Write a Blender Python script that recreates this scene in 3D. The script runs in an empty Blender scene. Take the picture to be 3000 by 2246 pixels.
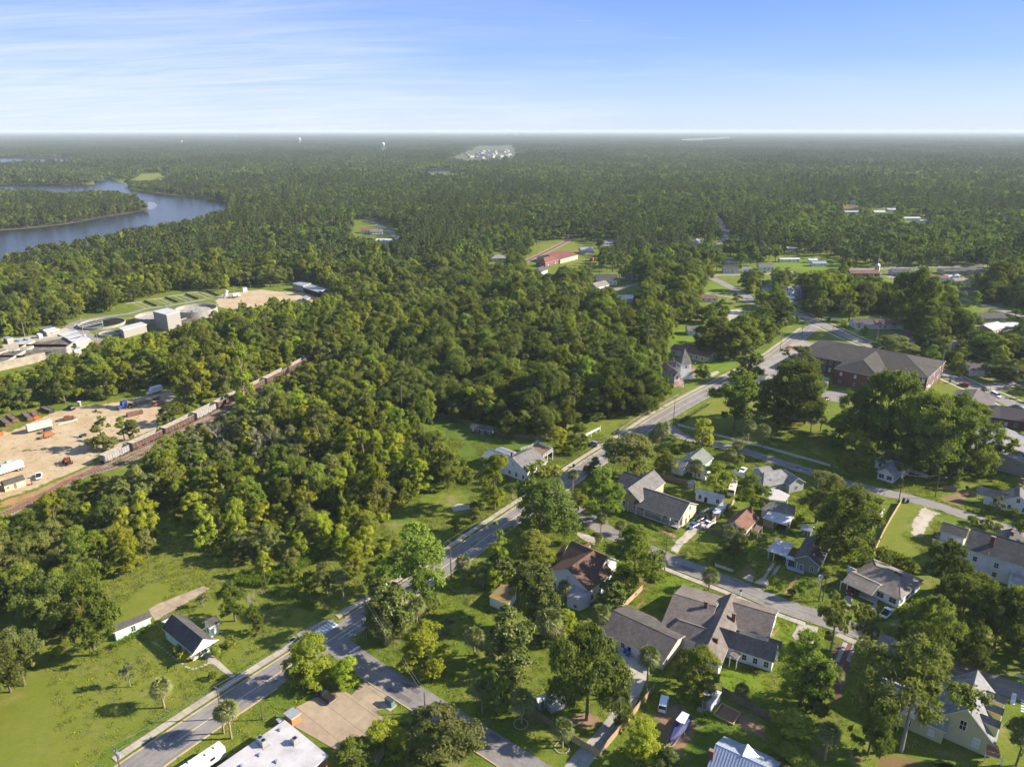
import bpy, bmesh, math, random
import numpy as np
from mathutils import Vector, Matrix

# ---------------------------------------------------------------- camera, sky, sun, exposure
SC = bpy.context.scene
COL = SC.collection
FPX, CAMH = 2130.0, 120.0
PITCH = math.atan(742 / FPX)
cam_d = bpy.data.cameras.new('camera')
cam = bpy.data.objects.new('camera', cam_d); COL.objects.link(cam)
cam.location = (0, 0, CAMH)
cam.rotation_euler = (math.pi / 2 - PITCH, 0, 0)
cam_d.sensor_fit = 'HORIZONTAL'; cam_d.sensor_width = 36.0
cam_d.lens = 36.0 * FPX / 3000.0
cam_d.clip_start = 1.0; cam_d.clip_end = 80000.0
SC.camera = cam

SUN_EL, SUN_AZ = math.radians(28.5), math.radians(4.0)      # azimuth measured from +X towards +Y
sun_vec = Vector((math.cos(SUN_EL) * math.cos(SUN_AZ), math.cos(SUN_EL) * math.sin(SUN_AZ), math.sin(SUN_EL)))
sl = bpy.data.lights.new('sun', 'SUN'); sl.energy = 4.5; sl.angle = math.radians(0.55); sl.color = (1.0, 0.905, 0.76)
so = bpy.data.objects.new('sun', sl); COL.objects.link(so)
so.rotation_euler = sun_vec.to_track_quat('Z', 'Y').to_euler()

W = bpy.data.worlds.new('World'); SC.world = W; W.use_nodes = True
def build_world():
    nt = W.node_tree; N = nt.nodes; L = nt.links
    for n in list(N): N.remove(n)
    out = N.new('ShaderNodeOutputWorld'); bg = N.new('ShaderNodeBackground'); bg.inputs['Strength'].default_value = 0.096
    sky = N.new('ShaderNodeTexSky'); sky.sky_type = 'NISHITA'; sky.sun_disc = False
    sky.sun_elevation = SUN_EL; sky.sun_rotation = math.pi / 2 - SUN_AZ
    sky.altitude = 100; sky.air_density = 1.0; sky.dust_density = 0.6; sky.ozone_density = 3.0
    hs = N.new('ShaderNodeHueSaturation'); hs.inputs['Saturation'].default_value = 1.12; hs.inputs['Value'].default_value = 1.0
    L.new(sky.outputs[0], hs.inputs['Color'])
    # clear-air gradient (pale at the horizon, deep blue above) blended over the physical sky
    tc = N.new('ShaderNodeTexCoord'); sp = N.new('ShaderNodeSeparateXYZ'); L.new(tc.outputs['Generated'], sp.inputs[0])
    cr = N.new('ShaderNodeValToRGB'); L.new(sp.outputs[2], cr.inputs[0]); el = cr.color_ramp.elements
    el[0].position = 0.0; el[0].color = (2.55,2.95,3.7,1); el[1].position = 0.155; el[1].color = (0.78,1.44,3.45,1)
    for ps, c in ((0.025,(2.15,2.75,3.85,1)),(0.08,(1.25,1.98,3.7,1)),(0.3,(0.80,1.40,3.2,1)),(0.7,(0.85,1.35,2.7,1))): e = el.new(ps); e.color = c
    sm = N.new('ShaderNodeMix'); sm.data_type = 'RGBA'; sm.inputs['Factor'].default_value = 0.90
    L.new(hs.outputs[0], sm.inputs['A']); L.new(cr.outputs[0], sm.inputs['B'])
    # cirrus: the view direction projected on a high flat layer
    def M(op, a, b=None, clamp=False):
        m = N.new('ShaderNodeMath'); m.operation = op; m.use_clamp = clamp
        for i, x in enumerate((a, b)):
            if x is None: continue
            if isinstance(x, (int, float)): m.inputs[i].default_value = x
            else: L.new(x, m.inputs[i])
        return m.outputs[0]
    zz = M('ADD', M('MAXIMUM', sp.outputs[2], 0.0), 0.10)
    cx, cy = M('DIVIDE', sp.outputs[0], zz), M('DIVIDE', sp.outputs[1], zz)
    cb = N.new('ShaderNodeCombineXYZ'); L.new(cx, cb.inputs[0]); L.new(cy, cb.inputs[1])
    def noise(scale, det, rough, loc, rot, sc, dist=0.0):
        mp = N.new('ShaderNodeMapping'); mp.inputs['Location'].default_value = loc; mp.inputs['Rotation'].default_value = (0, 0, rot)
        mp.inputs['Scale'].default_value = sc; L.new(cb.outputs[0], mp.inputs['Vector'])
        n = N.new('ShaderNodeTexNoise'); n.inputs['Scale'].default_value = scale; n.inputs['Detail'].default_value = det
        n.inputs['Roughness'].default_value = rough; n.inputs['Distortion'].default_value = dist; L.new(mp.outputs[0], n.inputs['Vector']); return n.outputs['Fac']
    big = noise(0.28, 3, 0.5, (3.3, 1.7, 0), 0.3, (1, 1, 1))
    fib = noise(1.3, 9, 0.66, (1.0, 4.0, 0), 0.35, (0.55, 2.6, 1), 0.6)
    fin = noise(3.2, 8, 0.62, (7.0, 2.0, 0), -0.5, (0.6, 2.4, 1), 0.4)
    def ramp(f, a, b):
        r = N.new('ShaderNodeMapRange'); r.interpolation_type = 'SMOOTHSTEP'
        r.inputs['From Min'].default_value = a; r.inputs['From Max'].default_value = b; L.new(f, r.inputs['Value']); return r.outputs[0]
    low = ramp(sp.outputs[2], 0.22, 0.02)
    veil = M('MULTIPLY', ramp(M('SUBTRACT', big, M('MULTIPLY', cx, 0.075)), 0.30, 0.72), ramp(fib, 0.12, 0.80))
    wisp = M('MULTIPLY', ramp(fin, 0.56, 0.80), ramp(fib, 0.48, 0.68))
    mask = M('ADD', M('MULTIPLY', veil, M('ADD', M('MULTIPLY', low, 0.62), 0.20)), M('MULTIPLY', wisp, 0.40), True)
    mx = N.new('ShaderNodeMix'); mx.data_type = 'RGBA'
    L.new(mask, mx.inputs['Factor']); L.new(sm.outputs['Result'], mx.inputs['A']); mx.inputs['B'].default_value = (3.3, 3.55, 4.0, 1)
    L.new(mx.outputs['Result'], bg.inputs['Color']); L.new(bg.outputs[0], out.inputs[0])
build_world()
SC.view_settings.view_transform = 'Standard'; SC.view_settings.look = 'None'
SC.view_settings.exposure = 1.50; SC.view_settings.gamma = 1.0
SC.cycles.use_denoising = True
SC.cycles.max_bounces = 8; SC.cycles.diffuse_bounces = 5; SC.cycles.glossy_bounces = 2; SC.cycles.transmission_bounces = 5
SC.cycles.volume_bounces = 1; SC.cycles.transparent_max_bounces = 4; SC.cycles.use_adaptive_sampling = True; SC.cycles.adaptive_threshold = 0.02
SC.cycles.caustics_reflective = False; SC.cycles.caustics_refractive = False

# ---------------------------------------------------------------- helpers
random.seed(7); RNG = np.random.default_rng(11)
_S, _C = math.sin(PITCH), math.cos(PITCH)
# survey sheets: origin and scale of the enlarged photograph sections the site was surveyed from
VW = dict(a=(0,1500,2.212),b=(1000,1500,2.212),c=(2000,1500,2.212),d=(0,750,2.208),e=(1000,750,2.208),f=(2000,750,2.208),g=(0,300,1.4747),h=(1500,300,1.4747),i=(0,800,4.424),j=(0,1120,4.424),k=(400,800,3.687),l=(2500,950,4.424),m=(2500,1300,4.424),n=(2500,1870,4.424),o=(1900,1250,4.424),p=(1400,1250,4.424),q=(1500,1550,4.424),r=(1900,1650,2.544),s=(500,1950,2.544),t=(1900,650,2.12),u=(2400,650,2.12),v=(1400,650,2.12),w=(1800,900,2.12),x=(250,1950,4.424),y=(800,1750,4.424),z=(1850,1950,5.53),A=(400,1650,4.73),B=(2000,1480,5.52),C=(2350,950,4.424),_=(0,0,1.0))
def px(v, X, Y):
    ox, oy, k = VW[v]; return ox + X / k, oy + Y / k
def P(v, X, Y, h=0.0):
    X, Y = px(v, X, Y); u = (X - 1500) / FPX; w = (Y - 1123) / FPX
    t = (CAMH - h) / (_S + w * _C); return Vector((u * t, (_C - w * _S) * t, h))
def proj(p):
    dx, dy, dz = p[0], p[1], p[2] - CAMH
    d = dy * _C - dz * _S; w = -dy * _S - dz * _C
    return 1500 + FPX * dx / d, 1123 + FPX * w / d
def poly(v, *pts): return [P(v, x, y) for x, y in pts]
def tag(o, label=None, cat=None, group=None, kind=None):
    if label: o['label'] = label
    if cat: o['category'] = cat
    if group: o['group'] = group
    if kind: o['kind'] = kind
    return o
def link(name, data, parent=None):
    o = bpy.data.objects.new(name, data); COL.objects.link(o)
    if parent: o.parent = parent
    return o
def empty(name, loc, rz=0.0, label=None, cat=None, group=None):
    o = link(name, None); o.location = loc; o.rotation_euler = (0, 0, rz); o.empty_display_size = 0.5
    return tag(o, label, cat, group)
def copy_tree(o, parent=None):
    c = o.copy(); COL.objects.link(c); c.parent = parent
    for ch in list(o.children): copy_tree(ch, c)
    return c
class MB:
    """collects faces with material slots, builds one mesh"""
    def __init__(s): s.v = []; s.f = []; s.m = []
    def face(s, pts, m=0):
        n = len(s.v); s.v += [tuple(p) for p in pts]; s.f.append(tuple(range(n, n + len(pts)))); s.m.append(m); return s
    def box(s, x0, x1, y0, y1, z0, z1, m=0, top=None):
        t = m if top is None else top
        a = [(x0,y0,z0),(x1,y0,z0),(x1,y1,z0),(x0,y1,z0),(x0,y0,z1),(x1,y0,z1),(x1,y1,z1),(x0,y1,z1)]
        n = len(s.v); s.v += a
        for q, mm in (((3,2,1,0),m),((4,5,6,7),t),((0,1,5,4),m),((1,2,6,5),m),((2,3,7,6),m),((3,0,4,7),m)):
            s.f.append(tuple(n + i for i in q)); s.m.append(mm)
        return s
    def prism(s, pts, z0, z1, m=0, top=None):
        n = len(pts); b = len(s.v); t = m if top is None else top
        ar = sum(pts[i][0]*pts[(i+1)%n][1]-pts[(i+1)%n][0]*pts[i][1] for i in range(n))
        if ar < 0: pts = pts[::-1]
        s.v += [(p[0],p[1],z0) for p in pts] + [(p[0],p[1],z1) for p in pts]
        s.f.append(tuple(range(b+n, b+2*n))); s.m.append(t); s.f.append(tuple(range(b+n-1, b-1, -1))); s.m.append(m)
        for i in range(n):
            j = (i+1) % n; s.f.append((b+i, b+j, b+n+j, b+n+i)); s.m.append(m)
        return s
    def tube(s, a, b, r0, r1=None, n=8, m=0, cap=True):
        a, b = Vector(a), Vector(b); r1 = r0 if r1 is None else r1; d = (b - a)
        if d.length < 1e-6: return s
        d.normalize(); u = d.orthogonal().normalized(); w = d.cross(u); k = len(s.v)
        for c, r in ((a, r0), (b, r1)):
            for i in range(n):
                t = 2*math.pi*i/n; s.v.append(tuple(c + u*(r*math.cos(t)) + w*(r*math.sin(t))))
        for i in range(n):
            j = (i+1) % n; s.f.append((k+i, k+j, k+n+j, k+n+i)); s.m.append(m)
        if cap:
            s.f.append(tuple(range(k+n-1, k-1, -1))); s.m.append(m); s.f.append(tuple(range(k+n, k+2*n))); s.m.append(m)
        return s
    def lathe(s, prof, n=24, m=0, c=(0,0,0)):
        k = len(s.v); q = len(prof)
        for i in range(n):
            t = 2*math.pi*i/n
            for r, z in prof: s.v.append((c[0]+r*math.cos(t), c[1]+r*math.sin(t), c[2]+z))
        for i in range(n):
            j = (i+1) % n
            for h in range(q-1): s.f.append((k+i*q+h, k+j*q+h, k+j*q+h+1, k+i*q+h+1)); s.m.append(m)
        return s
    def mesh(s, name, mats, smooth=False):
        me = bpy.data.meshes.new(name); me.from_pydata(s.v, [], s.f)
        for mm in (mats if isinstance(mats, (list, tuple)) else [mats]): me.materials.append(mm)
        me.polygons.foreach_set('material_index', s.m)
        if smooth: me.polygons.foreach_set('use_smooth', [True]*len(s.f))
        me.update(); return me
    def build(s, name, mats, parent=None, smooth=False): return link(name, s.mesh(name, mats, smooth), parent)
def inpoly(x, y, pg):
    r = False; n = len(pg); j = n-1
    for i in range(n):
        xi, yi = pg[i][0], pg[i][1]; xj, yj = pg[j][0], pg[j][1]
        if (yi > y) != (yj > y) and x < (xj-xi)*(y-yi)/(yj-yi)+xi: r = not r
        j = i
    return r
def inpoly_np(x, y, pg):
    r = np.zeros(x.shape, bool); n = len(pg); j = n-1
    for i in range(n):
        xi, yi = pg[i][0], pg[i][1]; xj, yj = pg[j][0], pg[j][1]
        if yi != yj: r ^= ((yi > y) != (yj > y)) & (x < (xj-xi)*(y-yi)/(yj-yi)+xi)
        j = i
    return r

# ---------------------------------------------------------------- materials
MATS = {}
def mat(name, col, rough=0.85, var=0.18, scale=1.2, col2=None, f2=0.5, scale2=0.12, bump=0.0, bscale=8.0, metal=0.0, spec=0.3, streak=None, obj=False, orand=0.0):
    """principled surface: base colour with fine mottling, an optional second colour in larger patches, bump"""
    if name in MATS: return MATS[name]
    if name.startswith('shingle'): scale, var, col2, f2, scale2, streak = 1.1, 0.26, tuple(x*.66 for x in col) if sum(col) > .2 else tuple(x*1.5 for x in col), 0.60, 0.35, (1.3, 1.3, .22)
    m = bpy.data.materials.new(name); m.use_nodes = True; nt = m.node_tree; N = nt.nodes; L = nt.links
    b = N['Principled BSDF']; b.inputs['Roughness'].default_value = rough; b.inputs['Metallic'].default_value = metal
    b.inputs['Specular IOR Level'].default_value = spec
    if obj: vec = N.new('ShaderNodeTexCoord').outputs['Object']
    else: vec = N.new('ShaderNodeNewGeometry').outputs['Position']
    def noise(sc, det=5, rg=0.6, v=vec):
        n = N.new('ShaderNodeTexNoise'); n.inputs['Scale'].default_value = sc; n.inputs['Detail'].default_value = det; n.inputs['Roughness'].default_value = rg
        L.new(v, n.inputs['Vector']); return n.outputs['Fac']
    def mixc(f, a, bb):
        x = N.new('ShaderNodeMix'); x.data_type = 'RGBA'
        L.new(f, x.inputs['Factor'])
        for k, q in (('A', a), ('B', bb)):
            if isinstance(q, tuple): x.inputs[k].default_value = (*q, 1)
            else: L.new(q, x.inputs[k])
        return x.outputs['Result']
    def rng(f, a, bb, c=0.0, d=1.0):
        r = N.new('ShaderNodeMapRange'); r.inputs['From Min'].default_value = a; r.inputs['From Max'].default_value = bb
        r.inputs['To Min'].default_value = c; r.inputs['To Max'].default_value = d; L.new(f, r.inputs['Value']); return r.outputs[0]
    c = tuple(col)
    cur = mixc(rng(noise(scale), 0.25, 0.75), tuple(x*(1-var) for x in c), tuple(min(1, x*(1+var)) for x in c))
    if col2: cur = mixc(rng(noise(scale2, 6, 0.62), f2-0.12, f2+0.12), cur, tuple(col2))
    if streak:
        mp = N.new('ShaderNodeMapping'); mp.inputs['Scale'].default_value = streak; L.new(vec, mp.inputs['Vector'])
        st = rng(noise(1.0, 4, 0.6, mp.outputs[0]), 0.3, 0.7, 0.78, 1.12)
        hs = N.new('ShaderNodeHueSaturation'); L.new(st, hs.inputs['Value']); L.new(cur, hs.inputs['Color']); cur = hs.outputs[0]
    if orand:
        oi = N.new('ShaderNodeObjectInfo'); hs = N.new('ShaderNodeHueSaturation')
        L.new(rng(oi.outputs['Random'], 0, 1, 1-orand, 1+orand), hs.inputs['Value']); L.new(cur, hs.inputs['Color']); cur = hs.outputs[0]
    L.new(cur, b.inputs['Base Color'])
    if bump:
        bp = N.new('ShaderNodeBump'); bp.inputs['Strength'].default_value = bump; bp.inputs['Distance'].default_value = 0.1
        L.new(noise(bscale), bp.inputs['Height']); L.new(bp.outputs[0], b.inputs['Normal'])
    MATS[name] = m; return m
ASPH = mat('asphalt', (0.185,0.170,0.155), 0.9, 0.16, 1.5, (0.225,0.206,0.186), 0.56, 0.10, 0.25, 14, streak=(0.35,0.25,1))
ASPH2 = mat('asphalt_worn', (0.195,0.178,0.160), 0.9, 0.16, 1.2, (0.25,0.225,0.196), 0.55, 0.12, 0.25, 14)
CONC = mat('concrete', (0.36,0.32,0.265), 0.9, 0.14, 0.8, (0.30,0.255,0.20), 0.56, 0.25, 0.15, 10, orand=0.09)
CONC_TAN = mat('concrete_stained', (0.315,0.245,0.165), 0.92, 0.18, 0.6, (0.22,0.17,0.118), 0.60, 0.16, 0.15, 10, orand=0.07)
CONC_GREY = mat('plant_concrete', (0.33,0.31,0.27), 0.92, 0.2, 0.5, (0.23,0.20,0.16), 0.58, 0.2, streak=(0.8,0.8,0.1))
SLUDGE = mat('sludge_stained_concrete', (0.075,0.055,0.035), 0.9, 0.5, 0.4, (0.20,0.17,0.13), 0.55, 0.25)
SHIN_DK = mat('shingle_charcoal', (0.068,0.063,0.060), 0.9, 0.30, 2.4, (0.078,0.076,0.08), 0.52, 0.3, 0.4, 6)
SHIN_GR = mat('shingle_grey', (0.155,0.145,0.135), 0.92, 0.30, 2.2, (0.20,0.185,0.165), 0.55, 0.25, 0.4, 6)
SHIN_BG = mat('shingle_brown_grey', (0.150,0.125,0.108), 0.92, 0.36, 2.6, (0.185,0.155,0.13), 0.55, 0.3, 0.4, 6)
SHIN_BR = mat('shingle_brown', (0.115,0.066,0.044), 0.92, 0.3, 2.2, (0.078,0.046,0.034), 0.55, 0.3, 0.4, 6)
SHIN_RB = mat('shingle_red_brown', (0.17,0.085,0.06), 0.92, 0.25, 2.2, (0.125,0.064,0.048), 0.56, 0.3, 0.4, 6)
SHIN_GN = mat('shingle_grey_green', (0.16,0.175,0.15), 0.92, 0.25, 2.2, (0.125,0.14,0.12), 0.55, 0.3, 0.4, 6)
SHIN_LG = mat('shingle_pale_grey', (0.22,0.216,0.212), 0.9, 0.2, 2.4, (0.265,0.256,0.245), 0.55, 0.3, 0.3, 6)
SHIN_TN = mat('shingle_weathered', (0.21,0.185,0.155), 0.92, 0.28, 2.2, (0.14,0.125,0.11), 0.54, 0.25, 0.4, 6)
RED_TILE = mat('red_roof', (0.185,0.060,0.045), 0.8, 0.25, 0.8, (0.125,0.048,0.038), 0.55, 0.2)
RUST_TIN = mat('rusted_tin_roof', (0.34,0.30,0.28), 0.6, 0.2, 1.2, (0.24,0.085,0.045), 0.50, 0.35, streak=(2.5,0.4,1))
TIN = mat('grey_tin_roof', (0.34,0.345,0.36), 0.42, 0.16, 0.9, (0.34,0.33,0.33), 0.6, 0.4, metal=0.35)
TIN_WH = mat('white_tin_roof', (0.47,0.47,0.47), 0.5, 0.12, 0.8, (0.36,0.34,0.32), 0.58, 0.3)
MEMBR = mat('white_roof_membrane', (0.44,0.42,0.415), 0.75, 0.10, 0.5, (0.31,0.29,0.285), 0.58, 0.3)
SIDE_WH = mat('white_siding', (0.66,0.67,0.67), 0.7, 0.06, 0.8, (0.58,0.57,0.54), 0.62, 0.3)
SIDE_CR = mat('cream_siding', (0.54,0.47,0.34), 0.75, 0.06, 0.8, (0.55,0.46,0.31), 0.62, 0.3)
SIDE_TN = mat('tan_siding', (0.42,0.35,0.235), 0.75, 0.08, 0.8)
SIDE_MT = mat('mint_siding', (0.42,0.60,0.48), 0.7, 0.06, 0.8)
SIDE_GN = mat('grey_green_siding', (0.14,0.18,0.16), 0.75, 0.08, 0.8)
SIDE_YL = mat('yellow_olive_siding', (0.43,0.40,0.24), 0.75, 0.07, 0.8)
SIDE_GY = mat('grey_siding', (0.33,0.34,0.34), 0.75, 0.08, 0.8)
SIDE_DK = mat('slate_siding', (0.075,0.085,0.10), 0.75, 0.1, 0.8)
def brick_mat(name, c1, c2, mortar):
    m = bpy.data.materials.new(name); m.use_nodes = True; N = m.node_tree.nodes; L = m.node_tree.links
    b = N['Principled BSDF']; b.inputs['Roughness'].default_value = 0.9
    tc = N.new('ShaderNodeTexCoord'); sp = N.new('ShaderNodeSeparateXYZ'); L.new(tc.outputs['Object'], sp.inputs[0])
    ad = N.new('ShaderNodeMath'); L.new(sp.outputs[0], ad.inputs[0]); L.new(sp.outputs[1], ad.inputs[1])
    cb = N.new('ShaderNodeCombineXYZ'); L.new(ad.outputs[0], cb.inputs[0]); L.new(sp.outputs[2], cb.inputs[1])
    bt = N.new('ShaderNodeTexBrick'); bt.inputs['Scale'].default_value = 4.0; bt.inputs['Color1'].default_value = (*c1, 1); bt.inputs['Color2'].default_value = (*c2, 1); bt.inputs['Mortar'].default_value = (*mortar, 1)
    bt.inputs['Mortar Size'].default_value = 0.012; L.new(cb.outputs[0], bt.inputs['Vector']); L.new(bt.outputs['Color'], b.inputs['Base Color']); MATS[name] = m; return m
BRICK = brick_mat('red_brick', (0.155,0.050,0.038), (0.12,0.04,0.032), (0.20,0.14,0.11))
BRICK_OR = brick_mat('orange_brick', (0.33,0.13,0.06), (0.27,0.10,0.05), (0.3,0.22,0.16))
BLOCK = brick_mat('grey_block', (0.30,0.28,0.25), (0.25,0.235,0.21), (0.2,0.19,0.17))
WOOD = mat('weathered_wood', (0.20,0.155,0.11), 0.9, 0.25, 2.0, (0.14,0.11,0.085), 0.55, 0.5, orand=0.1)
WOOD_NEW = mat('new_fence_wood', (0.36,0.26,0.15), 0.9, 0.2, 2.0, orand=0.1)
WOOD_POLE = mat('pole_wood', (0.115,0.085,0.06), 0.9, 0.25, 2.0)
DECK = mat('deck_boards', (0.17,0.11,0.075), 0.9, 0.25, 1.5)
WHITE = mat('white_paint', (0.62,0.62,0.60), 0.6, 0.05, 1.0)
GLASS = mat('window_glass', (0.018,0.022,0.028), 0.12, 0.3, 0.6, spec=0.6)
BLIND = mat('window_blind', (0.50,0.50,0.48), 0.6, 0.1, 0.8)
DARK = mat('dark_interior', (0.012,0.012,0.012), 0.95, 0.2)
BLACK = mat('black_rubber', (0.018,0.018,0.018), 0.8, 0.2)
STEEL = mat('galvanised_steel', (0.42,0.43,0.44), 0.45, 0.12, 2.0, metal=0.5)
RUST = mat('rusty_steel', (0.20,0.085,0.045), 0.85, 0.35, 1.2, (0.10,0.06,0.045), 0.55, 0.5)
def paint(name, c, rough=0.3, metal=0.0): return mat('paint_' + name, c, rough, 0.04, 1.0, spec=0.5, metal=metal)
PW, PK, PB, PS, PR = paint('white', (0.72,0.72,0.72)), paint('black', (0.014,0.014,0.016)), paint('blue', (0.03,0.07,0.28)), paint('silver', (0.34,0.35,0.36), 0.3, 0.5), paint('red', (0.20,0.018,0.018))
ORANGE = mat('orange_machine_paint', (0.58,0.13,0.025), 0.5, 0.2, 1.0, (0.32,0.09,0.03), 0.6, 0.6)
LINE_W = mat('road_paint_white', (0.62,0.61,0.59), 0.8, 0.15, 2.5, (0.40,0.39,0.38), 0.62, 0.9)
LINE_Y = mat('road_paint_yellow', (0.52,0.28,0.04), 0.8, 0.15, 2.5, (0.30,0.19,0.07), 0.60, 0.9)
MULCH = mat('mulch', (0.115,0.062,0.038), 0.95, 0.35, 3.0)
HULL = mat('boat_cover', (0.035,0.038,0.11), 0.7, 0.2, 1.0)
# ---------------------------------------------------------------- ground, patches, roads, water
from mathutils.geometry import tessellate_polygon
def grass_color(nt):
    N, L = nt.nodes, nt.links
    pos = N.new('ShaderNodeNewGeometry').outputs['Position']
    def noise(sc, det=4, rg=0.6):
        n = N.new('ShaderNodeTexNoise'); n.inputs['Scale'].default_value = sc; n.inputs['Detail'].default_value = det; n.inputs['Roughness'].default_value = rg
        L.new(pos, n.inputs['Vector']); return n.outputs['Fac']
    def rng(f, a, b, c=0., d=1.):
        r = N.new('ShaderNodeMapRange'); r.inputs['From Min'].default_value = a; r.inputs['From Max'].default_value = b
        r.inputs['To Min'].default_value = c; r.inputs['To Max'].default_value = d; L.new(f, r.inputs['Value']); return r.outputs[0]
    def mix(f, a, b):
        x = N.new('ShaderNodeMix'); x.data_type = 'RGBA'; L.new(f, x.inputs['Factor'])
        for k, q in (('A', a), ('B', b)):
            if isinstance(q, tuple): x.inputs[k].default_value = (*q, 1)
            else: L.new(q, x.inputs[k])
        return x.outputs['Result']
    c = mix(rng(noise(0.07, 5), 0.36, 0.64), (0.105,0.150,0.014), (0.168,0.178,0.024))
    c = mix(rng(noise(0.35, 6, 0.7), 0.40, 0.70), c, (0.068,0.116,0.012))
    c = mix(rng(noise(0.11, 6, 0.7), 0.55, 0.68), c, (0.215,0.180,0.078))
    hs = N.new('ShaderNodeHueSaturation'); L.new(rng(noise(3.0, 5, 0.75), 0.25, 0.75, 0.52, 1.46), hs.inputs['Value']); L.new(c, hs.inputs['Color'])
    return hs.outputs[0], noise(5.0, 5, 0.75), noise, rng, mix
def grass_mat(name, tint=None, tf=0.0):
    m = bpy.data.materials.new(name); m.use_nodes = True; nt = m.node_tree; N, L = nt.nodes, nt.links
    b = N['Principled BSDF']; b.inputs['Roughness'].default_value = 0.95; b.inputs['Specular IOR Level'].default_value = 0.1
    c, h, noise, rng, mix = grass_color(nt)
    if tint:
        x = N.new('ShaderNodeMix'); x.data_type = 'RGBA'; x.inputs['Factor'].default_value = tf; L.new(c, x.inputs['A']); x.inputs['B'].default_value = (*tint, 1); c = x.outputs['Result']
    L.new(c, b.inputs['Base Color'])
    bp = N.new('ShaderNodeBump'); bp.inputs['Strength'].default_value = 0.7; bp.inputs['Distance'].default_value = 0.15; L.new(h, bp.inputs['Height']); L.new(bp.outputs[0], b.inputs['Normal'])
    return m
def soil_mat(name, c1, c2, c3):
    m = bpy.data.materials.new(name); m.use_nodes = True; nt = m.node_tree; N, L = nt.nodes, nt.links
    b = N['Principled BSDF']; b.inputs['Roughness'].default_value = 0.95; b.inputs['Specular IOR Level'].default_value = 0.1
    g, h, noise, rng, mix = grass_color(nt)
    d = mix(rng(noise(0.09, 6, 0.65), 0.40, 0.62), c1, c2); d = mix(rng(noise(0.5, 6, 0.7), 0.52, 0.72), d, c3)
    at = N.new('ShaderNodeAttribute'); at.attribute_name = 'edge'
    ad = N.new('ShaderNodeMath'); ad.operation = 'ADD'; L.new(at.outputs['Fac'], ad.inputs[0]); L.new(rng(noise(0.45, 7, 0.72), 0.2, 0.8, -0.95, 0.30), ad.inputs[1])
    L.new(mix(rng(ad.outputs[0], 0.32, 0.58), g, d), b.inputs['Base Color'])
    bp = N.new('ShaderNodeBump'); bp.inputs['Strength'].default_value = 0.5; bp.inputs['Distance'].default_value = 0.12; L.new(h, bp.inputs['Height']); L.new(bp.outputs[0], b.inputs['Normal'])
    return m
GRASS = grass_mat('grass'); LAWN_B = grass_mat('lawn_bright', (0.120,0.195,0.010), 0.6); LAWN_Y = grass_mat('lawn_dry', (0.165,0.172,0.026), 0.5)
LAWN_D = grass_mat('lawn_deep', (0.052,0.105,0.012), 0.6); GRASS_V = grass_mat('verge_grass', (0.085,0.11,0.018), 0.4)
SAND = soil_mat('sand_yard', (0.43,0.335,0.215), (0.36,0.26,0.15), (0.47,0.39,0.28))
CLAY = soil_mat('orange_clay', (0.30,0.165,0.07), (0.36,0.22,0.10), (0.24,0.13,0.06))
SOIL = soil_mat('bare_soil', (0.20,0.125,0.075), (0.26,0.17,0.10), (0.13,0.085,0.055))
GRAVEL = soil_mat('pale_gravel', (0.42,0.37,0.30), (0.34,0.29,0.23), (0.48,0.43,0.35))
LEAFL = soil_mat('leaf_litter', (0.19,0.115,0.055), (0.15,0.11,0.045), (0.11,0.095,0.03))
BALLAST = mat('track_ballast', (0.25,0.21,0.17), 0.95, 0.3, 1.5, (0.17,0.12,0.085), 0.52, 0.2)

def fill(pts, z):
    tri = tessellate_polygon([[Vector((p[0], p[1], 0)) for p in pts]])
    vs = [(p[0], p[1], z) for p in pts]; out = []
    for t in tri:
        a, b, c = (vs[i] for i in t)
        out.append(t if (b[0]-a[0])*(c[1]-a[1])-(b[1]-a[1])*(c[0]-a[0]) > 0 else (t[0], t[2], t[1]))
    return vs, out
def sheet(name, pts, z, m, kind='structure', parent=None):
    vs, fs = fill(pts, z); me = bpy.data.meshes.new(name); me.from_pydata(vs, [], fs); me.materials.append(m)
    o = link(name, me, parent)
    if kind and not parent: o['kind'] = kind
    return o
def patch(name, pts, z, m, feather=3.0, step=3.0, jit=0.8):
    """a ground patch whose ragged border blends into the grass through the 'edge' attribute"""
    n = len(pts)
    if sum(pts[i][0]*pts[(i+1)%n][1]-pts[(i+1)%n][0]*pts[i][1] for i in range(n)) < 0: pts = pts[::-1]
    ar_ = abs(sum(pts[i][0]*pts[(i+1)%n][1]-pts[(i+1)%n][0]*pts[i][1] for i in range(n)))/2; pe_ = sum(math.dist(pts[i][:2], pts[(i+1)%n][:2]) for i in range(n)); feather = min(feather, .8*ar_/pe_)
    ring = []
    for i in range(n):
        a, b = Vector(pts[i][:2]), Vector(pts[(i+1)%n][:2]); k = max(1, int((b-a).length/step))
        for j in range(k): ring.append(a.lerp(b, j/k))
    N = len(ring); nor = []
    for i in range(N):
        d = ring[(i+1)%N]-ring[i-1]; d = d.normalized() if d.length > 1e-6 else Vector((1,0)); nor.append(Vector((-d.y, d.x)))
    rr = random.Random(len(pts)*7+int(pts[0][0])); out = [p-nn*rr.uniform(-jit, jit) for p, nn in zip(ring, nor)]
    inn = [p+nn*feather for p, nn in zip(ring, nor)]
    vs1, fs1 = fill(inn, z); vs = vs1+[(p.x, p.y, z) for p in out]; fs = list(fs1)
    for i in range(N): j = (i+1)%N; fs.append((N+i, N+j, j, i))
    me = bpy.data.meshes.new(name); me.from_pydata(vs, [], fs); me.materials.append(m)
    at = me.attributes.new('edge', 'FLOAT', 'POINT'); at.data.foreach_set('value', [1.0]*N+[0.0]*N)
    return tag(link(name, me), kind='structure')
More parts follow.
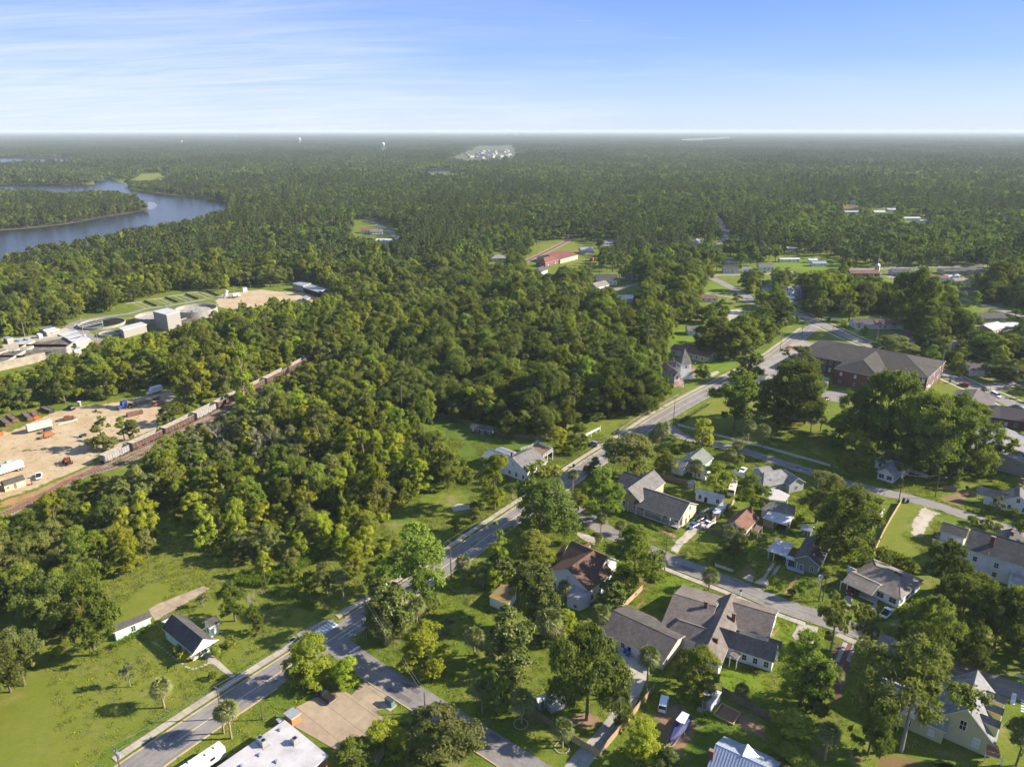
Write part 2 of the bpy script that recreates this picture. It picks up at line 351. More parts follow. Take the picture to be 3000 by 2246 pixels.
def smooth_line(pts, step=4.0):
    pts = [Vector((p[0], p[1])) for p in pts]; q = [pts[0]*2-pts[1]]+pts+[pts[-1]*2-pts[-2]]; out = []
    for i in range(1, len(q)-2):
        k = max(1, int((q[i+1]-q[i]).length/step))
        for j in range(k):
            t = j/k; a, b, c, d = q[i-1], q[i], q[i+1], q[i+2]
            out.append(0.5*((2*b)+(c-a)*t+(2*a-5*b+4*c-d)*t*t+(3*b-a-3*c+d)*t**3))
    out.append(q[-2]); return out
def offset(line, d):
    out = []
    for i, p in enumerate(line):
        t = (line[min(i+1, len(line)-1)]-line[max(i-1, 0)]).normalized(); out.append(p+Vector((-t.y, t.x))*d)
    return out
def ribbon(name, line, w, z, m, kind='structure', parent=None, h=0.0):
    a, b = offset(line, w/2), offset(line, -w/2); mb = MB()
    for i in range(len(line)-1):
        mb.face([(*b[i], z), (*b[i+1], z), (*a[i+1], z), (*a[i], z)])
        if h:
            mb.face([(*a[i], z), (*a[i+1], z), (*a[i+1], z-h), (*a[i], z-h)]); mb.face([(*b[i+1], z), (*b[i], z), (*b[i], z-h), (*b[i+1], z-h)])
    o = mb.build(name, m, parent)
    if kind and not parent: o['kind'] = kind
    return o
def along(line, d0, d1):
    """the part of a polyline between two arc lengths"""
    out, s = [], 0.0
    for i in range(len(line)-1):
        L_ = (line[i+1]-line[i]).length
        for t in (d0, d1):
            pass
        if s+L_ >= d0 and s <= d1:
            if not out: out.append(line[i].lerp(line[i+1], max(0, (d0-s)/L_)))
            out.append(line[i].lerp(line[i+1], min(1, (d1-s)/L_)))
        s += L_
    return out
def length(line): return sum((line[i+1]-line[i]).length for i in range(len(line)-1))
def nearest(line, p):
    best, s, bs = 1e9, 0.0, 0.0
    for i in range(len(line)-1):
        d = line[i+1]-line[i]; L_ = d.length; t = max(0, min(L_, (Vector(p[:2])-line[i]).dot(d)/L_)); e = (line[i]+d*(t/L_)-Vector(p[:2])).length
        if e < best: best, bs = e, s+t
        s += L_
    return bs, best
def clip_cell(pg, c, ax, hx, hy):
    ay = Vector((-ax.y, ax.x)); pts = [Vector((p[0], p[1])) for p in pg]
    for nrm, lim in ((ax, hx), (-ax, hx), (ay, hy), (-ay, hy)):
        out = []
        for i in range(len(pts)):
            a, b = pts[i], pts[(i+1)%len(pts)]; da, db = (a-c).dot(nrm)-lim, (b-c).dot(nrm)-lim
            if da <= 0: out.append(a)
            if (da < 0 < db) or (db < 0 < da): out.append(a.lerp(b, da/(da-db)))
        pts = out
        if len(pts) < 3: return []
    return pts
def panels(parent, pg, ang, sx, sy, z, m, name='slab', th=0.09, gap=0.05):
    """splits a paved polygon into poured slabs with recessed joints"""
    ax = Vector((math.cos(ang), math.sin(ang))); ay = Vector((-ax.y, ax.x)); o = Vector((pg[0][0], pg[0][1]))
    us = [(Vector((p[0], p[1]))-o).dot(ax) for p in pg]; vs = [(Vector((p[0], p[1]))-o).dot(ay) for p in pg]
    for i in range(int(min(us)//sx), int(max(us)//sx)+1):
        for j in range(int(min(vs)//sy), int(max(vs)//sy)+1):
            c = o+ax*((i+.5)*sx)+ay*((j+.5)*sy); q = clip_cell(pg, c, ax, sx/2-gap/2, sy/2-gap/2)
            if len(q) < 3: continue
            ar = abs(sum(q[k].x*q[(k+1)%len(q)].y-q[(k+1)%len(q)].x*q[k].y for k in range(len(q))))/2
            if ar > 0.25: MB().prism(q, z-th, z+random.uniform(-.006, .006)).build(name, m, parent)
def paving(name, pg, ang, sx, sy, m, z=0.075, base=None):
    r = sheet(name, pg, z-0.04, base or SOIL_J); panels(r, pg, ang, sx, sy, z, m); return r
SOIL_J = mat('joint_soil', (0.14,0.12,0.08), 0.95, 0.3)
def V2(*a): return [P('_', x, y) for x, y in a]

gm = MB(); gm.face([(-40000,-3000,0),(40000,-3000,0),(40000,38000,0),(-40000,38000,0)]); gm.build('ground', GRASS)['kind'] = 'structure'

# water
def water_mat():
    m = bpy.data.materials.new('river_water'); m.use_nodes = True; N, L = m.node_tree.nodes, m.node_tree.links
    b = N['Principled BSDF']; b.inputs['Base Color'].default_value = (0.020,0.023,0.027,1); b.inputs['Roughness'].default_value = 0.22; b.inputs['Specular IOR Level'].default_value = 0.26; b.inputs['IOR'].default_value = 1.33
    pos = N.new('ShaderNodeNewGeometry').outputs['Position']; mp = N.new('ShaderNodeMapping'); mp.inputs['Scale'].default_value = (0.10,0.5,1); L.new(pos, mp.inputs['Vector'])
    n = N.new('ShaderNodeTexNoise'); n.inputs['Scale'].default_value = 0.8; n.inputs['Detail'].default_value = 7; L.new(mp.outputs[0], n.inputs['Vector'])
    bp = N.new('ShaderNodeBump'); bp.inputs['Strength'].default_value = 0.25; bp.inputs['Distance'].default_value = 0.4; L.new(n.outputs['Fac'], bp.inputs['Height']); L.new(bp.outputs[0], b.inputs['Normal'])
    return m
WATER = water_mat()
RIV = [px('g', *q) for q in ((-60,358),(280,356),(412,356),(396,325),(470,325),(520,345),(552,357),(562,378),(700,397),(850,412),(990,434),(985,460),(900,505),(820,545),(560,585),(330,640),(100,690),(-60,740))]
sheet('river', [P('_', *q) for q in RIV], 0.12, WATER)
ISL = [px('g', *q) for q in ((-70,415),(120,412),(260,415),(400,412),(500,418),(575,432),(638,462),(560,482),(450,499),(300,527),(130,547),(-70,562))]
sheet('island', [P('_', *q) for q in ISL], 0.5, mat('marsh', (0.055,0.060,0.024), .95, .4, .3, (0.12,0.10,0.045), .58, .05))
sheet('river_reach', [P('_', *px('g', *q)) for q in ((-60,236),(120,241),(345,243),(345,250),(150,258),(-60,262))], 0.12, WATER)
sheet('river_pond', [P('_', *px('g', *q)) for q in ((1755,298),(1850,290),(2015,287),(2010,296),(1900,304),(1790,308))], 0.12, WATER)
sheet('pale_river_patch', [P('_', *px('g', *q)) for q in ((636,458),(640,430),(665,432),(682,446),(668,458),(648,464))], 0.16, mat('pale_water', (0.17,0.165,0.155), 0.3, 0.2, 0.05))  # pale grey patch laid over the river at the island tip
sheet('meadow', [P('_', *px('g', *q)) for q in ((555,338),(560,318),(640,308),(745,303),(748,312),(715,330),(640,340))], 0.1, LAWN_Y)

SCRUBG = mat('scrub_ground', (0.085,0.095,0.040), .95, .4, .05, (0.060,0.070,0.030), .5, .012); sheet('scrub_clearing', [P('_', *px('g', *q)) for q in ((880,345),(1000,338),(1010,346),(900,356))], 0.1, SCRUBG); sheet('estate_ground', [P('_', *px('g', *q)) for q in ((1950,245),(1985,205),(2090,192),(2260,182),(2260,238),(2060,256))], 0.08, SCRUBG)
# lawns and ground patches (from the survey)
def pv(v, *pts): return [P(v, x, y) for x, y in pts]
sheet('lawn', pv('_', (-250,2500),(-150,1820),(60,1890),(100,1760),(270,1770),(400,1560),(700,1600),(900,1720),(880,1850),(300,2200),(120,2500)), 0.012, LAWN_Y)
sheet('fenced_lawn', pv('e', (560,1040),(650,1030),(850,1080),(1000,1150),(1320,1190),(1330,1300),(1180,1260),(920,1340),(880,1370),(760,1300)), 0.015, LAWN_D)
sheet('lawn_strip', pv('_', (760,1690),(1250,1520),(1440,1440),(1500,1460),(1380,1530),(1000,1790),(860,1800)), 0.015, LAWN_Y)
sheet('front_lawn', pv('r', (-30,330),(130,60),(430,190),(560,330),(330,600),(40,460)), 0.016, LAWN_B)
sheet('front_lawn', pv('r', (860,560),(945,385),(1120,440),(1065,545),(1000,640)), 0.016, LAWN_B)
sheet('back_lawn', pv('r', (540,830),(620,770),(860,870),(860,1010),(560,980)), 0.016, LAWN_B)
sheet('back_lawn', pv('z', (950,700),(1300,880),(1650,1000),(1400,1250),(1180,1600),(760,1637),(1000,1260),(1180,940)), 0.018, LAWN_D)
sheet('garden_lawn', pv('w', (380,700),(590,580),(640,560),(900,640),(1272,720),(1272,952),(920,860),(600,780)), 0.014, LAWN_Y)
sheet('church_lawn', pv('w', (490,370),(640,290),(790,330),(700,400),(580,400)), 0.02, LAWN_B)
sheet('far_lawn', pv('w', (345,190),(430,115),(560,140),(480,240),(360,230)), 0.02, LAWN_B)
sheet('far_lawn', pv('t', (320,430),(400,370),(520,430),(480,455),(420,450)), 0.02, LAWN_B)
sheet('far_lawn', pv('t', (760,270),(820,215),(1010,215),(1180,240),(1150,290),(980,305)), 0.02, LAWN_B)
sheet('far_lawn', pv('u', (860,490),(1010,470),(1272,500),(1272,560),(1080,520),(950,540)), 0.02, LAWN_B)
sheet('far_lawn', pv('u', (370,350),(470,365),(460,395),(400,395)), 0.02, LAWN_B)
sheet('school_lawn', pv('t', (950,730),(1040,680),(1110,690),(1250,745),(1100,755)), 0.02, LAWN_Y)
sheet('school_lawn', pv('l', (960,780),(1000,690),(1300,780),(1450,870),(1420,950),(1150,900)), 0.02, LAWN_Y)
sheet('depot_lawn', pv('v', (370,190),(390,140),(490,140),(590,130),(730,135),(720,300),(540,280),(570,200),(440,250)), 0.02, LAWN_Y)
sheet('side_yard', pv('m', (280,1440),(480,1000),(620,770),(850,820),(760,1000),(700,1200),(950,1300),(900,1400),(560,1500)), 0.016, LAWN_Y)
patch('sand_yard', pv('d', (-120,1420),(-120,1000),(60,1120),(300,1000),(500,960),(760,930),(960,880),(1180,840),(1190,900),(1160,980),(1060,1120),(900,1180),(830,1230),(700,1270),(630,1360),(300,1500),(-120,1660)), 0.02, SAND, 5, 4, 1.5)
patch('clay_track', pv('j', (-100,1655),(0,1520),(400,1400),(900,1180),(1250,1020),(1280,1080),(700,1380),(200,1600)), 0.03, CLAY, 2.5, 3)
patch('plant_yard', pv('k', (820,300),(900,230),(1130,190),(1360,170),(1500,190),(1700,200),(2100,220),(2050,330),(1700,340),(1300,380),(1000,400),(860,370)), 0.03, SAND, 3, 4, 1)
patch('plant_yard', pv('i', (-100,850),(260,830),(480,790),(820,700),(1040,610),(1330,850),(1150,960),(900,960),(700,1100),(-100,1160)), 0.03, GRAVEL, 3, 4, 1)
patch('bare_soil', pv('z', (450,640),(700,560),(1000,620),(960,780),(1180,940),(1050,1220),(830,1560),(650,1560),(430,1200),(280,800)), 0.03, SOIL, 1.5, 1.5, .5)
patch('bare_soil', pv('z', (1290,790),(1480,560),(1790,740),(2212,1000),(2212,1250),(1640,960)), 0.034, SOIL, 0.8, 1.5, .3)
patch('gravel_drive', pv('m', (720,980),(840,830),(900,800),(1170,900),(1060,1010),(1000,1100),(960,1220),(800,1230),(700,1150)), 0.03, GRAVEL, 1.6, 1.5, .6)
patch('gravel_drive', pv('o', (260,1600),(330,1480),(480,1340),(640,1180),(760,1100),(840,1230),(700,1330),(480,1530),(380,1655)), 0.03, GRAVEL, 0.8, 1.5, .4)
patch('leaf_litter', pv('q', (1380,700),(1720,560),(2000,560),(1760,800),(1690,870),(1480,900),(1440,760)), 0.03, LEAFL, 1.2, 1.5, .5)
patch('dirt_path', pv('B', (880,1090),(1010,960),(1130,830),(1260,690),(1380,600),(1400,660),(1280,760),(1110,950),(1220,1170),(1060,1230)), 0.03, SOIL, 0.8, 1.2, .3)
patch('gravel_apron', pv('B', (920,1160),(1070,1090),(1200,1150),(1150,1250),(1010,1230)), 0.036, GRAVEL, 0.8, 1, .3)
patch('bare_soil', pv('n', (250,1640),(320,1480),(640,1480),(820,1550),(1100,1600),(1300,1655),(250,1720)), 0.03, LEAFL, 1.2, 1.5, .5)
patch('bare_soil', pv('m', (1060,700),(1250,640),(1400,580),(1480,520),(1560,650),(1420,830),(1200,760)), 0.03, SOIL, 1.5, 2, .5)
patch('bare_soil', pv('e', (690,1620),(750,1590),(840,1600),(860,1640),(720,1660)), 0.03, GRAVEL, 1.2, 1.5, .5)
patch('park_plaza', pv('w', (690,60),(720,15),(780,10),(860,30),(830,70),(760,60),(715,90)), 0.03, GRAVEL, 0.8, 2, .3)

# roads
road_main = smooth_line([P('_', *q) for q in ((60,2500),(407,2246),(800,1981),(1316,1649),(1434,1566),(1626,1434),(1734,1358),(1863,1275),(1937,1225),(2045,1164),(2248,1056),(2300,1020),(2357,978),(2392,952))])
ribbon('main_street', road_main, 7.7, 0.06, ASPH)
road_side = smooth_line([P('_', *q) for q in ((965,1868),(1065,1945),(1299,2093),(1533,2241),(1720,2360))])
ribbon('side_street', road_side, 6.4, 0.052, ASPH)
road_mid = smooth_line([P('_', *q) for q in ((1640,1440),(1752,1540),(1900,1612),(2000,1655),(2145,1710),(2294,1772),(2497,1842),(2749,1946),(2929,2006),(3120,2068))])
ribbon('cottage_street', road_mid, 6.6, 0.05, ASPH)
road_lane = smooth_line([P('_', *q) for q in ((1945,1240),(1997,1277),(2090,1300),(2160,1316),(2239,1340),(2500,1420),(2658,1457),(2771,1490),(2884,1527),(2990,1560),(3100,1595))])
ribbon('school_lane', road_lane, 6.0, 0.05, ASPH2)
road_blvd = smooth_line([P('_', *q) for q in ((2040,790),(2084,813),(2136,839),(2183,865),(2215,884),(2315,912),(2372,935),(2433,961),(2500,992),(2552,1012),(2749,1090),(2839,1129),(2918,1162),(3000,1200),(3100,1250))])
ribbon('boulevard', road_blvd, 8.5, 0.045, ASPH2)
ribbon('boulevard_branch', smooth_line(V2((2885,1140),(2940,1128),(3000,1122),(3100,1112))), 9, 0.049, ASPH2)
ribbon('hill_road', smooth_line(V2((2104,640),(2118,662),(2129,684),(2122,704),(2100,722),(2060,748),(2040,768),(2062,795),(2084,811))), 8, 0.041, ASPH2)
ribbon('far_street', smooth_line(V2((2075,808),(2120,806),(2169,805),(2260,801),(2330,797))), 7, 0.043, ASPH2)
ribbon('far_street', smooth_line(V2((1980,838),(2041,853),(2100,864),(2150,872),(2205,882))), 6, 0.042, ASPH2)
ribbon('far_street', smooth_line(V2((2560,797),(2580,803),(2607,810),(2640,824),(2660,840))), 8, 0.042, ASPH2)
ribbon('far_street', smooth_line(V2((2480,790),(2574,787),(2664,783),(2881,779),(3050,776))), 9, 0.040, ASPH2)
ribbon('far_street', smooth_line(V2((2790,868),(2830,878),(2900,897),(2960,916),(3080,950))), 8, 0.042, ASPH2)
ribbon('far_street', smooth_line(V2((1060,632),(1085,645),(1110,660),(1146,682),(1170,700))), 8, 0.042, ASPH2)
ribbon('far_street', smooth_line(V2((1800,850),(1830,840),(1870,830),(1885,822))), 6, 0.042, ASPH2)
ribbon('plant_road', smooth_line([P('i', *q) for q in ((1330,900),(1130,790),(960,720),(900,680),(1000,630),(1200,590),(1420,560),(1700,520),(1900,460),(2200,430))]+[P('k', 300,360), P('k', 600,310), P('k', 900,255), P('k', 1100,230)]), 5, 0.07, ASPH2)
sheet('school_parking_lot', pv('t', (690,905),(740,850),(800,815),(885,755),(960,736),(1075,765),(1005,812),(1000,870),(800,952),(690,940)), 0.068, mat('parking_asphalt', (0.27,0.245,0.215), 0.92, 0.18, 0.8, (0.19,0.175,0.16), 0.55, 0.12))
sheet('school_court', pv('C', (225,880),(560,860),(620,1000),(480,1010),(250,970)), 0.04, ASPH2)

# painted markings, children of their street
RM = [o for o in COL.objects if o.name == 'main_street'][0]; RS_ = bpy.data.objects['side_street']; RMID = bpy.data.objects['cottage_street']; RL = bpy.data.objects['school_lane']
for off in (-0.14, 0.14):
    ribbon('centre_line', offset(along(road_main, 30, length(road_main)-12), off), 0.12, 0.066, LINE_Y if off > 0 else LINE_W, parent=RM)
sj = nearest(road_main, P('y', 900, 520))[0]
ribbon('lane_line', offset(along(road_main, sj-1, sj+32), -1.5), 0.14, 0.066, LINE_W, parent=RM)
for off in (-3.45, 3.45): ribbon('edge_line', offset(along(road_main, 130, length(road_main)-14), off), 0.10, 0.066, LINE_W, parent=RM)
for i in range(12):
    c = Vector(P('y', 372+38*i, 587-23.0*i)); d = (Vector(P('y', 404+38*i, 606-23.0*i))-c); d.z = 0; d.normalize(); n = Vector((-d.y, d.x, 0))
    MB().face([(*(c+d*s1*1.45+n*s2*0.32).xy, 0.067) for s1, s2 in ((-1,-1),(1,-1),(1,1),(-1,1))]).build('crosswalk_bar', LINE_W, RM)
sheet('driveway_mouth', pv('y', (300,470),(480,370),(640,300),(780,280),(810,340),(400,600)), 0.046, ASPH2)
def stripe(parent, a, b, w, m, z=0.062, name='stop_line'):
    d = (b-a); d.z = 0; d.normalize(); n = Vector((-d.y, d.x, 0))*(w/2)
    MB().face([(*(q).xy, z) for q in (a-n, b-n, b+n, a+n)]).build(name, m, parent)
stripe(RS_, P('y', 985,715), P('y', 1125,628), 0.65, LINE_W)
for o_ in (-0.13, 0.13): ribbon('centre_line', offset(along(road_side, 9, 20), o_), 0.10, 0.058, LINE_Y, parent=RS_)
for o_ in (-0.13, 0.13): ribbon('centre_line', offset(along(road_mid, length(road_mid)-52, length(road_mid)), o_), 0.11, 0.056, LINE_Y, parent=RMID)
for o_ in (-0.12, 0.12): ribbon('centre_line', offset(along(road_lane, 4, 18), o_), 0.10, 0.056, LINE_Y, parent=RL)
stripe(RL, P('o', 255,60), P('o', 300,30), 0.5, LINE_W)
stripe(RMID, P('n', 2060,850), P('n', 2090,710), 0.9, LINE_W)
for i in range(5): stripe(RMID, P('n', 2170,935-35*i), P('n', 2230,955-35*i), 0.5, LINE_W, name='crosswalk_bar')

# worn wheel paths and repair patches
WPATH = mat('asphalt_polished', (0.205,0.188,0.170), 0.9, 0.12, 1.5, (0.242,0.222,0.20), 0.56, 0.10, streak=(0.3,0.3,1)); REPAIR = mat('asphalt_repair', (0.115,0.107,0.100), 0.9, 0.15, 1.2)
for ln_, pr_, off_ in ((road_main, RM, (-2.7,-1.1,1.1,2.7)), (road_mid, RMID, (-2.3,-.9,.9,2.3)), (road_lane, RL, (-1.7,1.7)), (road_side, RS_, (-2.1,-.8,.8,2.1))):
    for o_ in off_: ribbon('wheel_path', offset(along(ln_, 6, length(ln_)-10), o_), 0.55, {'main_street': .0625, 'cottage_street': .0525, 'school_lane': .0525, 'side_street': .0545}[pr_.name], WPATH, parent=pr_)
rr_ = random.Random(4)
for ln_, pr_, n_, z_ in ((road_main, RM, 12, .0645), (road_mid, RMID, 8, .0545), (road_lane, RL, 6, .0545), (road_side, RS_, 6, .0565)):
    for k_ in range(n_):
        s_ = rr_.uniform(15, min(230, length(ln_)-15)); ribbon('repair_patch', offset(along(ln_, s_, s_+rr_.uniform(1.2, 5)), rr_.uniform(-2.2, 2.2)), rr_.uniform(.7, 1.8), z_+k_*.00004, REPAIR, parent=pr_)
# kerbs
kb = mat('kerb_concrete', (0.40,0.31,0.20), 0.9, 0.15, 0.9, (0.33,0.24,0.15), 0.55, 0.5)
s1 = nearest(road_main, P('y', 300,600))[0]; s2 = nearest(road_main, P('y', 900,240))[0]
for nm, a, b_, o_ in (('kerb', 5, s1, 4.0), ('kerb', s2, length(road_main)-8, 4.0), ('kerb', 5, s1-12, -4.0), ('kerb', s2+14, s2+62, -4.0), ('kerb', s2+86, s2+170, -4.0)):
    ribbon(nm, offset(along(road_main, a, b_), o_), 0.34, 0.15, kb, h=0.2)
ribbon('kerb', offset(along(road_side, 16, 60), -3.35), 0.3, 0.14, kb, h=0.2)
ribbon('kerb', offset(along(road_mid, 40, 105), -3.45), 0.2, 0.13, CONC, h=0.2)
# sidewalks: every slab a piece of its own
slab_me = MB().box(-0.93,0.93,-0.9,0.9,-0.08,0.0).mesh('slab', CONC)
def slabs(name, line, pitch=1.9, wid=1.8, z=0.13):
    r = link(name, None); r['kind'] = 'structure'; n = int(length(line)/pitch); s = 0.0; i = 0; k = 0
    acc = [0.0]
    for j in range(len(line)-1): acc.append(acc[-1]+(line[j+1]-line[j]).length)
    for k in range(n):
        t = (k+.5)*pitch
        while acc[i+1] < t: i += 1
        d = line[i+1]-line[i]; c = line[i]+d*((t-acc[i])/d.length)
        o = link('slab', slab_me, r); o.location = (c.x, c.y, z+random.uniform(-.01,.01)); o.rotation_euler = (random.uniform(-.006,.006), 0, math.atan2(d.y, d.x)); o.scale = (pitch/1.9, wid/1.8, 1)
    return r
SWO = 5.85
slabs('sidewalk', offset(along(road_main, 20, s1+1), SWO)); slabs('sidewalk', offset(along(road_main, s2-1, s2+190), SWO))
ribbon('sidewalk', offset(along(road_main, s2+190, length(road_main)-14), SWO+0.2), 1.9, 0.12, CONC, h=0.12)
sm0 = nearest(road_mid, P('q', 1850,440))[0]; sm1 = nearest(road_mid, P('r', 1180,440))[0]
slabs('sidewalk', offset(along(road_mid, sm0, sm1), -5.0), 1.9, 1.7)
for o_ in (7.2, -7.2): ribbon('sidewalk', offset(along(road_blvd, length(road_blvd)*0.34, length(road_blvd)), o_), 1.5, 0.1, CONC, h=0.1)
sheet('ramp', pv('y', (225,620),(280,600),(300,630),(250,650)), 0.16, LINE_Y); sheet('ramp', pv('y', (830,255),(850,238),(882,262),(860,278)), 0.16, LINE_Y)
# driveways and paved yards
LOT = pv('y', (300,1420),(560,1290),(880,1195),(950,1225),(1015,1262),(1190,1085),(1590,1330),(1480,1420),(1320,1475),(1640,1720),(1300,2250),(230,1640))
a_lot = math.atan2((P('s', 1175,665)-P('s', 850,400)).y, (P('s', 1175,665)-P('s', 850,400)).x)
paving('concrete_lot', LOT, a_lot, 4.6, 4.6, CONC_TAN)
paving('concrete_drive', pv('A', (160,640),(300,560),(920,315),(1020,345),(560,620),(370,720),(260,800)), math.atan2(*(P('A', 920,315)-P('A', 260,700)).yx), 4.2, 2.6, CONC_TAN)
paving('front_walk', pv('A', (910,1270),(1010,1230),(1370,1560),(1320,1590),(990,1360)), math.atan2(*(P('A', 1340,1570)-P('A', 950,1250)).yx), 1.6, 3, CONC)
paving('concrete_pad', pv('c', (705,800),(755,715),(880,745),(850,850),(760,860)), a_lot, 3.5, 3.5, CONC)
paving('driveway', pv('p', (1250,1370),(1330,1370),(1540,1430),(1510,1530),(1400,1480),(1330,1440)), a_lot, 3, 3, CONC)
paving('garage_court', pv('b', (1790,880),(1920,900),(2000,1040),(1960,1120),(1890,1290),(1780,1260),(1760,1000)), a_lot, 4, 4, CONC)
paving('garage_drive', pv('b', (1790,1250),(1890,1290),(1780,1440),(1680,1540),(1600,1650),(1440,1650),(1530,1540),(1620,1460)), math.atan2(*(P('b', 1840,1270)-P('b', 1560,1600)).yx), 3.5, 3, CONC_GREY)
paving('drive_strip', pv('B', (1290,1165),(1450,930),(1500,940),(1340,1180)), a_lot+1.57, 2.2, 3, CONC)
paving('drive_strip', pv('B', (1370,1200),(1540,960),(1590,970),(1420,1215)), a_lot+1.57, 2.2, 3, CONC)
paving('drive_apron', pv('B', (1150,1250),(1290,1165),(1420,1215),(1350,1320)), a_lot, 3, 3, CONC)
BRPATH = mat('brick_path', (0.34,0.20,0.12), 0.9, 0.3, 2.5, (0.26,0.14,0.08), 0.5, 0.8)
sheet('brick_path', pv('B', (1640,1420),(1840,1130),(1900,1110),(1700,1430)), 0.05, BRPATH)
sheet('brick_path', pv('o', (140,1345),(180,1320),(370,1410),(340,1440)), 0.05, BRPATH)
paving('driveway', pv('c', (1020,590),(1060,540),(1105,545),(1080,640),(1040,640)), a_lot+1.57, 2.5, 2.5, CONC)
paving('front_walk', pv('c', (1200,660),(1240,590),(1265,600),(1215,690)), a_lot+1.57, 2, 2, CONC)
for i in range(2): paving('drive_strip', pv('c', (985+70*i,960),(1040+70*i,840),(1070+60*i,850),(1010+75*i,975)), a_lot+1.57, 3, 2, CONC_GREY)
sheet('brick_drive', pv('c', (930,1060),(1000,840),(1110,860),(1060,1100),(1000,1240)), 0.03, mat('brick_paving', (0.13,0.055,0.045), 0.9, 0.35, 2.0, (0.18,0.10,0.08), 0.55, 0.5))
paving('street_apron', pv('c', (985,800),(1010,780),(1130,830),(1110,860)), a_lot, 2, 2, CONC)
paving('church_walk', pv('w', (560,420),(640,395),(655,405),(610,430)), a_lot, 3, 3, CONC)
# stepping stones round the mint bungalow
for i in range(12):
    q = (232+i*36, 1092+i*27) if i < 2 else (270+(i-2)*40.5, 1105+(i-2)*31.5)
    c = P('A', *q); MB().prism([(c.x+0.42*math.cos(t+.3), c.y+0.26*math.sin(t+.3)) for t in np.linspace(0, 6.28, 9)[:-1]], 0.0, 0.07).build('stepping_stone', CONC, bpy.data.objects['front_walk'])
for q in ((690,1432),(728,1446),(778,1460),(838,1452),(898,1430),(958,1402),(1000,1378)):
    c = P('A', *q); MB().prism([(c.x+0.45*math.cos(t), c.y+0.32*math.sin(t)) for t in np.linspace(0, 6.28, 9)[:-1]], 0.0, 0.07).build('stepping_stone', CONC, bpy.data.objects['front_walk'])
# ---------------------------------------------------------------- vegetation: prototypes
def leaf_mat(name, c1, c2, hv=0.040, vv=0.45, trans=0.45, gloss=0.0):
    m = bpy.data.materials.new(name); m.use_nodes = True; N, L = m.node_tree.nodes, m.node_tree.links
    for n in list(N): N.remove(n)
    out = N.new('ShaderNodeOutputMaterial'); at = N.new('ShaderNodeAttribute'); at.attribute_name = 'rnd'
    mx = N.new('ShaderNodeMix'); mx.data_type = 'RGBA'; L.new(at.outputs['Fac'], mx.inputs['Factor']); mx.inputs['A'].default_value = (*c1, 1); mx.inputs['B'].default_value = (*c2, 1)
    oi = N.new('ShaderNodeObjectInfo'); hs = N.new('ShaderNodeHueSaturation'); L.new(mx.outputs['Result'], hs.inputs['Color'])
    def rng(f, c, d):
        r = N.new('ShaderNodeMapRange'); r.inputs['To Min'].default_value = c; r.inputs['To Max'].default_value = d; L.new(f, r.inputs['Value']); return r.outputs[0]
    wn = N.new('ShaderNodeTexWhiteNoise'); wn.noise_dimensions = '1D'; L.new(oi.outputs['Random'], wn.inputs['W'])
    L.new(rng(oi.outputs['Random'], 0.5-hv, 0.5+hv*.08), hs.inputs['Hue']); L.new(rng(wn.outputs['Value'], 1-vv*.8, 1+vv), hs.inputs['Value'])
    df = N.new('ShaderNodeBsdfDiffuse'); tr = N.new('ShaderNodeBsdfTranslucent'); ms = N.new('ShaderNodeMixShader'); ms.inputs[0].default_value = trans
    L.new(hs.outputs[0], df.inputs['Color'])
    tc = N.new('ShaderNodeMix'); tc.data_type = 'RGBA'; tc.blend_type = 'MULTIPLY'; tc.inputs['Factor'].default_value = 1.0; L.new(hs.outputs[0], tc.inputs['A']); tc.inputs['B'].default_value = (1.15,1.40,0.40,1); L.new(tc.outputs['Result'], tr.inputs['Color'])
    L.new(df.outputs[0], ms.inputs[1]); L.new(tr.outputs[0], ms.inputs[2]); last = ms.outputs[0]
    if gloss:
        gl = N.new('ShaderNodeBsdfGlossy'); gl.inputs['Roughness'].default_value = 0.35; gl.inputs['Color'].default_value = (1,1,1,1); m2 = N.new('ShaderNodeMixShader'); m2.inputs[0].default_value = gloss
        L.new(last, m2.inputs[1]); L.new(gl.outputs[0], m2.inputs[2]); last = m2.outputs[0]
    L.new(last, out.inputs['Surface']); return m
LEAF = dict(bright=leaf_mat('leaf_bright', (0.170,0.228,0.020), (0.285,0.320,0.038)), mid=leaf_mat('leaf_mid', (0.118,0.168,0.026), (0.205,0.245,0.046)),
            dark=leaf_mat('leaf_dark', (0.094,0.130,0.029), (0.166,0.196,0.049), 0.03, 0.30), olive=leaf_mat('leaf_olive', (0.135,0.162,0.048), (0.220,0.238,0.074), 0.03, 0.28),
            pine=leaf_mat('leaf_pine', (0.078,0.106,0.033), (0.130,0.158,0.050), 0.025, 0.28), mag=leaf_mat('leaf_magnolia', (0.044,0.080,0.015), (0.150,0.165,0.030), 0.02, 0.2, 0.12, 0.012),
            palm=leaf_mat('leaf_palm', (0.100,0.135,0.038), (0.22,0.23,0.085), 0.015, 0.2, 0.15), hedge=leaf_mat('leaf_hedge', (0.105,0.165,0.018), (0.185,0.235,0.034), 0.0, 0.0), grey=leaf_mat('leaf_grey', (0.150,0.160,0.078), (0.225,0.225,0.125), 0.02, 0.25, 0.2))
def _dk(c, k): return tuple(x*y for x, y in zip(c, k))
FK = (0.80, 0.84, 0.98)     # darkens far leaf colours in place of the self-shading coarse cards lack
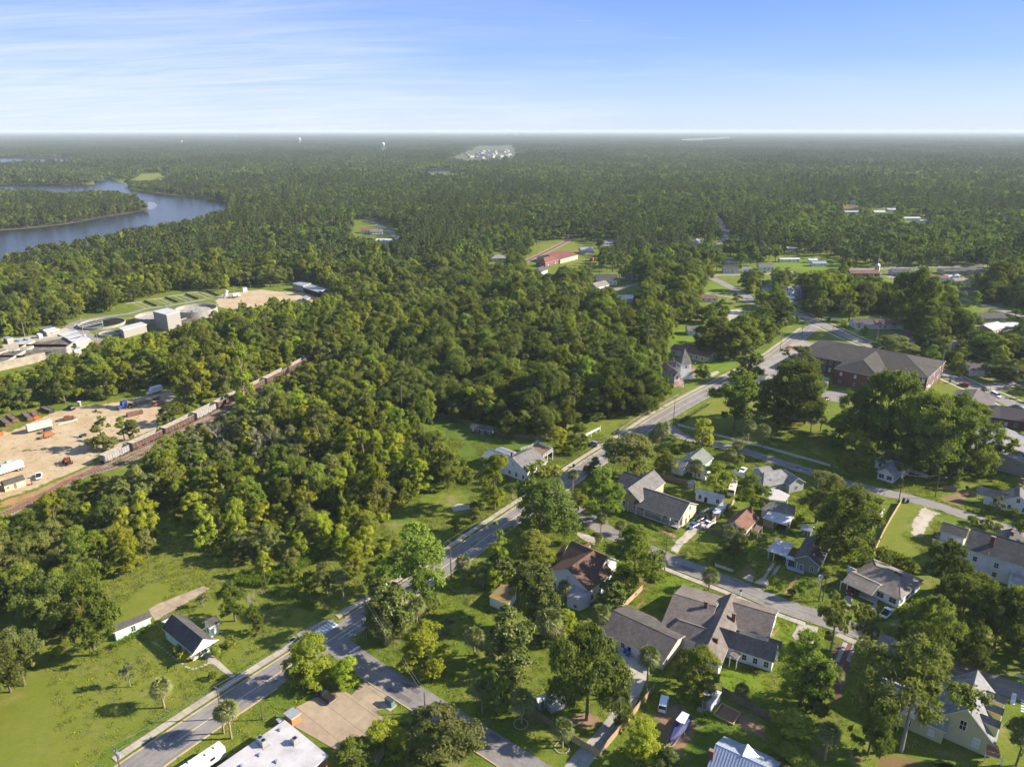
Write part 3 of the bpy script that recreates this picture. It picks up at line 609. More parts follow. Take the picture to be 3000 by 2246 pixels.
LEAF.update(f_mid=leaf_mat('leaf_far_mid', _dk((0.098,0.148,0.024), FK), _dk((0.170,0.215,0.042), FK)), f_dark=leaf_mat('leaf_far_dark', _dk((0.078,0.114,0.027), FK), _dk((0.138,0.172,0.045), FK), 0.03, 0.30), f_bright=leaf_mat('leaf_far_bright', _dk((0.145,0.205,0.018), FK), _dk((0.245,0.290,0.034), FK)), f_olive=leaf_mat('leaf_far_olive', _dk((0.116,0.146,0.046), FK), _dk((0.190,0.212,0.070), FK), 0.03, 0.28), f_pine=leaf_mat('leaf_far_pine', _dk((0.078,0.106,0.033), FK), _dk((0.130,0.158,0.050), FK), 0.025, 0.28))
BARK = mat('bark', (0.13,0.10,0.072), 0.95, 0.3, 2.0, obj=True); BARK_G = mat('bark_grey', (0.26,0.235,0.20), 0.95, 0.25, 2.0, obj=True); PALM_T = mat('palm_trunk', (0.27,0.205,0.135), 0.95, 0.3, 3.0, obj=True); THATCH = mat('dead_fronds', (0.30,0.21,0.12), 0.95, 0.3, 3.0, obj=True)

def cards_mesh(name, cen, nor, size, rnd, m, asp=0.62):
    n = len(cen); r = RNG.normal(size=(n, 3)); t = np.cross(nor, r); t /= np.linalg.norm(t, axis=1)[:, None]+1e-9; b = np.cross(nor, t)
    s = size[:, None]; k = asp
    v = np.stack([cen-t*s, cen-b*s*k+t*s*0.15, cen+t*s, cen+b*s*k-t*s*0.1], 1).reshape(-1, 3).astype(np.float32)
    me = bpy.data.meshes.new(name); me.vertices.add(4*n); me.vertices.foreach_set('co', v.ravel())
    me.loops.add(4*n); me.loops.foreach_set('vertex_index', np.arange(4*n, dtype=np.int32))
    me.polygons.add(n); me.polygons.foreach_set('loop_start', np.arange(0, 4*n, 4, dtype=np.int32))
    at = me.attributes.new('rnd', 'FLOAT', 'FACE'); at.data.foreach_set('value', rnd.astype(np.float32))
    me.materials.append(m); me.update(calc_edges=True); me.validate(); return me
def unit(n):
    d = RNG.normal(size=(n, 3)); return d/np.linalg.norm(d, axis=1)[:, None]
def crown_cards(Wd, zc, Hc, nl, n, size, shape='round', up=0.25, spread=0.64, lr=(0.30, 0.46)):
    """leaf cards on the surfaces of overlapping lobes spread through the crown; returns centres, normals, sizes, per-card value, lobe centres"""
    d = unit(nl); rad = RNG.random(nl)**0.45*spread
    lc = d*rad[:, None]*np.array([Wd/2, Wd/2, Hc/2])
    if shape == 'cone':
        t = RNG.random(nl)**1.25; a = RNG.random(nl)*6.2832; q = np.sqrt(RNG.random(nl)*.7+.3)*(1-.86*t)*spread*Wd/2; lc = np.stack([q*np.cos(a), q*np.sin(a), (t-.5)*Hc*.92], 1)
    if shape == 'dome':
        t = RNG.random(nl)**0.8; pr = np.where(t > .3, np.sqrt(np.clip(1-((t-.3)/.7)**2, 0, 1)), .78+.22*t/.3); a = RNG.random(nl)*6.2832; q = np.sqrt(RNG.random(nl)*.8+.2)*pr*spread*Wd/2*.92
        lc = np.stack([q*np.cos(a), q*np.sin(a), (t-.5)*Hc*.86], 1)
    if shape == 'flat': lc[:, 2] = np.abs(lc[:, 2])*0.75-0.12*Hc
    r = RNG.uniform(lr[0], lr[1], nl)*Wd/2
    if shape == 'cone': r *= np.clip(1.05-0.72*(lc[:, 2]/Hc+0.5), 0.3, 1.1)
    w = r**2; li = RNG.choice(nl, n, p=w/w.sum()); ncl = max(nl*9, 12)
    # clumps on the lobes
    cl = RNG.choice(nl, ncl, p=w/w.sum()); cd = unit(ncl); cd[:, 2] = np.where(cd[:, 2] < -0.35, -cd[:, 2]*0.6, cd[:, 2]); cc = lc[cl]+cd*(r[cl]*RNG.uniform(0.82, 1.10, ncl))[:, None]
    ci = RNG.integers(0, ncl, n); j = RNG.normal(size=(n, 3))*np.array([1, 1, 0.75])*(r[cl[ci]]*0.20)[:, None]
    c = cc[ci]+j; o = c-lc[cl[ci]]; o /= np.linalg.norm(o, axis=1)[:, None]+1e-9
    nor = o*0.75+RNG.normal(size=(n, 3))*0.42; nor[:, 2] += up; nor /= np.linalg.norm(nor, axis=1)[:, None]
    # drop cards buried deep inside other lobes
    keep = np.ones(n, bool)
    for k in range(nl): keep &= np.linalg.norm((c-lc[k])*np.array([1, 1, 1.05]), axis=1) > r[k]*0.60
    clr = RNG.random(ncl); rn = np.clip(clr[ci]*0.6+RNG.random(n)*0.4, 0, 1)
    c = c[keep]; c[:, 2] += zc
    return c, nor[keep], (size*RNG.uniform(0.6, 1.3, n))[keep], rn[keep], lc+np.array([0, 0, zc])
def trunk_mb(h, r, lobes, nlimb=7, lean=0.0):
    mb = MB(); top = Vector((lean, 0, h)); mb.tube((0,0,-0.3), (lean*.4,0,h*.5), r, r*.72, 8).tube((lean*.4,0,h*.5), top, r*.72, r*.45, 8)
    for q in lobes[:nlimb]:
        q = Vector(q); a = Vector((lean*.5, 0, h*random.uniform(.55, .98))); mid = a.lerp(q, .5)+Vector((0,0,-.05*(q-a).length)); mb.tube(a, mid, r*.36, r*.24, 5).tube(mid, a.lerp(q, .92), r*.24, r*.08, 5)
    return mb
PROTO = {}
def proto(key, Wd, Htot, low, kind, n, size, m, nl=14, shape='round', bark=None, **kw):
    """Wd crown width, Htot total height, low = height where the crown starts"""
    c, nr, sz, rn, lc = crown_cards(Wd, (Htot+low)/2, Htot-low, nl, n, size, shape, **kw)
    wd = 2*np.percentile(np.linalg.norm(c[:, :2], axis=1), 97); ht = np.percentile(c[:, 2], 99)
    cm = cards_mesh('crown', c, nr, sz, rn, LEAF[m]); tm = trunk_mb((Htot+low)/2, Htot*0.022+0.06, [tuple(q) for q in lc]).mesh('trunk', bark or BARK)
    PROTO.setdefault(key, []).append((cm, tm, wd, ht))
HD = 9000
for i in range(3): proto('oak', 15, 13, 1.0, 'oak', 30000, 0.225, 'dark', 30, 'dome', lr=(0.20, 0.34), spread=0.86)
for i in range(3): proto('mid', 10, 14, 1.4, 'b', 20000, 0.205, 'mid', 22, 'dome', lr=(0.22, 0.36), spread=0.80)
for i in range(2): proto('light', 12, 14, 1.8, 'b', 18000, 0.20, 'olive', 20, lr=(0.17, 0.28), spread=0.90, bark=BARK_G)
for i in range(1): proto('open', 14, 14, 2.6, 'b', 20000, 0.19, 'olive', 30, lr=(0.16, 0.25), spread=0.94, bark=BARK_G)
for i in range(3): proto('bright', 8, 12, 0.8, 'b', 18000, 0.19, 'bright', 20, 'dome', lr=(0.24, 0.38), spread=0.78)
for i in range(2): proto('tall', 8, 18, 1.0, 'b', 19000, 0.21, 'bright', 18, 'cone', lr=(0.28, 0.44), spread=0.78)
for i in range(2): proto('mag', 8, 11, 1.0, 'b', 15000, 0.21, 'mag', 20, 'dome', lr=(0.24, 0.38), spread=0.78, up=0.45)
for i in range(2): proto('olive', 9, 10, 1.2, 'b', 18000, 0.19, 'olive', 20, 'dome', lr=(0.24, 0.36), spread=0.78)
for i in range(2): proto('shrub', 3, 2.2, 0.05, 'b', 1600, 0.17, 'mid', 7, lr=(0.4, 0.6), spread=0.6)
proto('dshrub', 3, 2.2, 0.05, 'b', 1600, 0.17, 'dark', 7, lr=(0.4, 0.6), spread=0.6)
proto('bshrub', 3, 2.4, 0.05, 'b', 1600, 0.17, 'bright', 7, lr=(0.4, 0.6), spread=0.6)
proto('cone', 2.6, 4.2, 0.1, 'b', 2600, 0.16, 'bright', 10, 'cone', lr=(0.45, 0.6), spread=0.7)
proto('cedar', 6, 10, 0.3, 'b', 14000, 0.18, 'olive', 26, 'cone', lr=(0.26, 0.36), spread=0.85)
for i in range(2): proto('scrub', 6, 11, 1.2, 'b', 6000, 0.19, 'grey', 18, lr=(0.2, 0.32), spread=0.88, bark=BARK_G)
proto('sparse', 5, 6, 1.0, 'b', 1500, 0.20, 'grey', 12, lr=(0.18, 0.3), spread=0.85, bark=BARK_G)
def pine_proto(n, size, hd=True):
    H = 22; c_, n_, s_, r_, tips = [], [], [], [], []
    nb = 18 if hd else 9
    for k in range(nb):
        z = H*(0.62+0.38*k/nb); a = k*2.4; R = 3.4*(1.06-(k/nb)**1.7*0.8)*random.uniform(.6, 1); q = np.array([R*math.cos(a), R*math.sin(a), z]); tips.append(tuple(q))
        m_ = n//nb; d = unit(m_); c_.append(q+d*np.array([1.25, 1.25, 0.55])*RNG.random((m_, 1))**0.5); nn = d*0.6+RNG.normal(size=(m_, 3))*0.5; nn[:, 2] += 0.3; n_.append(nn/np.linalg.norm(nn, axis=1)[:, None]); s_.append(size*RNG.uniform(.6, 1.3, m_)); r_.append(np.clip(RNG.random()*0.6+RNG.random(m_)*0.4, 0, 1))
    c = np.concatenate(c_); cm = cards_mesh('crown', c, np.concatenate(n_), np.concatenate(s_), np.concatenate(r_), LEAF['pine' if hd else 'f_pine'], 0.35)
    tm = MB().tube((0,0,-.3), (0,0,H*.98), .28, .08, 7)
    for q in tips: tm.tube((0,0,q[2]-1.2), q, .07, .03, 4)
    return cm, tm.mesh('trunk', BARK), 8.0, 22.5
PROTO['pine'] = [pine_proto(5000, 0.30), pine_proto(5000, 0.30)]
def palm_proto(seed, skirt=True):
    rr = random.Random(seed); mb = MB(); H = 6.0; R = 2.0
    for k in range(52):
        az = k*2.399+rr.uniform(-.2, .2); el = math.radians(82-k*2.35+rr.uniform(-8, 8)); d = Vector((math.cos(el)*math.cos(az), math.cos(el)*math.sin(az), math.sin(el)))
        base = Vector((0,0,H)); hub = base+d*R*0.55*rr.uniform(.85, 1.1); side = d.cross(Vector((0,0,1)));  side = side.normalized() if side.length > 1e-3 else Vector((1,0,0)); upv = side.cross(d)
        mm = 1 if (skirt and k > 44) else 0
        mb.face([base, hub-side*.03, hub+side*.03], mm)
        for j in range(9):
            t = math.radians(-72+18*j); dd = (d*math.cos(t)+side*math.sin(t)).normalized(); tip = hub+dd*R*0.62*rr.uniform(.8, 1.1)+Vector((0,0,-.30*R*rr.uniform(.4, 1))); w = upv.cross(dd)*0.10+upv*0.02
            midp = hub.lerp(tip, .5)+Vector((0,0,.12)); mb.face([hub, midp-w, tip, midp+w], mm)
    me = mb.mesh('crown', [LEAF['palm'], THATCH]); at = me.attributes.new('rnd', 'FLOAT', 'FACE'); at.data.foreach_set('value', [rr.random() for _ in mb.f])
    tr = MB()
    for i in range(9): tr.tube((0,0,-.2+i*.68), (0,0,.50+i*.68), .24-.006*i, .20-.006*i, 9)
    return me, tr.mesh('trunk', PALM_T), 4.0, 7.6
PROTO['palm'] = [palm_proto(1), palm_proto(2), palm_proto(3, False)]
def bare_proto(seed):
    rr = random.Random(seed); mb = MB()
    def grow(p, d, L_, r, dep):
        q = p+d*L_; mb.tube(p, q, r, r*.6, 5 if dep > 1 else 3, 0, False)
        if dep == 0: return
        for k in range(rr.choice((2, 3, 3))):
            nd = (d+Vector((rr.uniform(-.8, .8), rr.uniform(-.8, .8), rr.uniform(-.1, .7)))).normalized(); grow(p.lerp(q, rr.uniform(.5, 1)), nd, L_*rr.uniform(.55, .8), r*.58, dep-1)
    grow(Vector((0,0,-.3)), Vector((0,0,1)), 5.0, .22, 5)
    return mb.mesh('crown', BARK_G), MB().tube((0,0,-.3), (0,0,5), .26, .2, 6).mesh('trunk', BARK_G), 7.0, 12.5
PROTO['bare'] = [bare_proto(3), bare_proto(8)]
# low-detail versions for the far wood
def ld(key, *a, **k): proto(key, *a, **k)
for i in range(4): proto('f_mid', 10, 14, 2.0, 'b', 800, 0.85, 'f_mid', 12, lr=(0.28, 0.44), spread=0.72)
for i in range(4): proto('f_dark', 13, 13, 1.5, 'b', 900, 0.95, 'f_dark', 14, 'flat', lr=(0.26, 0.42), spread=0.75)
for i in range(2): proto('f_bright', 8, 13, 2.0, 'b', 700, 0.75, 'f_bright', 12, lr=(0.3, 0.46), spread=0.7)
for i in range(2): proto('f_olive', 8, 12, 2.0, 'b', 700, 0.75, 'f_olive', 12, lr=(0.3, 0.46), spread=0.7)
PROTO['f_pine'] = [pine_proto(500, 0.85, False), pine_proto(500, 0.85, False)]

def join_meshes(name, parts):
    """one mesh (with 'rnd') from several (mesh, matrix) pieces"""
    V, LV, LS, MI, RN, mats, off, lo = [], [], [], [], [], [], 0, 0
    for me, M_ in parts:
        n = len(me.vertices); co = np.empty(n*3, np.float32); me.vertices.foreach_get('co', co); co = co.reshape(-1, 3); A = np.array(M_); V.append(co@A[:3, :3].T+A[:3, 3])
        nl = len(me.loops); vi = np.empty(nl, np.int32); me.loops.foreach_get('vertex_index', vi); LV.append(vi+off)
        npg = len(me.polygons); ls = np.empty(npg, np.int32); me.polygons.foreach_get('loop_start', ls); LS.append(ls+lo)
        mi = np.empty(npg, np.int32); me.polygons.foreach_get('material_index', mi); mp = []
        for m in me.materials:
            if m not in mats: mats.append(m)
            mp.append(mats.index(m))
        MI.append(np.array(mp, np.int32)[mi])
        r = np.zeros(npg, np.float32)
        if 'rnd' in me.attributes: me.attributes['rnd'].data.foreach_get('value', r)
        RN.append(r); off += n; lo += nl
    V, LV, LS, MI, RN = (np.concatenate(q) for q in (V, LV, LS, MI, RN))
    me = bpy.data.meshes.new(name); me.vertices.add(len(V)); me.vertices.foreach_set('co', V.astype(np.float32).ravel()); me.loops.add(len(LV)); me.loops.foreach_set('vertex_index', LV)
    me.polygons.add(len(LS)); me.polygons.foreach_set('loop_start', LS)
    for m in mats: me.materials.append(m)
    me.polygons.foreach_set('material_index', MI); at = me.attributes.new('rnd', 'FLOAT', 'FACE'); at.data.foreach_set('value', RN); me.update(calc_edges=True); me.validate(); return me

# ---------------------------------------------------------------- the wood: scatter, nearest trees as things, the rest one mass
def cp(v, *pts): return [px(v, *q) for q in pts]
CLEAR = [
 cp('a', (-50,1700),(-50,1190),(150,1150),(240,960),(460,900),(560,850),(690,640),(640,480),(780,420),(900,370),(1060,250),(1090,170),(1000,60),(985,-20),(1040,-20),(1180,90),(1290,180),(1340,270),(1420,350),(1560,420),(1740,480),(1850,400),(2000,300),(2212,190),(2212,1700)),
 cp('a', (-60,770),(-60,660),(190,660),(210,760)),
 cp('e', (370,1656),(470,1580),(600,1550),(700,1510),(860,1500),(900,1640),(900,1760),(250,1800)),
 cp('e', (560,1040),(650,1030),(850,1085),(850,1070),(990,1100),(990,1150),(1240,1200),(1320,1190),(1350,1300),(1600,1240),(1560,1180),(1660,1110),(1720,1120),(1990,1060),(2230,890),(2230,1760),(1000,1760),(1060,1450),(900,1350),(880,1370),(760,1300),(690,1170)),
 cp('w', (-10,810),(190,690),(370,570),(370,500),(270,350),(330,310),(330,240),(440,215),(640,270),(650,330),(790,330),(880,280),(1000,200),(1060,130),(1280,80),(1280,960),(-10,960)),
 cp('w', (345,200),(430,115),(540,150),(480,240)), cp('w', (455,90),(550,90),(550,180),(455,180)),
 [(1000,1720),(1240,1580),(1400,1480),(1500,1380),(1700,1250),(1990,1180),(2090,1110),(2250,1040),(2350,960),(2420,945),(2560,1005),(2760,1085),(2880,1125),(3080,1120),(3080,2350),(900,2350)],
 cp('k', (0,300),(300,220),(700,180),(850,190),(940,190),(1350,120),(1500,170),(1680,90),(1900,110),(2180,190),(2100,220),(1960,250),(1880,320),(1780,270),(1420,270),(1300,320),(1090,310),(1060,380),(860,400),(740,440),(720,500),(640,530),(520,530),(340,640),(240,620),(100,670),(0,700)),
 cp('i', (-60,820),(230,830),(470,780),(490,700),(680,670),(780,720),(1040,600),(1160,540),(1580,470),(1580,400),(2212,260),(2212,740),(1930,790),(1500,850),(1320,870),(1310,920),(1180,880),(1100,960),(1060,1050),(920,1040),(600,1100),(500,1160),(300,1260),(-60,1320)),
 cp('d', (-60,1590),(40,1520),(170,1440),(-60,1440)),
 cp('d', (-60,1000),(60,1030),(150,990),(420,960),(520,930),(760,940),(790,910),(960,850),(1050,835),(1180,840),(1180,900),(1080,960),(1030,1060),(1240,1010),(1340,960),(1400,930),(1550,870),(1720,780),(1900,700),(2070,610),(2080,640),(1850,760),(1740,830),(1590,890),(1500,960),(1420,1000),(1260,1080),(1100,1140),(1020,1190),(950,1270),(800,1370),(740,1400),(560,1420),(400,1480),(180,1600),(60,1656),(-60,1670)),
 cp('v', (300,250),(380,130),(600,105),(730,130),(740,270),(540,290),(430,320),(340,300)), cp('v', (75,260),(80,195),(175,185),(175,250)), cp('v', (695,415),(700,370),(760,310),(860,330),(870,380),(810,410)),
 cp('v', (905,350),(905,290),(985,290),(1030,330),(1030,350)), cp('v', (840,430),(960,380),(1020,390),(990,430),(950,495),(860,455)), cp('v', (600,570),(640,530),(685,535),(680,570)), cp('v', (780,150),(785,105),(835,105),(835,140)), cp('v', (645,190),(650,150),(700,150),(700,190)), cp('v', (1060,330),(1075,300),(1095,315),(1090,330)),
 cp('t', (258,138),(258,85),(333,85),(333,138)), cp('t', (385,170),(430,110),(470,60),(415,0),(440,-10),(498,60),(480,120),(430,165)), cp('t', (330,290),(390,320),(540,315),(760,310),(770,330),(560,340),(440,350),(580,420),(660,470),(665,510),(400,470),(300,440),(320,420),(390,370),(370,330)),
 cp('t', (450,310),(455,260),(560,260),(565,310)), cp('t', (470,255),(480,215),(545,215),(545,250)), cp('t', (575,310),(575,262),(655,265),(655,310)), cp('t', (680,290),(680,247),(780,250),(780,295)), cp('t', (770,270),(820,210),(1010,210),(1100,225),(1190,240),(1150,290),(980,305)), cp('t', (858,175),(858,142),(918,142),(918,175)),
 cp('t', (670,410),(670,372),(820,380),(740,428)), cp('t', (850,470),(850,392),(965,388),(960,460),(925,520),(880,520)), cp('t', (380,600),(480,540),(640,520),(660,560),(560,580),(500,610),(410,620)), cp('t', (740,620),(740,565),(810,565),(810,620)), cp('t', (245,700),(245,620),(340,620),(340,700)), cp('t', (130,760),(130,650),(250,630),(250,760)), cp('t', (310,440),(420,455),(415,500),(330,485)),
 cp('t', (860,560),(880,530),(1000,580),(1280,690),(1280,960),(690,960),(830,700),(960,640),(850,600)),
 cp('u', (195,335),(195,280),(375,278),(380,345)), cp('u', (375,290),(1040,265),(1040,300),(1000,315),(900,330),(910,385),(700,400),(470,400),(380,350)), cp('u', (860,440),(860,385),(995,400),(995,445)), cp('u', (885,465),(1020,490),(1290,560),(1290,605),(1100,565),(960,545),(850,520)), cp('u', (925,600),(925,530),(1160,585),(1255,635),(1150,705),(990,660)),
 cp('u', (200,650),(205,575),(500,590),(610,660),(610,755),(480,775),(330,780)), cp('u', (510,780),(510,715),(645,715),(645,785)), cp('u', (755,770),(755,715),(905,715),(890,775)), cp('u', (-10,620),(110,640),(330,770),(640,850),(800,950),(-10,950)), cp('u', (115,560),(115,520),(180,520),(180,560)), cp('u', (10,610),(10,560),(160,560),(160,600)),
 cp('l', (1500,680),(1500,425),(1800,425),(1800,680)), cp('l', (980,560),(1100,540),(1500,760),(1720,720),(2230,690),(2230,1240),(980,900)),
 cp('h', (1428,480),(1440,440),(1505,440),(1500,478)), cp('g', (1525,570),(1530,510),(1600,505),(1720,545),(1720,600),(1640,600)), cp('g', (1985,215),(2000,195),(2230,185),(2230,232),(2050,250),(1960,243)), cp('h', (-10,190),(50,205),(60,215),(-10,220)),
 cp('g', (890,345),(995,340),(1000,345),(905,353)),
 cp('g', (1110,315),(1110,285),(1128,285),(1128,315)), cp('h', (1560,480),(1570,462),(1660,452),(1660,472)), cp('h', (1690,505),(1700,490),(1800,500),(1795,518)), cp('h', (700,165),(760,158),(960,150),(960,156),(800,166)),
 cp('g', (-60,359),(412,357),(396,325),(470,325),(552,358),(562,378),(700,397),(850,412),(985,435),(960,460),(820,500),(560,545),(330,590),(100,625),(-60,680),(-60,560),(300,527),(560,482),(640,467),(645,450),(590,398),(480,380),(380,382),(260,388),(130,374),(-60,377)),
 cp('g', (-60,239),(345,246),(340,252),(-60,259)), cp('g', (1760,300),(1850,292),(2012,289),(2005,295),(1900,302)), cp('g', (565,334),(565,318),(640,309),(742,305),(712,328),(640,337)), cp('g', (318,308),(320,298),(345,296),(345,308)),
]
def proj_np(x, y, z):
    d = y*_C-(z-CAMH)*_S; w = -y*_S-(z-CAMH)*_C; return 1500+FPX*x/d, 1123+FPX*w/d
def clear_mask(x, y, h, w):
    """True where a tree of that height and width would not stand in, or hide, open ground seen in the survey"""
    ok = np.ones(x.shape, bool)
    pts = [(0, 0), (0, .3), (0, .6), (0, .93), (-.36, .6), (.36, .6), (-.3, .85), (.3, .85)]
    P2 = [proj_np(x+dx*w, y, dz*h) for dx, dz in pts]
    for pg in CLEAR:
        a = np.array(pg); x0, x1, y0, y1 = a[:, 0].min(), a[:, 0].max(), a[:, 1].min(), a[:, 1].max()
        for X, Y in P2:
            q = ok & (X > x0) & (X < x1) & (Y > y0) & (Y < y1)
            if q.any():
                idx = np.nonzero(q)[0]; r = inpoly_np(X[idx], Y[idx], pg); ok[idx[r]] = False
    return ok
def scatter(y0, y1, sp, jit=0.42):
    xs = np.arange(-0.74*y1-40, 0.74*y1+40, sp); ys = np.arange(y0, y1, sp); X, Y = np.meshgrid(xs, ys); X = X.ravel()+RNG.uniform(-jit, jit, X.size)*sp; Y = Y.ravel()+RNG.uniform(-jit, jit, Y.size)*sp
    k = np.abs(X) < 0.73*Y+30; return X[k], Y[k]
def vnoise(x, y, s, seed=0):
    x, y = x/s, y/s; xi, yi = np.floor(x).astype(int), np.floor(y).astype(int); xf, yf = x-xi, y-yi
    def h(a, b): q = np.sin(a*127.1+b*311.7+seed*74.7)*43758.5453; return q-np.floor(q)
    u, v = xf*xf*(3-2*xf), yf*yf*(3-2*yf)
    return (h(xi,yi)*(1-u)+h(xi+1,yi)*u)*(1-v)+(h(xi,yi+1)*(1-u)+h(xi+1,yi+1)*u)*v
ZONE_BRIGHT = [(280,1090),(700,1010),(960,1000),(1240,1300),(1290,1500),(900,1720),(640,1700),(420,1520),(300,1300)]
ZONE_DEAD = cp('d', (1250,1150),(1600,1080),(1950,1150),(1900,1450),(1500,1500),(1250,1350))
PKEYS = ['oak', 'mid', 'light', 'bright', 'tall', 'mag', 'olive', 'shrub', 'bshrub', 'bare', 'pine', 'scrub']; FKEYS = ['f_mid', 'f_dark', 'f_bright', 'f_olive', 'f_pine']
WOODCOL = bpy.data.collections.new('wood_prototypes'); PIDX = {}
def reg(name, me):
    o = bpy.data.objects.new('t%03d_%s' % (len(PIDX), name), me); WOODCOL.objects.link(o); PIDX[o.name] = len(PIDX); return PIDX[o.name]
POOL = {}
for k in PKEYS+FKEYS: POOL[k] = [(reg(k, join_meshes(k, [(c, Matrix()), (t, Matrix())])), w, h) for c, t, w, h in PROTO[k]]
WOOD_PTS = []       # x, y, index, scale xy, scale z, rotation
NEAR = []           # candidates for single trees
def pick(keys, pr, n): return RNG.choice(len(keys), n, p=np.array(pr)/sum(pr))
def plant(X, Y, far=False):
    n = len(X); PX, PY = proj_np(X, Y, 6.0); u = vnoise(X, Y, 60, 1); u2 = vnoise(X, Y, 140, 5); u3 = vnoise(X, Y, 330, 9)
    br = inpoly_np(PX, PY, ZONE_BRIGHT); dead = inpoly_np(PX, PY, ZONE_DEAD); r = RNG.random(n); key = np.empty(n, object)
    if not far:
        leftw = (PX < 1150) & ~br
        for i in range(n):
            if dead[i] and r[i] < 0.72: key[i] = 'bare' if r[i] < 0.20 else 'scrub' if r[i] < .58 else 'light'
            elif br[i]: key[i] = random.choices(('bright','tall','mid','olive','light'), (4,2.0,3.5,1,1.2))[0]
            elif leftw[i]: key[i] = random.choices(('mid','bright','tall','olive','oak','light'), (4,1.6+2*u[i],1.2,1.2,1,0.8))[0]
            else: key[i] = random.choices(('oak','mid','tall','olive','bright','light','pine'), (2+2.5*u2[i],3.5,.4,.9,.5*u[i],.9,.15))[0]
    else:
        st = np.floor(vnoise(X, Y, 210, 21)*5.99).astype(int)
        SW = ((5,1,1,1,.3),(1,5,.3,1,.3),(2,1,4,2,.2),(1,2,.3,1,6),(2,1,.5,5,1),(3,3,.6,1,1))
        for i in range(n): key[i] = random.choices(FKEYS, SW[st[i]])[0] if r[i] < .62 else random.choices(FKEYS, (3,.6+3.4*u2[i],.5+2.2*(u[i]>.58),1.0+1.6*(u2[i]<.35),0.2+4.2*max(0,u3[i]-.42)))[0]
    return key
def place(X, Y, keys, near=False, sc=(0.72, 1.18)):
    n = len(X); var = np.array([random.randrange(len(POOL[k])) for k in keys]); s = RNG.uniform(sc[0], sc[1], n)*(0.80+0.42*vnoise(X, Y, 90, 3)); sz = s*RNG.uniform(0.82, 1.18, n)*np.where(RNG.random(n) < .09, 1.32, 1.0)
    w = np.array([POOL[k][v][1] for k, v in zip(keys, var)])*s; h = np.array([POOL[k][v][2] for k, v in zip(keys, var)])*sz
    ok = clear_mask(X, Y, h, w)
    for i in np.nonzero(ok)[0]:
        row = (X[i], Y[i], POOL[keys[i]][var[i]][0], s[i], sz[i], random.uniform(0, 6.28)); (NEAR if near else WOOD_PTS).append(row+((keys[i], var[i]) if near else ()))
X, Y = scatter(120, 620, 6.6); place(X, Y, plant(X, Y), True, (0.62, 1.32))
X, Y = scatter(120, 470, 5.2); k = np.full(len(X), 'shrub', object); k[::3] = 'bshrub'; place(X, Y, k, False, (0.8, 1.7))
X, Y = scatter(620, 1750, 8.4); place(X, Y, plant(X, Y, True), False, (0.72, 1.2))
# far canopy in clumps of many trees
def clump(size, nt, seed, pines):
    rr = random.Random(seed); parts = []
    for k in range(nt):
        key = 'f_pine' if rr.random() < pines else rr.choice(('f_mid', 'f_mid', 'f_dark', 'f_olive'))
        c, t, w, h = rr.choice(CL[key]); s = rr.uniform(.75, 1.25); parts.append((c, Matrix.Translation((rr.uniform(-size/2, size/2), rr.uniform(-size/2, size/2), 0))@Matrix.Rotation(rr.uniform(0, 6), 4, 'Z')@Matrix.Scale(s, 4)))
    return join_meshes('clump', parts)
CL = {}
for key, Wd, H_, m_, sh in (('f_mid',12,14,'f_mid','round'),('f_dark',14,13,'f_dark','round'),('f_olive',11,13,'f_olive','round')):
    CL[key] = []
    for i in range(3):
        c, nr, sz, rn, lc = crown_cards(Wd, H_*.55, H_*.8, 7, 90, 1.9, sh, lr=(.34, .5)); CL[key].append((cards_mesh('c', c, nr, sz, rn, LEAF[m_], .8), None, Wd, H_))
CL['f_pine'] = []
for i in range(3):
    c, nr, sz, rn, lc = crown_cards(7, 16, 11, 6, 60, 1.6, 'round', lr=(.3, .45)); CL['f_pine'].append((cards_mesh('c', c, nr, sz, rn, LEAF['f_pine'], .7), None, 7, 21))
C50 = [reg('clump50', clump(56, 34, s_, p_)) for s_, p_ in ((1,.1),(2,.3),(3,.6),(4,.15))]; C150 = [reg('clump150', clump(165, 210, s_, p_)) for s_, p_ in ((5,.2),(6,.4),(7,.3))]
def place_clumps(y0, y1, sp, pool, w):
    X, Y = scatter(y0, y1, sp, 0.2); ok = clear_mask(X, Y, np.full(len(X), 21.0), np.full(len(X), w)); u3 = vnoise(X, Y, 700, 9)
    for i in np.nonzero(ok)[0]: WOOD_PTS.append((X[i], Y[i], pool[min(len(pool)-1, int(u3[i]*len(pool)*0.8+random.random()*1.2))], random.uniform(.95, 1.1), random.uniform(.85, 1.2), random.choice((0, 1.57, 3.14, 4.71))+random.uniform(-.2, .2)))
place_clumps(1750, 4200, 50, C50, 50); place_clumps(4200, 15000, 150, C150, 60); place_clumps(15000, 30000, 300, C150, 60)
NEAR.sort(key=lambda q: (q[0]**2+q[1]**2)/(q[3]**2))
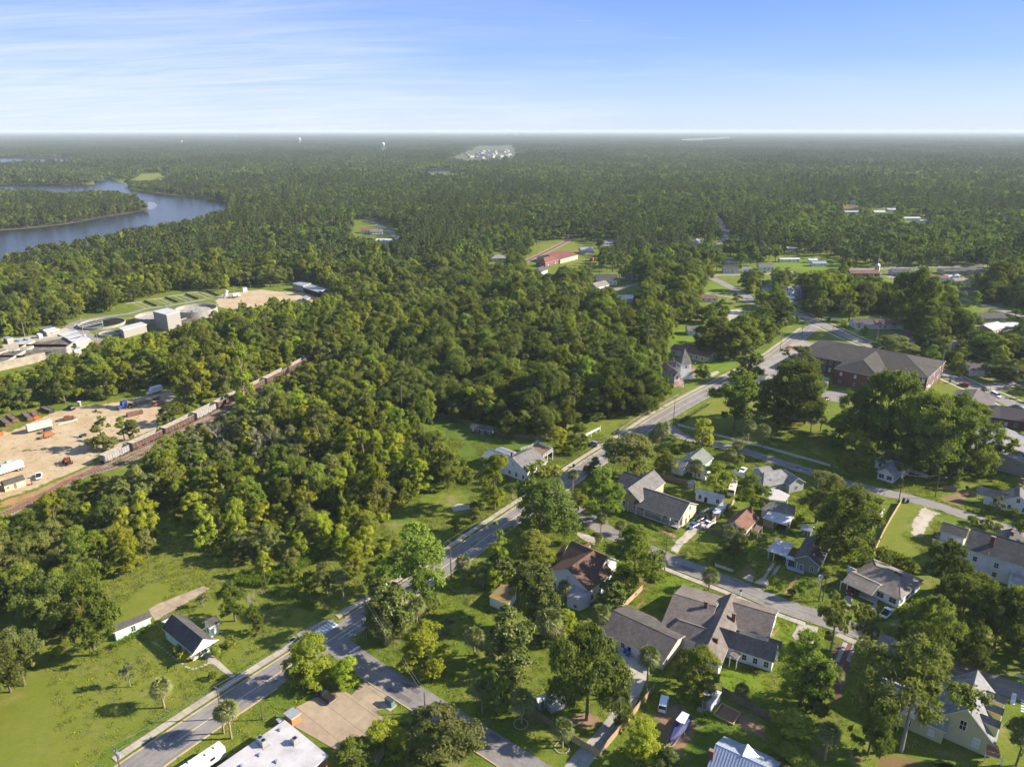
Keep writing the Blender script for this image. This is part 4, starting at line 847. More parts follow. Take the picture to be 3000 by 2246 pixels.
# ---------------------------------------------------------------- buildings
def win_meshes(w, h, glass, kind='window'):
    f = MB(); t = 0.09
    f.box(-w/2-t, w/2+t, -0.05, 0.03, -t, 0).box(-w/2-t, w/2+t, -0.05, 0.03, h, h+t).box(-w/2-t, -w/2, -0.05, 0.03, 0, h).box(w/2, w/2+t, -0.05, 0.03, 0, h)
    if kind == 'window': f.box(-w/2, w/2, -0.035, 0.01, h*.48, h*.52).box(-.03, .03, -0.033, 0.01, 0, h*.48).box(-.03, .03, -0.033, 0.01, h*.52, h)
    fm = f.mesh('window', WHITE); p = MB().box(-w/2+.001, w/2-.001, -0.02, 0.0, .001, h-.001).mesh('pane', glass); return fm, p
WIN = {'s': [win_meshes(.95, 1.45, GLASS), win_meshes(.95, 1.45, BLIND)], 'b': [win_meshes(1.7, 1.4, GLASS)], 'x': [win_meshes(1.1, 2.2, GLASS), win_meshes(1.1, 2.2, BLIND)], 'd': [win_meshes(.95, 2.05, WOOD, 'door'), win_meshes(.95, 2.05, GLASS, 'door')], 'g': [win_meshes(2.6, 2.2, BLIND, 'door')]}
def put_window(parent, kind, p, nrm, name='window', var=None):
    v = WIN[kind]; fm, pm = v[var if var is not None else (0 if random.random() < .72 else len(v)-1)]
    o = link(name, fm, parent); o.location = p; o.rotation_euler = (0, 0, math.atan2(nrm[1], nrm[0])+math.pi/2); link('pane' if name == 'window' else 'panel', pm, o); return o
class House:
    def __init__(s, name, label, cat, R0, R1, group=None, ang=None):
        a, b = P(*R0), P(*R1); s.o = (a+b)/2; s.o.z = 0; s.th = math.atan2(b.y-a.y, b.x-a.x) if ang is None else ang; s.e = empty(name, s.o, s.th, label, cat, group); s.w = []; s.roof = None
        s.M = Matrix.Rotation(-s.th, 3, 'Z')
    def L(s, p): return s.M@(Vector(p)-s.o)
    def wing(s, R0, R1, zr, E, ze, roof, wall, hip=(0, 0), inset=(.45, .45), z0=0.0, half=None, win='s', wz=None, seams=0, trim=None, step=3.1, front=0.0):
        a, b = s.L(P(*R0, zr)), s.L(P(*R1, zr)); sw = abs(b.y-a.y) > abs(b.x-a.x)
        if sw: a, b = Vector((a.y, -a.x, zr)), Vector((b.y, -b.x, zr))
        t0 = (a.y+b.y)/2; s0, s1 = a.x, b.x
        if s0 > s1: s0, s1 = s1, s0; hip = hip[::-1]; inset = inset[::-1]
        if half is None:
            e = s.L(P(*E, ze)); e = Vector((e.y, -e.x)) if sw else e; half = abs(e.y-t0)
        f = (lambda x, y, z: (-y, x, z)) if sw else (lambda x, y, z: (x, y, z))
        e0, e1 = s0-hip[0]*half, s1+hip[1]*half; mb = MB(); th = .18; tm = trim or WHITE
        for d in (0, 1):
            q = -th*d; pts = dict(a=(e0,t0-half,ze+q), b=(e1,t0-half,ze+q), c=(e1,t0+half,ze+q), d=(e0,t0+half,ze+q), r=(s0,t0,zr+q), t=(s1,t0,zr+q)); g = {k: f(*v) for k, v in pts.items()}
            fs = [[g['a'], g['b'], g['t'], g['r']], [g['c'], g['d'], g['r'], g['t']]]
            if hip[0]: fs.append([g['d'], g['a'], g['r']])
            if hip[1]: fs.append([g['b'], g['c'], g['t']])
            for q_ in fs: mb.face(q_ if d == 0 else q_[::-1], 0 if d == 0 else 1)
            if d == 0: top = g
            else: bot = g
        edge = ['a', 'b'] + (['c'] if hip[1] else ['t', 'c']) + ['d'] + ([] if hip[0] else ['r'])
        for i, k in enumerate(edge): j = edge[(i+1) % len(edge)]; mb.face([bot[k], bot[j], top[j], top[k]], 1)
        if not hip[0] and not hip[1]: pass
        s.roof = mb.build('roof', [roof, tm], s.e)
        if half > 1.6: cb = MB(); cb.tube(f(s0, t0, zr-.02), f(s1, t0, zr-.02), .11, .11, 5); [cb.tube(f(sx_, t0, zr-.02), f(ex_, t0+sg*half, ze-.02), .09, .09, 5) for sx_, ex_, hp in ((s0, e0, hip[0]), (s1, e1, hip[1])) if hp for sg in (-1, 1)]; cb.build('ridge_cap', roof, s.roof)
        if seams:
            sb = MB(); n = int((e1-e0)/seams)
            for i in range(1, n):
                x = e0+(e1-e0)*i/n
                if x < s0-.05 or x > s1+.05: continue
                for sg in (-1, 1):
                    A_, B_ = Vector(f(x, t0+sg*half, ze+.03)), Vector(f(x, t0+sg*.05, zr+.03)); sb.tube(A_, B_, .035, .035, 4)
            sb.build('roof_seam', roof, s.roof)['kind'] = 'stuff'
        o = .45 if half > 1.5 else .12; m = (zr-ze)/half; wt = ze+m*o-th-.02; w0, w1 = e0+inset[0], e1-inset[1]; y0, y1 = t0-half+o, t0+half-o; wb = MB()
        if front:   # wall set back under the eave on the side that faces the street
            Rw = Matrix.Rotation(s.th, 3, 'Z'); A_, B_ = Rw@Vector(f((w0+w1)/2, y0, 0)), Rw@Vector(f((w0+w1)/2, y1, 0))
            if A_.y < B_.y: y0 += front
            else: y1 -= front
        def wl(*pp): wb.face([f(*q) for q in pp])
        wl((w0,y0,z0),(w1,y0,z0),(w1,y0,wt),(w0,y0,wt)); wl((w1,y1,z0),(w0,y1,z0),(w0,y1,wt),(w1,y1,wt))
        ap = zr-th-.02-m*0.0
        if hip[0]: wl((w0,y1,z0),(w0,y0,z0),(w0,y0,wt),(w0,y1,wt))
        else: wl((w0,y1,z0),(w0,y0,z0),(w0,y0,wt),(w0,t0,ap),(w0,y1,wt))
        if hip[1]: wl((w1,y0,z0),(w1,y1,z0),(w1,y1,wt),(w1,y0,wt))
        else: wl((w1,y0,z0),(w1,y1,z0),(w1,y1,wt),(w1,t0,ap),(w1,y0,wt))
        if wall:
            wb.build('wall', wall, s.e); s.w.append((f, w0, w1, y0, y1, z0, wt, ap, hip, win, wz, sw, step))
        return s
    def slab(s, cs, roof, wall=None, th=.15, z0=0.0, posts=(), pr=.09, pm=None, name='roof', wname='wall', trim=None):
        """a roof plane through given corners (sheet, x, y, height); walls below its edges when wall is set, else posts"""
        q = [s.L(P(c[0], c[1], c[2], c[3])) for c in cs]; ar = sum(q[i].x*q[(i+1)%len(q)].y-q[(i+1)%len(q)].x*q[i].y for i in range(len(q)))
        if ar < 0: q = q[::-1]
        mb = MB(); n = len(q); lo = [v-Vector((0,0,th)) for v in q]; mb.face(q, 0); mb.face(lo[::-1], 1)
        for i in range(n): j = (i+1) % n; mb.face([lo[i], lo[j], q[j], q[i]], 1)
        r = mb.build(name, [roof, trim or WHITE], s.e)
        if wall:
            c = sum(q, Vector())/n; ins = [v+(c-v).normalized()*.28 for v in lo]; wb = MB()
            for i in range(n): j = (i+1) % n; wb.face([(ins[i].x,ins[i].y,z0),(ins[j].x,ins[j].y,z0),ins[j]-Vector((0,0,.01)),ins[i]-Vector((0,0,.01))])
            wb.build(wname, wall, s.e)
        for c in posts:
            p = s.L(P(*c[:3], c[3] if len(c) > 3 else 0)); z = min(v.z for v in lo)+.02; p.z = 0; MB().box(-pr, pr, -pr, pr, z0, z).build('post', pm or WHITE, s.e).location = p
        return r
    def chimney(s, v, x, y, ztop, hgt=2.2, w=.42, m=None):
        p = s.L(P(v, x, y, ztop)); b = MB().box(-w, w, -w*.8, w*.8, -hgt, 0).box(-w-.07, w+.07, -w*.8-.07, w*.8+.07, -.25, -.1).build('chimney', m or BRICK, s.roof); b.location = p; return s
    def vent(s, v, x, y, z):
        p = s.L(P(v, x, y, z)); MB().tube((0,0,-.8), (0,0,.1), .09, .09, 8).tube((0,0,.02), (0,0,.1), .14, .05, 8).build('vent_pipe', STEEL, s.roof).location = p; return s
    def door(s, v, x, y, kind='d', z=0.0, face=None, var=None, d=0.02):
        """a door on the wall nearest to the surveyed foot point"""
        p = s.L(P(v, x, y, z)); best = None
        for f, w0, w1, y0, y1, z0, wt, ap, hip, win, wz, sw, st in s.w:
            for nn, A_, B_ in (((0,-1),(w0,y0),(w1,y0)),((0,1),(w0,y1),(w1,y1)),((-1,0),(w0,y0),(w0,y1)),((1,0),(w1,y0),(w1,y1))):
                a, b, n = Vector(f(*A_, 0)), Vector(f(*B_, 0)), Vector(f(*nn, 0)); t = max(.8, min((b-a).length-.8, (p-a).dot((b-a).normalized()))); q = a+(b-a).normalized()*t; e = (q-p).length
                if best is None or e < best[0]: best = (e, q, n)
        if best: q = best[1]+best[2]*d; q.z = z+.02; put_window(s.e, kind, q, best[2], 'door', var)
        return s
    def finish(s):
        R = Matrix.Rotation(s.th, 3, 'Z'); doors = [c.location.copy() for c in s.e.children if c.name.startswith('door')]
        for i, (f, w0, w1, y0, y1, z0, wt, ap, hip, win, wz, sw, step) in enumerate(s.w):
            if not win: continue
            for nn, A_, B_, gab in (((0,-1),(w0,y0),(w1,y0),0),((0,1),(w0,y1),(w1,y1),0),((-1,0),(w0,y0),(w0,y1),not hip[0]),((1,0),(w1,y0),(w1,y1),not hip[1])):
                a, b, n = Vector(f(*A_, 0)), Vector(f(*B_, 0)), Vector(f(*nn, 0)); wn = R@n; wp = R@((a+b)/2)+s.o; tc = (Vector((0,0,CAMH))-wp).normalized()
                if wn.dot(tc) < -.02 and wn.dot(sun_vec) < .3: continue
                Ln = (b-a).length; k = int((Ln-.6)/step)
                if Ln > 2.2: k = max(1, k)
                rows = wz or ([z0+.95, z0+3.9] if wt-z0 > 5.6 else [z0+.95])
                wh = {'s': 1.45, 'b': 1.4, 'x': 2.2}[win]
                pos = [((j+.5)/k, z) for z in rows for j in range(k) if z+wh < wt+.12]
                if gab and ap-wt > 2.3: pos.append((.5, wt+.15))
                for t, z in pos:
                    q = a.lerp(b, t)+n*.02; tp = q+n*.6; bad = False
                    for f2, u0, u1, v0, v1, zz0, wt2, *_r in s.w[:i]+s.w[i+1:]:
                        c = [Vector(f2(u0, v0, 0)), Vector(f2(u1, v1, 0))]
                        if min(c[0].x, c[1].x)-.5 < tp.x < max(c[0].x, c[1].x)+.5 and min(c[0].y, c[1].y)-.5 < tp.y < max(c[0].y, c[1].y)+.5 and z < wt2+.8: bad = True
                    if any((d.xy-q.xy).length < 1.5 and abs(d.z-z) < 1.9 for d in doors): bad = True
                    if not bad: q.z = z; put_window(s.e, win, q, n)
        return s
def rail(h, pts, z, hh=1.0, name='railing'):
    """a white post-and-baluster railing along survey points at a given height"""
    q = [h.L(P(v, x, y, z)) for v, x, y in pts]; mb = MB()
    for i in range(len(q)-1):
        a, b = q[i], q[i+1]; n = max(1, int((b-a).length/.35)); up = Vector((0,0,hh)); mb.tube(a+up, b+up, .05, .05, 4).tube(a+up*.15, b+up*.15, .035, .035, 4)
        for k in range(n+1):
            p = a.lerp(b, k/n); r = .07 if k in (0, n) or k % 5 == 0 else .025; mb.tube(p, p+up*(1.08 if r > .05 else 1), r, r, 4)
    return mb.build(name, WHITE, h.e)
def shop(*a, **k): return House(*a, **k)

# mint bungalow and garage
h = House('house', 'mint green bungalow with charcoal gable roof and front porch on the big lawn', 'house', ('A',490,700), ('A',920,1045))
h.wing(('A',490,700), ('A',920,1045), 5.7, ('A',755,1232), 3.4, SHIN_DK, SIDE_MT, inset=(.45, 2.9), step=2.6).wing(('A',940,792), ('A',1110,718), 4.7, ('A',1180,802), 3.4, SHIN_DK, SIDE_WH)
h.wing(('A',350,770), ('A',440,690), 4.1, ('A',278,835), 3.1, SHIN_DK, SIDE_MT, win=None)
h.slab([('A',770,1330,.75),('A',1100,1130,.75),('A',1040,1060,.75),('A',690,1260,.75)], mat('porch_floor', (0.30,0.29,0.27)), SIDE_MT, name='porch_floor', wname='porch_skirt')
for q in ((793,1325),(893,1262),(962,1222),(1080,1150)): MB().box(-.14, .14, -.14, .14, .7, 3.25).build('post', BRICK_OR, h.e).location = h.L(P('A', *q, .75)).xy.to_3d()
MB().face([h.L(P('A',755,1290,3.3)), h.L(P('A',1150,1052,3.3)), h.L(P('A',921,1058,5.55))]).build('gable', SIDE_WH, h.e)
h.door('A', 640,1175).finish()
h = House('garage', 'long low mint green garage with charcoal roof beside the bungalow', 'garage', ('a',718,742), ('a',970,640))
h.wing(('a',718,742), ('a',970,638), 4.1, ('a',1000,672), 2.8, SHIN_DK, SIDE_MT, step=2.5); h.door('a', 940,735, 'g', var=0).door('a', 880,765, 'd', var=1).finish()

# flat white roofed building, bottom
h = House('commercial_building', 'flat white roofed brick building with rooftop cooling units beside the concrete lot', 'building', ('s',850,400), ('s',1175,665))
h.slab([('s',850,400,4.2),('s',1175,665,4.2),('s',760,1010,4.2),('s',330,760,4.2)], MEMBR, BRICK_OR, th=.35)
rf = h.e.children[0]
for i, (x, y, k) in enumerate(((682,575,2),(928,570,1))):
    p = h.L(P('s', x, y, 4.2)); u = MB().box(-.75*k*.8, .75*k*.8, -.6, .6, 0, 1.15).box(-.7*k*.8, .7*k*.8, -.55, .55, 1.15, 1.2).build('cooling_unit', STEEL, rf); u.location = p
    for j in range(k): MB().tube((0,0,0), (0,0,.06), .42, .42, 16).build('fan_grille', BLACK, u).location = ((j-(k-1)/2)*1.15, 0, 1.2)
    MB().box(-1.1*k*.8, 1.1*k*.8, -.8, .8, 0, .06).build('unit_pad', CONC, rf).location = p
for x, y in ((815,475),(662,662),(790,712),(530,745)):
    MB().box(-.42, .42, -.32, .32, 0, .22).lathe([(.0,.42),(.28,.4),(.28,.2)], 10).build('roof_vent', STEEL, rf).location = h.L(P('s', x, y, 4.2))
h = House('equipment_shed', 'small orange walled lean-to with grey tin roof at the corner of the flat building', 'shed', ('s',840,360), ('s',905,305))
h.slab([('s',838,352,2.3),('s',910,303,2.3),('s',972,350,2.2),('s',900,400,2.2)], TIN, mat('orange_boards', (0.45,0.19,0.07), 0.8, 0.15)); h.slab([('s',783,395,1.5),('s',820,375,1.5),('s',845,395,1.5),('s',805,418,1.5)], TIN, WOOD)

# white house with brown roof
h = House('house', 'white wooden house with large brown cross gable roof beside the main street', 'house', ('q',725,515), ('q',1060,280))
h.wing(('q',725,515), ('q',1050,270), 8.6, ('q',1015,790), 4.7, SHIN_BR, SIDE_WH).wing(('q',755,160), ('q',1262,342), 8.5, ('q',635,410), 4.7, SHIN_BR, SIDE_WH)
h.wing(('q',995,150), ('q',905,235), 4.6, ('q',1040,196), 3.3, SHIN_BR, SIDE_WH, win=None)
h.slab([('q',790,712,4.5),('q',1022,815,4.4),('q',890,922,3.5),('q',703,862,3.5)], mat('lavender_tin', (0.27,0.245,0.26), 0.55, 0.12, 0.8, (0.35,0.32,0.33), 0.55, 0.4), SIDE_WH)
h.slab([('q',560,345,3.4),('q',660,200,3.6),('q',722,205,4.4),('q',628,385,4.4)], SHIN_BR, None, posts=[('q',592,350,3.3),('q',650,250,3.3)])
for x, y, z in ((745,880,2.6),(850,930,2.6),(818,1012,1.1)): put_window(h.e, 's', h.L(P('q', x, y, z)), (-1, 0)).scale = (1, 1, .55)
h.door('q', 600,735).finish()

# long grey-brown roofed house with its garage
h = House('house', 'sprawling pale house with intersecting grey-brown shingle gables and three chimneys', 'house', ('r',640,290), ('r',950,382))
h.wing(('r',614,214), ('r',436,655), 6.6, ('r',540,765), 3.3, SHIN_BG, SIDE_WH).wing(('r',195,210), ('r',500,335), 6.1, ('r',65,432), 3.2, SHIN_BG, SIDE_WH).wing(('r',630,288), ('r',950,382), 5.9, ('r',845,540), 3.2, SHIN_BG, SIDE_WH)
h.wing(('r',540,455), ('r',958,628), 6.2, ('r',640,642), 3.2, SHIN_BG, SIDE_WH, win='s', step=2.2).wing(('r',230,425), ('r',520,510), 5.2, None, 3.2, SHIN_BG, SIDE_WH, half=3.6, hip=(.7, 0)).wing(('r',890,575), ('r',1008,562), 4.8, None, 3.2, SHIN_BG, SIDE_WH, half=1.9, win=None)
h.slab([('r',605,668,3.0),('r',640,646,3.1),('r',692,672,3.0),('r',662,716,2.9)], SHIN_BG, None, posts=[('r',600,770,0),('r',650,790,0)])
h.chimney('r', 432,283, 7.4).chimney('r', 638,370, 6.6, 2.4).chimney('r', 507,552, 6.8).vent('r', 507,300, 6.0).door('r', 610,745).finish()
h = House('garage', 'long detached garage with dark grey-brown shingle roof and cream walls', 'garage', ('q',1310,1050), ('q',2150,1435))
h.wing(('q',1308,1046), ('q',2150,1435), 4.9, ('q',1160,1332), 2.8, mat('shingle_dark_brown', (0.085,0.074,0.07), 0.92, 0.34, 2.6, (0.11,0.095,0.088), 0.55, 0.3, 0.4, 6), SIDE_CR, step=4); h.door('q', 1510,1620, 'd', var=1).door('q', 1640,1640, 'g', var=0).finish()

# house with the deep front porch
h = House('house', 'cream two storey house with grey-brown roof and long white columned porch', 'house', ('o',-60,790), ('o',535,985))
h.wing(('_',1838,1430), ('_',1918,1376), 8.7, None, 5.3, SHIN_GR, SIDE_TN, half=4.7, inset=(1.9, .45)).wing(('o',-60,785), ('o',537,985), 7.2, ('o',402,1212), 3.8, mat('shingle_slate', (0.085,0.08,0.078)), SIDE_CR, inset=(.45, .4), front=2.6)
h.wing(('p',1890,575), ('p',2140,650), 8.4, None, 5.8, SHIN_DK, SIDE_TN, half=4.5)
h.slab([('p',1835,905,3.6),('p',2050,970,3.6),('p',2212,1060,3.6),('p',2150,960,4.2),('p',1960,890,4.2)], SHIN_GR, None, posts=[('p',1850,1030,.6),('p',1942,1075,.6),('p',2045,1115,.6),('p',2150,1150,.6)], pr=.13, name='porch_roof')
h.slab([('p',1840,1035,.7),('p',2160,1160,.7),('o',380,1310,.7),('o',440,1270,.7),('p',1900,960,.7)], mat('porch_floor', (0.4,0.4,0.4)), BRICK, name='porch_floor', wname='porch_base')
for q in ((165,1150),(272,1200),(385,1250)): MB().box(-.13, .13, -.13, .13, .6, 3.6).build('post', WHITE, h.e).location = h.L(P('o', q[0], q[1]+65, .6)).xy.to_3d()
rail(h, [('p',1850,1010),('p',1942,1050),('p',2045,1095),('p',2150,1130),('o',165,1190),('o',272,1240),('o',385,1290)], .7, .9)
h.vent('o', 15,775, 7.4); MB().box(-.5, .5, -.35, .35, 0, .12).build('skylight', BLIND, h.roof).location = h.L(P('o', 258,940, 6.2)); MB().box(-.5, .5, -.35, .35, 0, .12).build('skylight', BLIND, h.roof).location = h.L(P('o', 418,995, 6.0))
h.door('o', 500,1260).finish()
h = House('cottage', 'small white cottage with white metal roof behind the porch house', 'cottage', ('o',610,800), ('o',980,890))
h.wing(('o',610,790), ('o',985,885), 4.3, ('o',570,838), 3.0, TIN_WH, SIDE_WH, step=2.6).door('o', 735,985, 'd', var=1).finish()
h = House('house', 'cream house with reddish-brown hipped gable roof and side porch', 'house', ('B',845,255), ('B',1085,20))
h.wing(('B',838,262), ('B',1085,18), 6.4, ('B',1036,418), 3.5, SHIN_RB, SIDE_CR).wing(('B',760,280), ('B',905,170), 5.0, None, 3.5, SHIN_RB, SIDE_CR, half=2.4).slab([('B',1145,395,2.9),('B',1190,308,3.0),('B',1292,350,2.9),('B',1212,432,2.8)], SHIN_RB, None, posts=[('B',1205,540),('B',1275,450)]); h.vent('B', 912,240, 5.8).door('B', 1180,500).finish()
h = House('shed', 'wooden work shed under white tin roof behind the brown roofed cream house', 'shed', ('B',1295,200), ('B',1480,265))
h.slab([('B',1402,80,3.1),('B',1602,128,3.1),('B',1482,266,2.9),('B',1295,198,2.9)], TIN_WH, WOOD_NEW); p = h.L(P('B',1405,345,.1)); put_window(h.e, 'd', p, (0,-1), 'door', 1)
h = House('carport', 'open carport with white tin roof next to the wooden work shed', 'carport', ('B',1480,265), ('B',1690,320))
h.slab([('B',1602,130,3.0),('B',1802,190,3.0),('B',1690,322,2.8),('B',1484,264,2.8)], TIN_WH, None, posts=[('B',1475,375),('B',1672,450),('B',1780,330),('B',1610,260)], pm=WOOD_NEW)
MB().box(-2.4, 2.4, -.06, .06, 0, 2.6).build('wall', WOOD_NEW, h.e).location = h.L(P('B',1735,350)).xy.to_3d(); h.e.children[-1].rotation_euler = (0, 0, 1.57)
h = House('cottage', 'grey-green cottage with brown-grey gable roof and white carport', 'cottage', ('c',808,280), ('c',888,145))
h.wing(('c',808,280), ('c',890,142), 5.7, ('c',888,355), 3.4, mat('shingle_umber', (0.105,0.092,0.083), 0.92, 0.3, 2.4, (0.15,0.13,0.115), .56, .2, .4, 6), SIDE_GN, step=2.4)
h.slab([('c',605,174,2.9),('c',722,205,3.0),('c',672,288,2.8),('c',544,245,2.7)], MEMBR, None, posts=[('c',553,298),('c',585,318),('c',668,345)], name='carport_roof'); h.slab([('c',668,276,2.9),('c',812,312,2.9),('c',816,338,2.6),('c',670,296,2.6)], TIN_WH, None, posts=[('c',676,360),('c',735,370),('c',800,385)], name='porch_roof')
h.slab([('c',675,345,.35),('c',795,375,.35),('c',780,395,.35),('c',680,362,.35)], mat('blue_porch', (0.25,0.30,0.40)), CONC, name='porch_floor', wname='porch_base'); h.door('c', 775,360, 'd', var=0).finish()
h = House('shed', 'little green shed with pale tin roof behind the grey-green cottage', 'shed', ('c',765,85), ('c',840,105))
h.wing(('c',775,72), ('c',846,100), 3.1, ('c',752,104), 2.3, TIN, SIDE_GN, win=None).door('c', 800,145, 'd', var=0)
h = House('house', 'single storey house with weathered grey hip roof and built-in carport', 'house', ('c',1262,352), ('c',1400,412))
h.wing(('c',1258,345), ('c',1402,412), 5.5, ('c',1400,562), 3.1, SHIN_TN, SIDE_WH, hip=(.55, .55), win='b').wing(('c',1078,390), ('c',1290,462), 4.3, ('c',1020,442), 2.9, SHIN_TN, None)
for q in ((1018,505),(1060,520)): MB().box(-.1, .1, -.1, .1, 0, 2.8).build('post', WHITE, h.e).location = h.L(P('c', *q)).xy.to_3d()
MB().box(-3, 3, -.1, .1, 0, 2.7).build('wall', SIDE_WH, h.e).location = h.L(P('c', 1130,430)).xy.to_3d()
h.slab([('c',1150,505,.4),('c',1270,560,.4),('c',1255,590,.4),('c',1140,540,.4)], CONC, BRICK, name='porch_floor', wname='porch_base'); h.chimney('c', 1395,395, 5.6, 1.6, .9, SHIN_BR).door('c', 1190,520).finish()
# white two storey house at the right edge
h = House('house', 'tall white two storey house with charcoal roof and two chimneys at the right edge', 'house', ('m',1530,1085), ('m',2300,1310))
h.wing(('m',1530,1085), ('m',2420,1345), 10.6, ('m',1450,1356), 7.0, SHIN_DK, SIDE_WH, step=4.2).wing(('m',1160,1010), ('m',1500,1110), 5.4, None, 3.9, SHIN_DK, SIDE_WH, half=3.4).wing(('m',1982,1062), ('m',2100,1290), 9.4, None, 7.0, SHIN_DK, SIDE_WH, half=3.6)
h.slab([('m',1060,1190,.9),('m',1380,1290,.9),('m',1440,1200,.9),('m',1120,1110,.9)], DECK, WOOD, name='deck', wname='deck_skirt'); h.slab([('m',1310,1312,3.9),('m',1452,1322,4.0),('m',1436,1424,3.5),('m',1296,1400,3.5)], SHIN_DK, SIDE_WH)
h.slab([('m',1030,1215,1.9),('m',1440,1325,1.9),('m',1432,1342,1.9),('m',1020,1232,1.9)], SHIN_GR, SIDE_WH, th=.1, name='parapet_cap', wname='deck_wall')
h.slab([('c',2125,365,4.0),('c',2300,420,4.0),('c',2300,540,4.0),('c',2100,500,4.0)], mat('porch_floor', (0.4,0.4,0.4)), None, posts=[('c',2112,640),('c',2190,660)], name='deck'); rail(h, [('c',2210,540),('c',2110,500),('c',2140,350)], 4.0)
h.chimney('m', 1820,1196, 11.6, 3.4, .55).chimney('m', 2066,1132, 10.4, 2.6).vent('m', 1757,1415, 8.6).finish()
# yellow house, bottom right
h = House('house', 'yellow-olive house with pale grey roof and three dormers, bottom right', 'house', ('n',1475,912), ('n',1615,408))
h.wing(('n',1475,914), ('n',1617,405), 9.4, ('n',1864,1308), 3.5, SHIN_LG, SIDE_YL, win='x', wz=[1.0, 4.6], step=3.6)
for a, b in (((1735,655),(1996,776)),((1675,790),(1962,912)),((1652,960),(1922,1078))): h.wing(('n', *a), ('n', *b), 7.5, None, 6.5, SHIN_GR, mat('yellow_dormer', (0.62,0.55,0.22)), half=1.15, inset=(.1, .25), z0=4.2, win=None)
h.wing(('n',330,600), ('n',1330,790), 6.6, None, 3.6, SHIN_LG, SIDE_YL, half=4.8)
h.slab([('n',1735,1330,3.0),('n',1880,1390,3.0),('n',1915,1560,2.8),('n',1720,1500,2.8)], BRICK_OR, None, posts=[('n',1690,1590),('n',1910,1640)], name='porch_roof'); h.finish()
# blue-grey seamed metal roof at the bottom edge
h = House('house', 'house with blue-grey standing seam metal roof and brick chimney at the bottom edge', 'house', ('z',1365,1258), ('z',2212,1640))
TIN_B = mat('blue_grey_metal_roof', (0.36,0.40,0.47), 0.4, 0.1, 0.8, (0.30,0.34,0.40), 0.6, 0.4, metal=0.3)
h.wing(('z',1362,1258), ('z',2330,1700), 6.8, ('z',1485,1122), 3.7, TIN_B, SIDE_WH, seams=.55, trim=TIN_B).wing(('z',1780,1445), ('z',1902,1268), 7.0, ('z',2136,1312), 5.2, TIN_B, SIDE_WH, seams=.55, trim=TIN_B, z0=3); h.chimney('z', 1300,1360, 7.4, 3.2, .5).finish()
h = House('shed', 'small white shed with white tin roof beside the raised garden beds', 'shed', ('z',1220,330), ('z',1470,420))
h.slab([('z',1150,492,2.7),('z',1222,325,2.7),('z',1470,420,2.6),('z',1292,612,2.5)], TIN_WH, SIDE_WH); MB().box(-.6, .6, -.5, .5, 0, .35).build('step', WOOD_NEW, h.e).location = h.L(P('z',1110,715)).xy.to_3d()
put_window(h.e, 'd', h.L(P('z',1180,700,.4)), (-.3,-1), 'door', 0)
# white house with the roof deck
h = House('house', 'white house with grey gable roof and railed roof deck in the fenced lawn', 'house', ('p',445,402), ('p',718,265))
h.wing(('p',445,402), ('p',720,264), 8.0, ('p',615,600), 4.4, SHIN_GR, SIDE_WH, step=2.8).wing(('p',165,280), ('p',440,385), 5.9, ('p',75,392), 3.7, TIN, SIDE_WH, hip=(.3, 0)).wing(('p',265,262), ('p',470,340), 5.0, None, 4.2, TIN, SIDE_WH, half=2.6)
h.slab([('p',700,262,4.1),('p',770,206,4.1),('p',972,310,4.1),('p',850,392,4.1)], DECK, None, posts=[('p',900,440),('p',968,432),('p',800,330)], name='deck'); rail(h, [('p',700,262),('p',770,206),('p',972,310),('p',850,392)], 4.1, 1.1); rail(h, [('p',560,300),('p',700,262)], 4.6, .9)
h.chimney('p', 445,325, 8.3, 2.4).door('p', 660,720).finish()
h = House('shed', 'dark slate shed with white double doors in the fenced lawn', 'shed', ('e',850,1085), ('e',980,1110))
h.wing(('e',845,1078), ('e',985,1105), 3.7, ('e',862,1112), 2.5, SHIN_DK, SIDE_DK, step=1.7).door('e', 903,1160, 'd', var=0).finish()
h = House('playset', 'white framed pergola by the drive under the oaks', 'pergola', ('p',1400,95), ('p',1560,10))
h.slab([('p',1390,95,2.6),('p',1570,5,2.6),('p',1590,15,2.6),('p',1410,110,2.6)], WHITE, None, posts=[('p',1408,160),('p',1470,130),('p',1530,95),('p',1585,55)], name='beam')
# houses along the school lane
h = House('house', 'grey-green roofed white house by the palms on school lane', 'house', ('o',560,385), ('o',700,272))
h.wing(('o',545,400), ('o',702,270), 6.2, ('o',742,492), 3.3, SHIN_GN, SIDE_WH).wing(('o',330,400), ('o',520,440), 5.0, None, 3.2, SHIN_GN, SIDE_WH, half=3.6).wing(('o',600,470), ('o',800,520), 4.6, None, 3.1, SHIN_GN, SIDE_WH, half=3.0); h.vent('o', 545,335, 5.6).finish()
h = House('shed', 'tiny garden shed with green hipped roof', 'shed', ('o',500,690), ('o',600,700)); h.wing(('o',510,680), ('o',600,690), 3.1, ('o',440,715), 2.2, SHIN_GN, SIDE_GY, hip=(.5, .5), win=None)
h = House('house', 'pale grey hip roofed house with rear patio cover on school lane', 'house', ('o',1500,590), ('o',1715,548))
h.wing(('o',1500,590), ('o',1718,545), 6.9, ('o',1600,758), 3.3, SHIN_LG, SIDE_GY, hip=(.8, .9)).wing(('o',1690,560), ('o',2010,650), 5.6, None, 3.3, SHIN_LG, SIDE_GY, half=3.6).wing(('o',1400,515), ('o',1600,520), 5.0, None, 3.3, SHIN_LG, SIDE_GY, half=3.4)
h.slab([('o',1540,790,2.9),('o',1690,812,2.9),('o',1832,880,2.8),('o',1772,962,2.7),('o',1560,935,2.7)], mat('patio_roof', (0.42,0.38,0.37), 0.8, 0.12), None, posts=[('o',1790,1030),('o',1580,1000)], name='patio_roof'); h.vent('o', 1595,665, 5.4).vent('o', 1660,598, 6).vent('o', 1530,745, 4).finish()
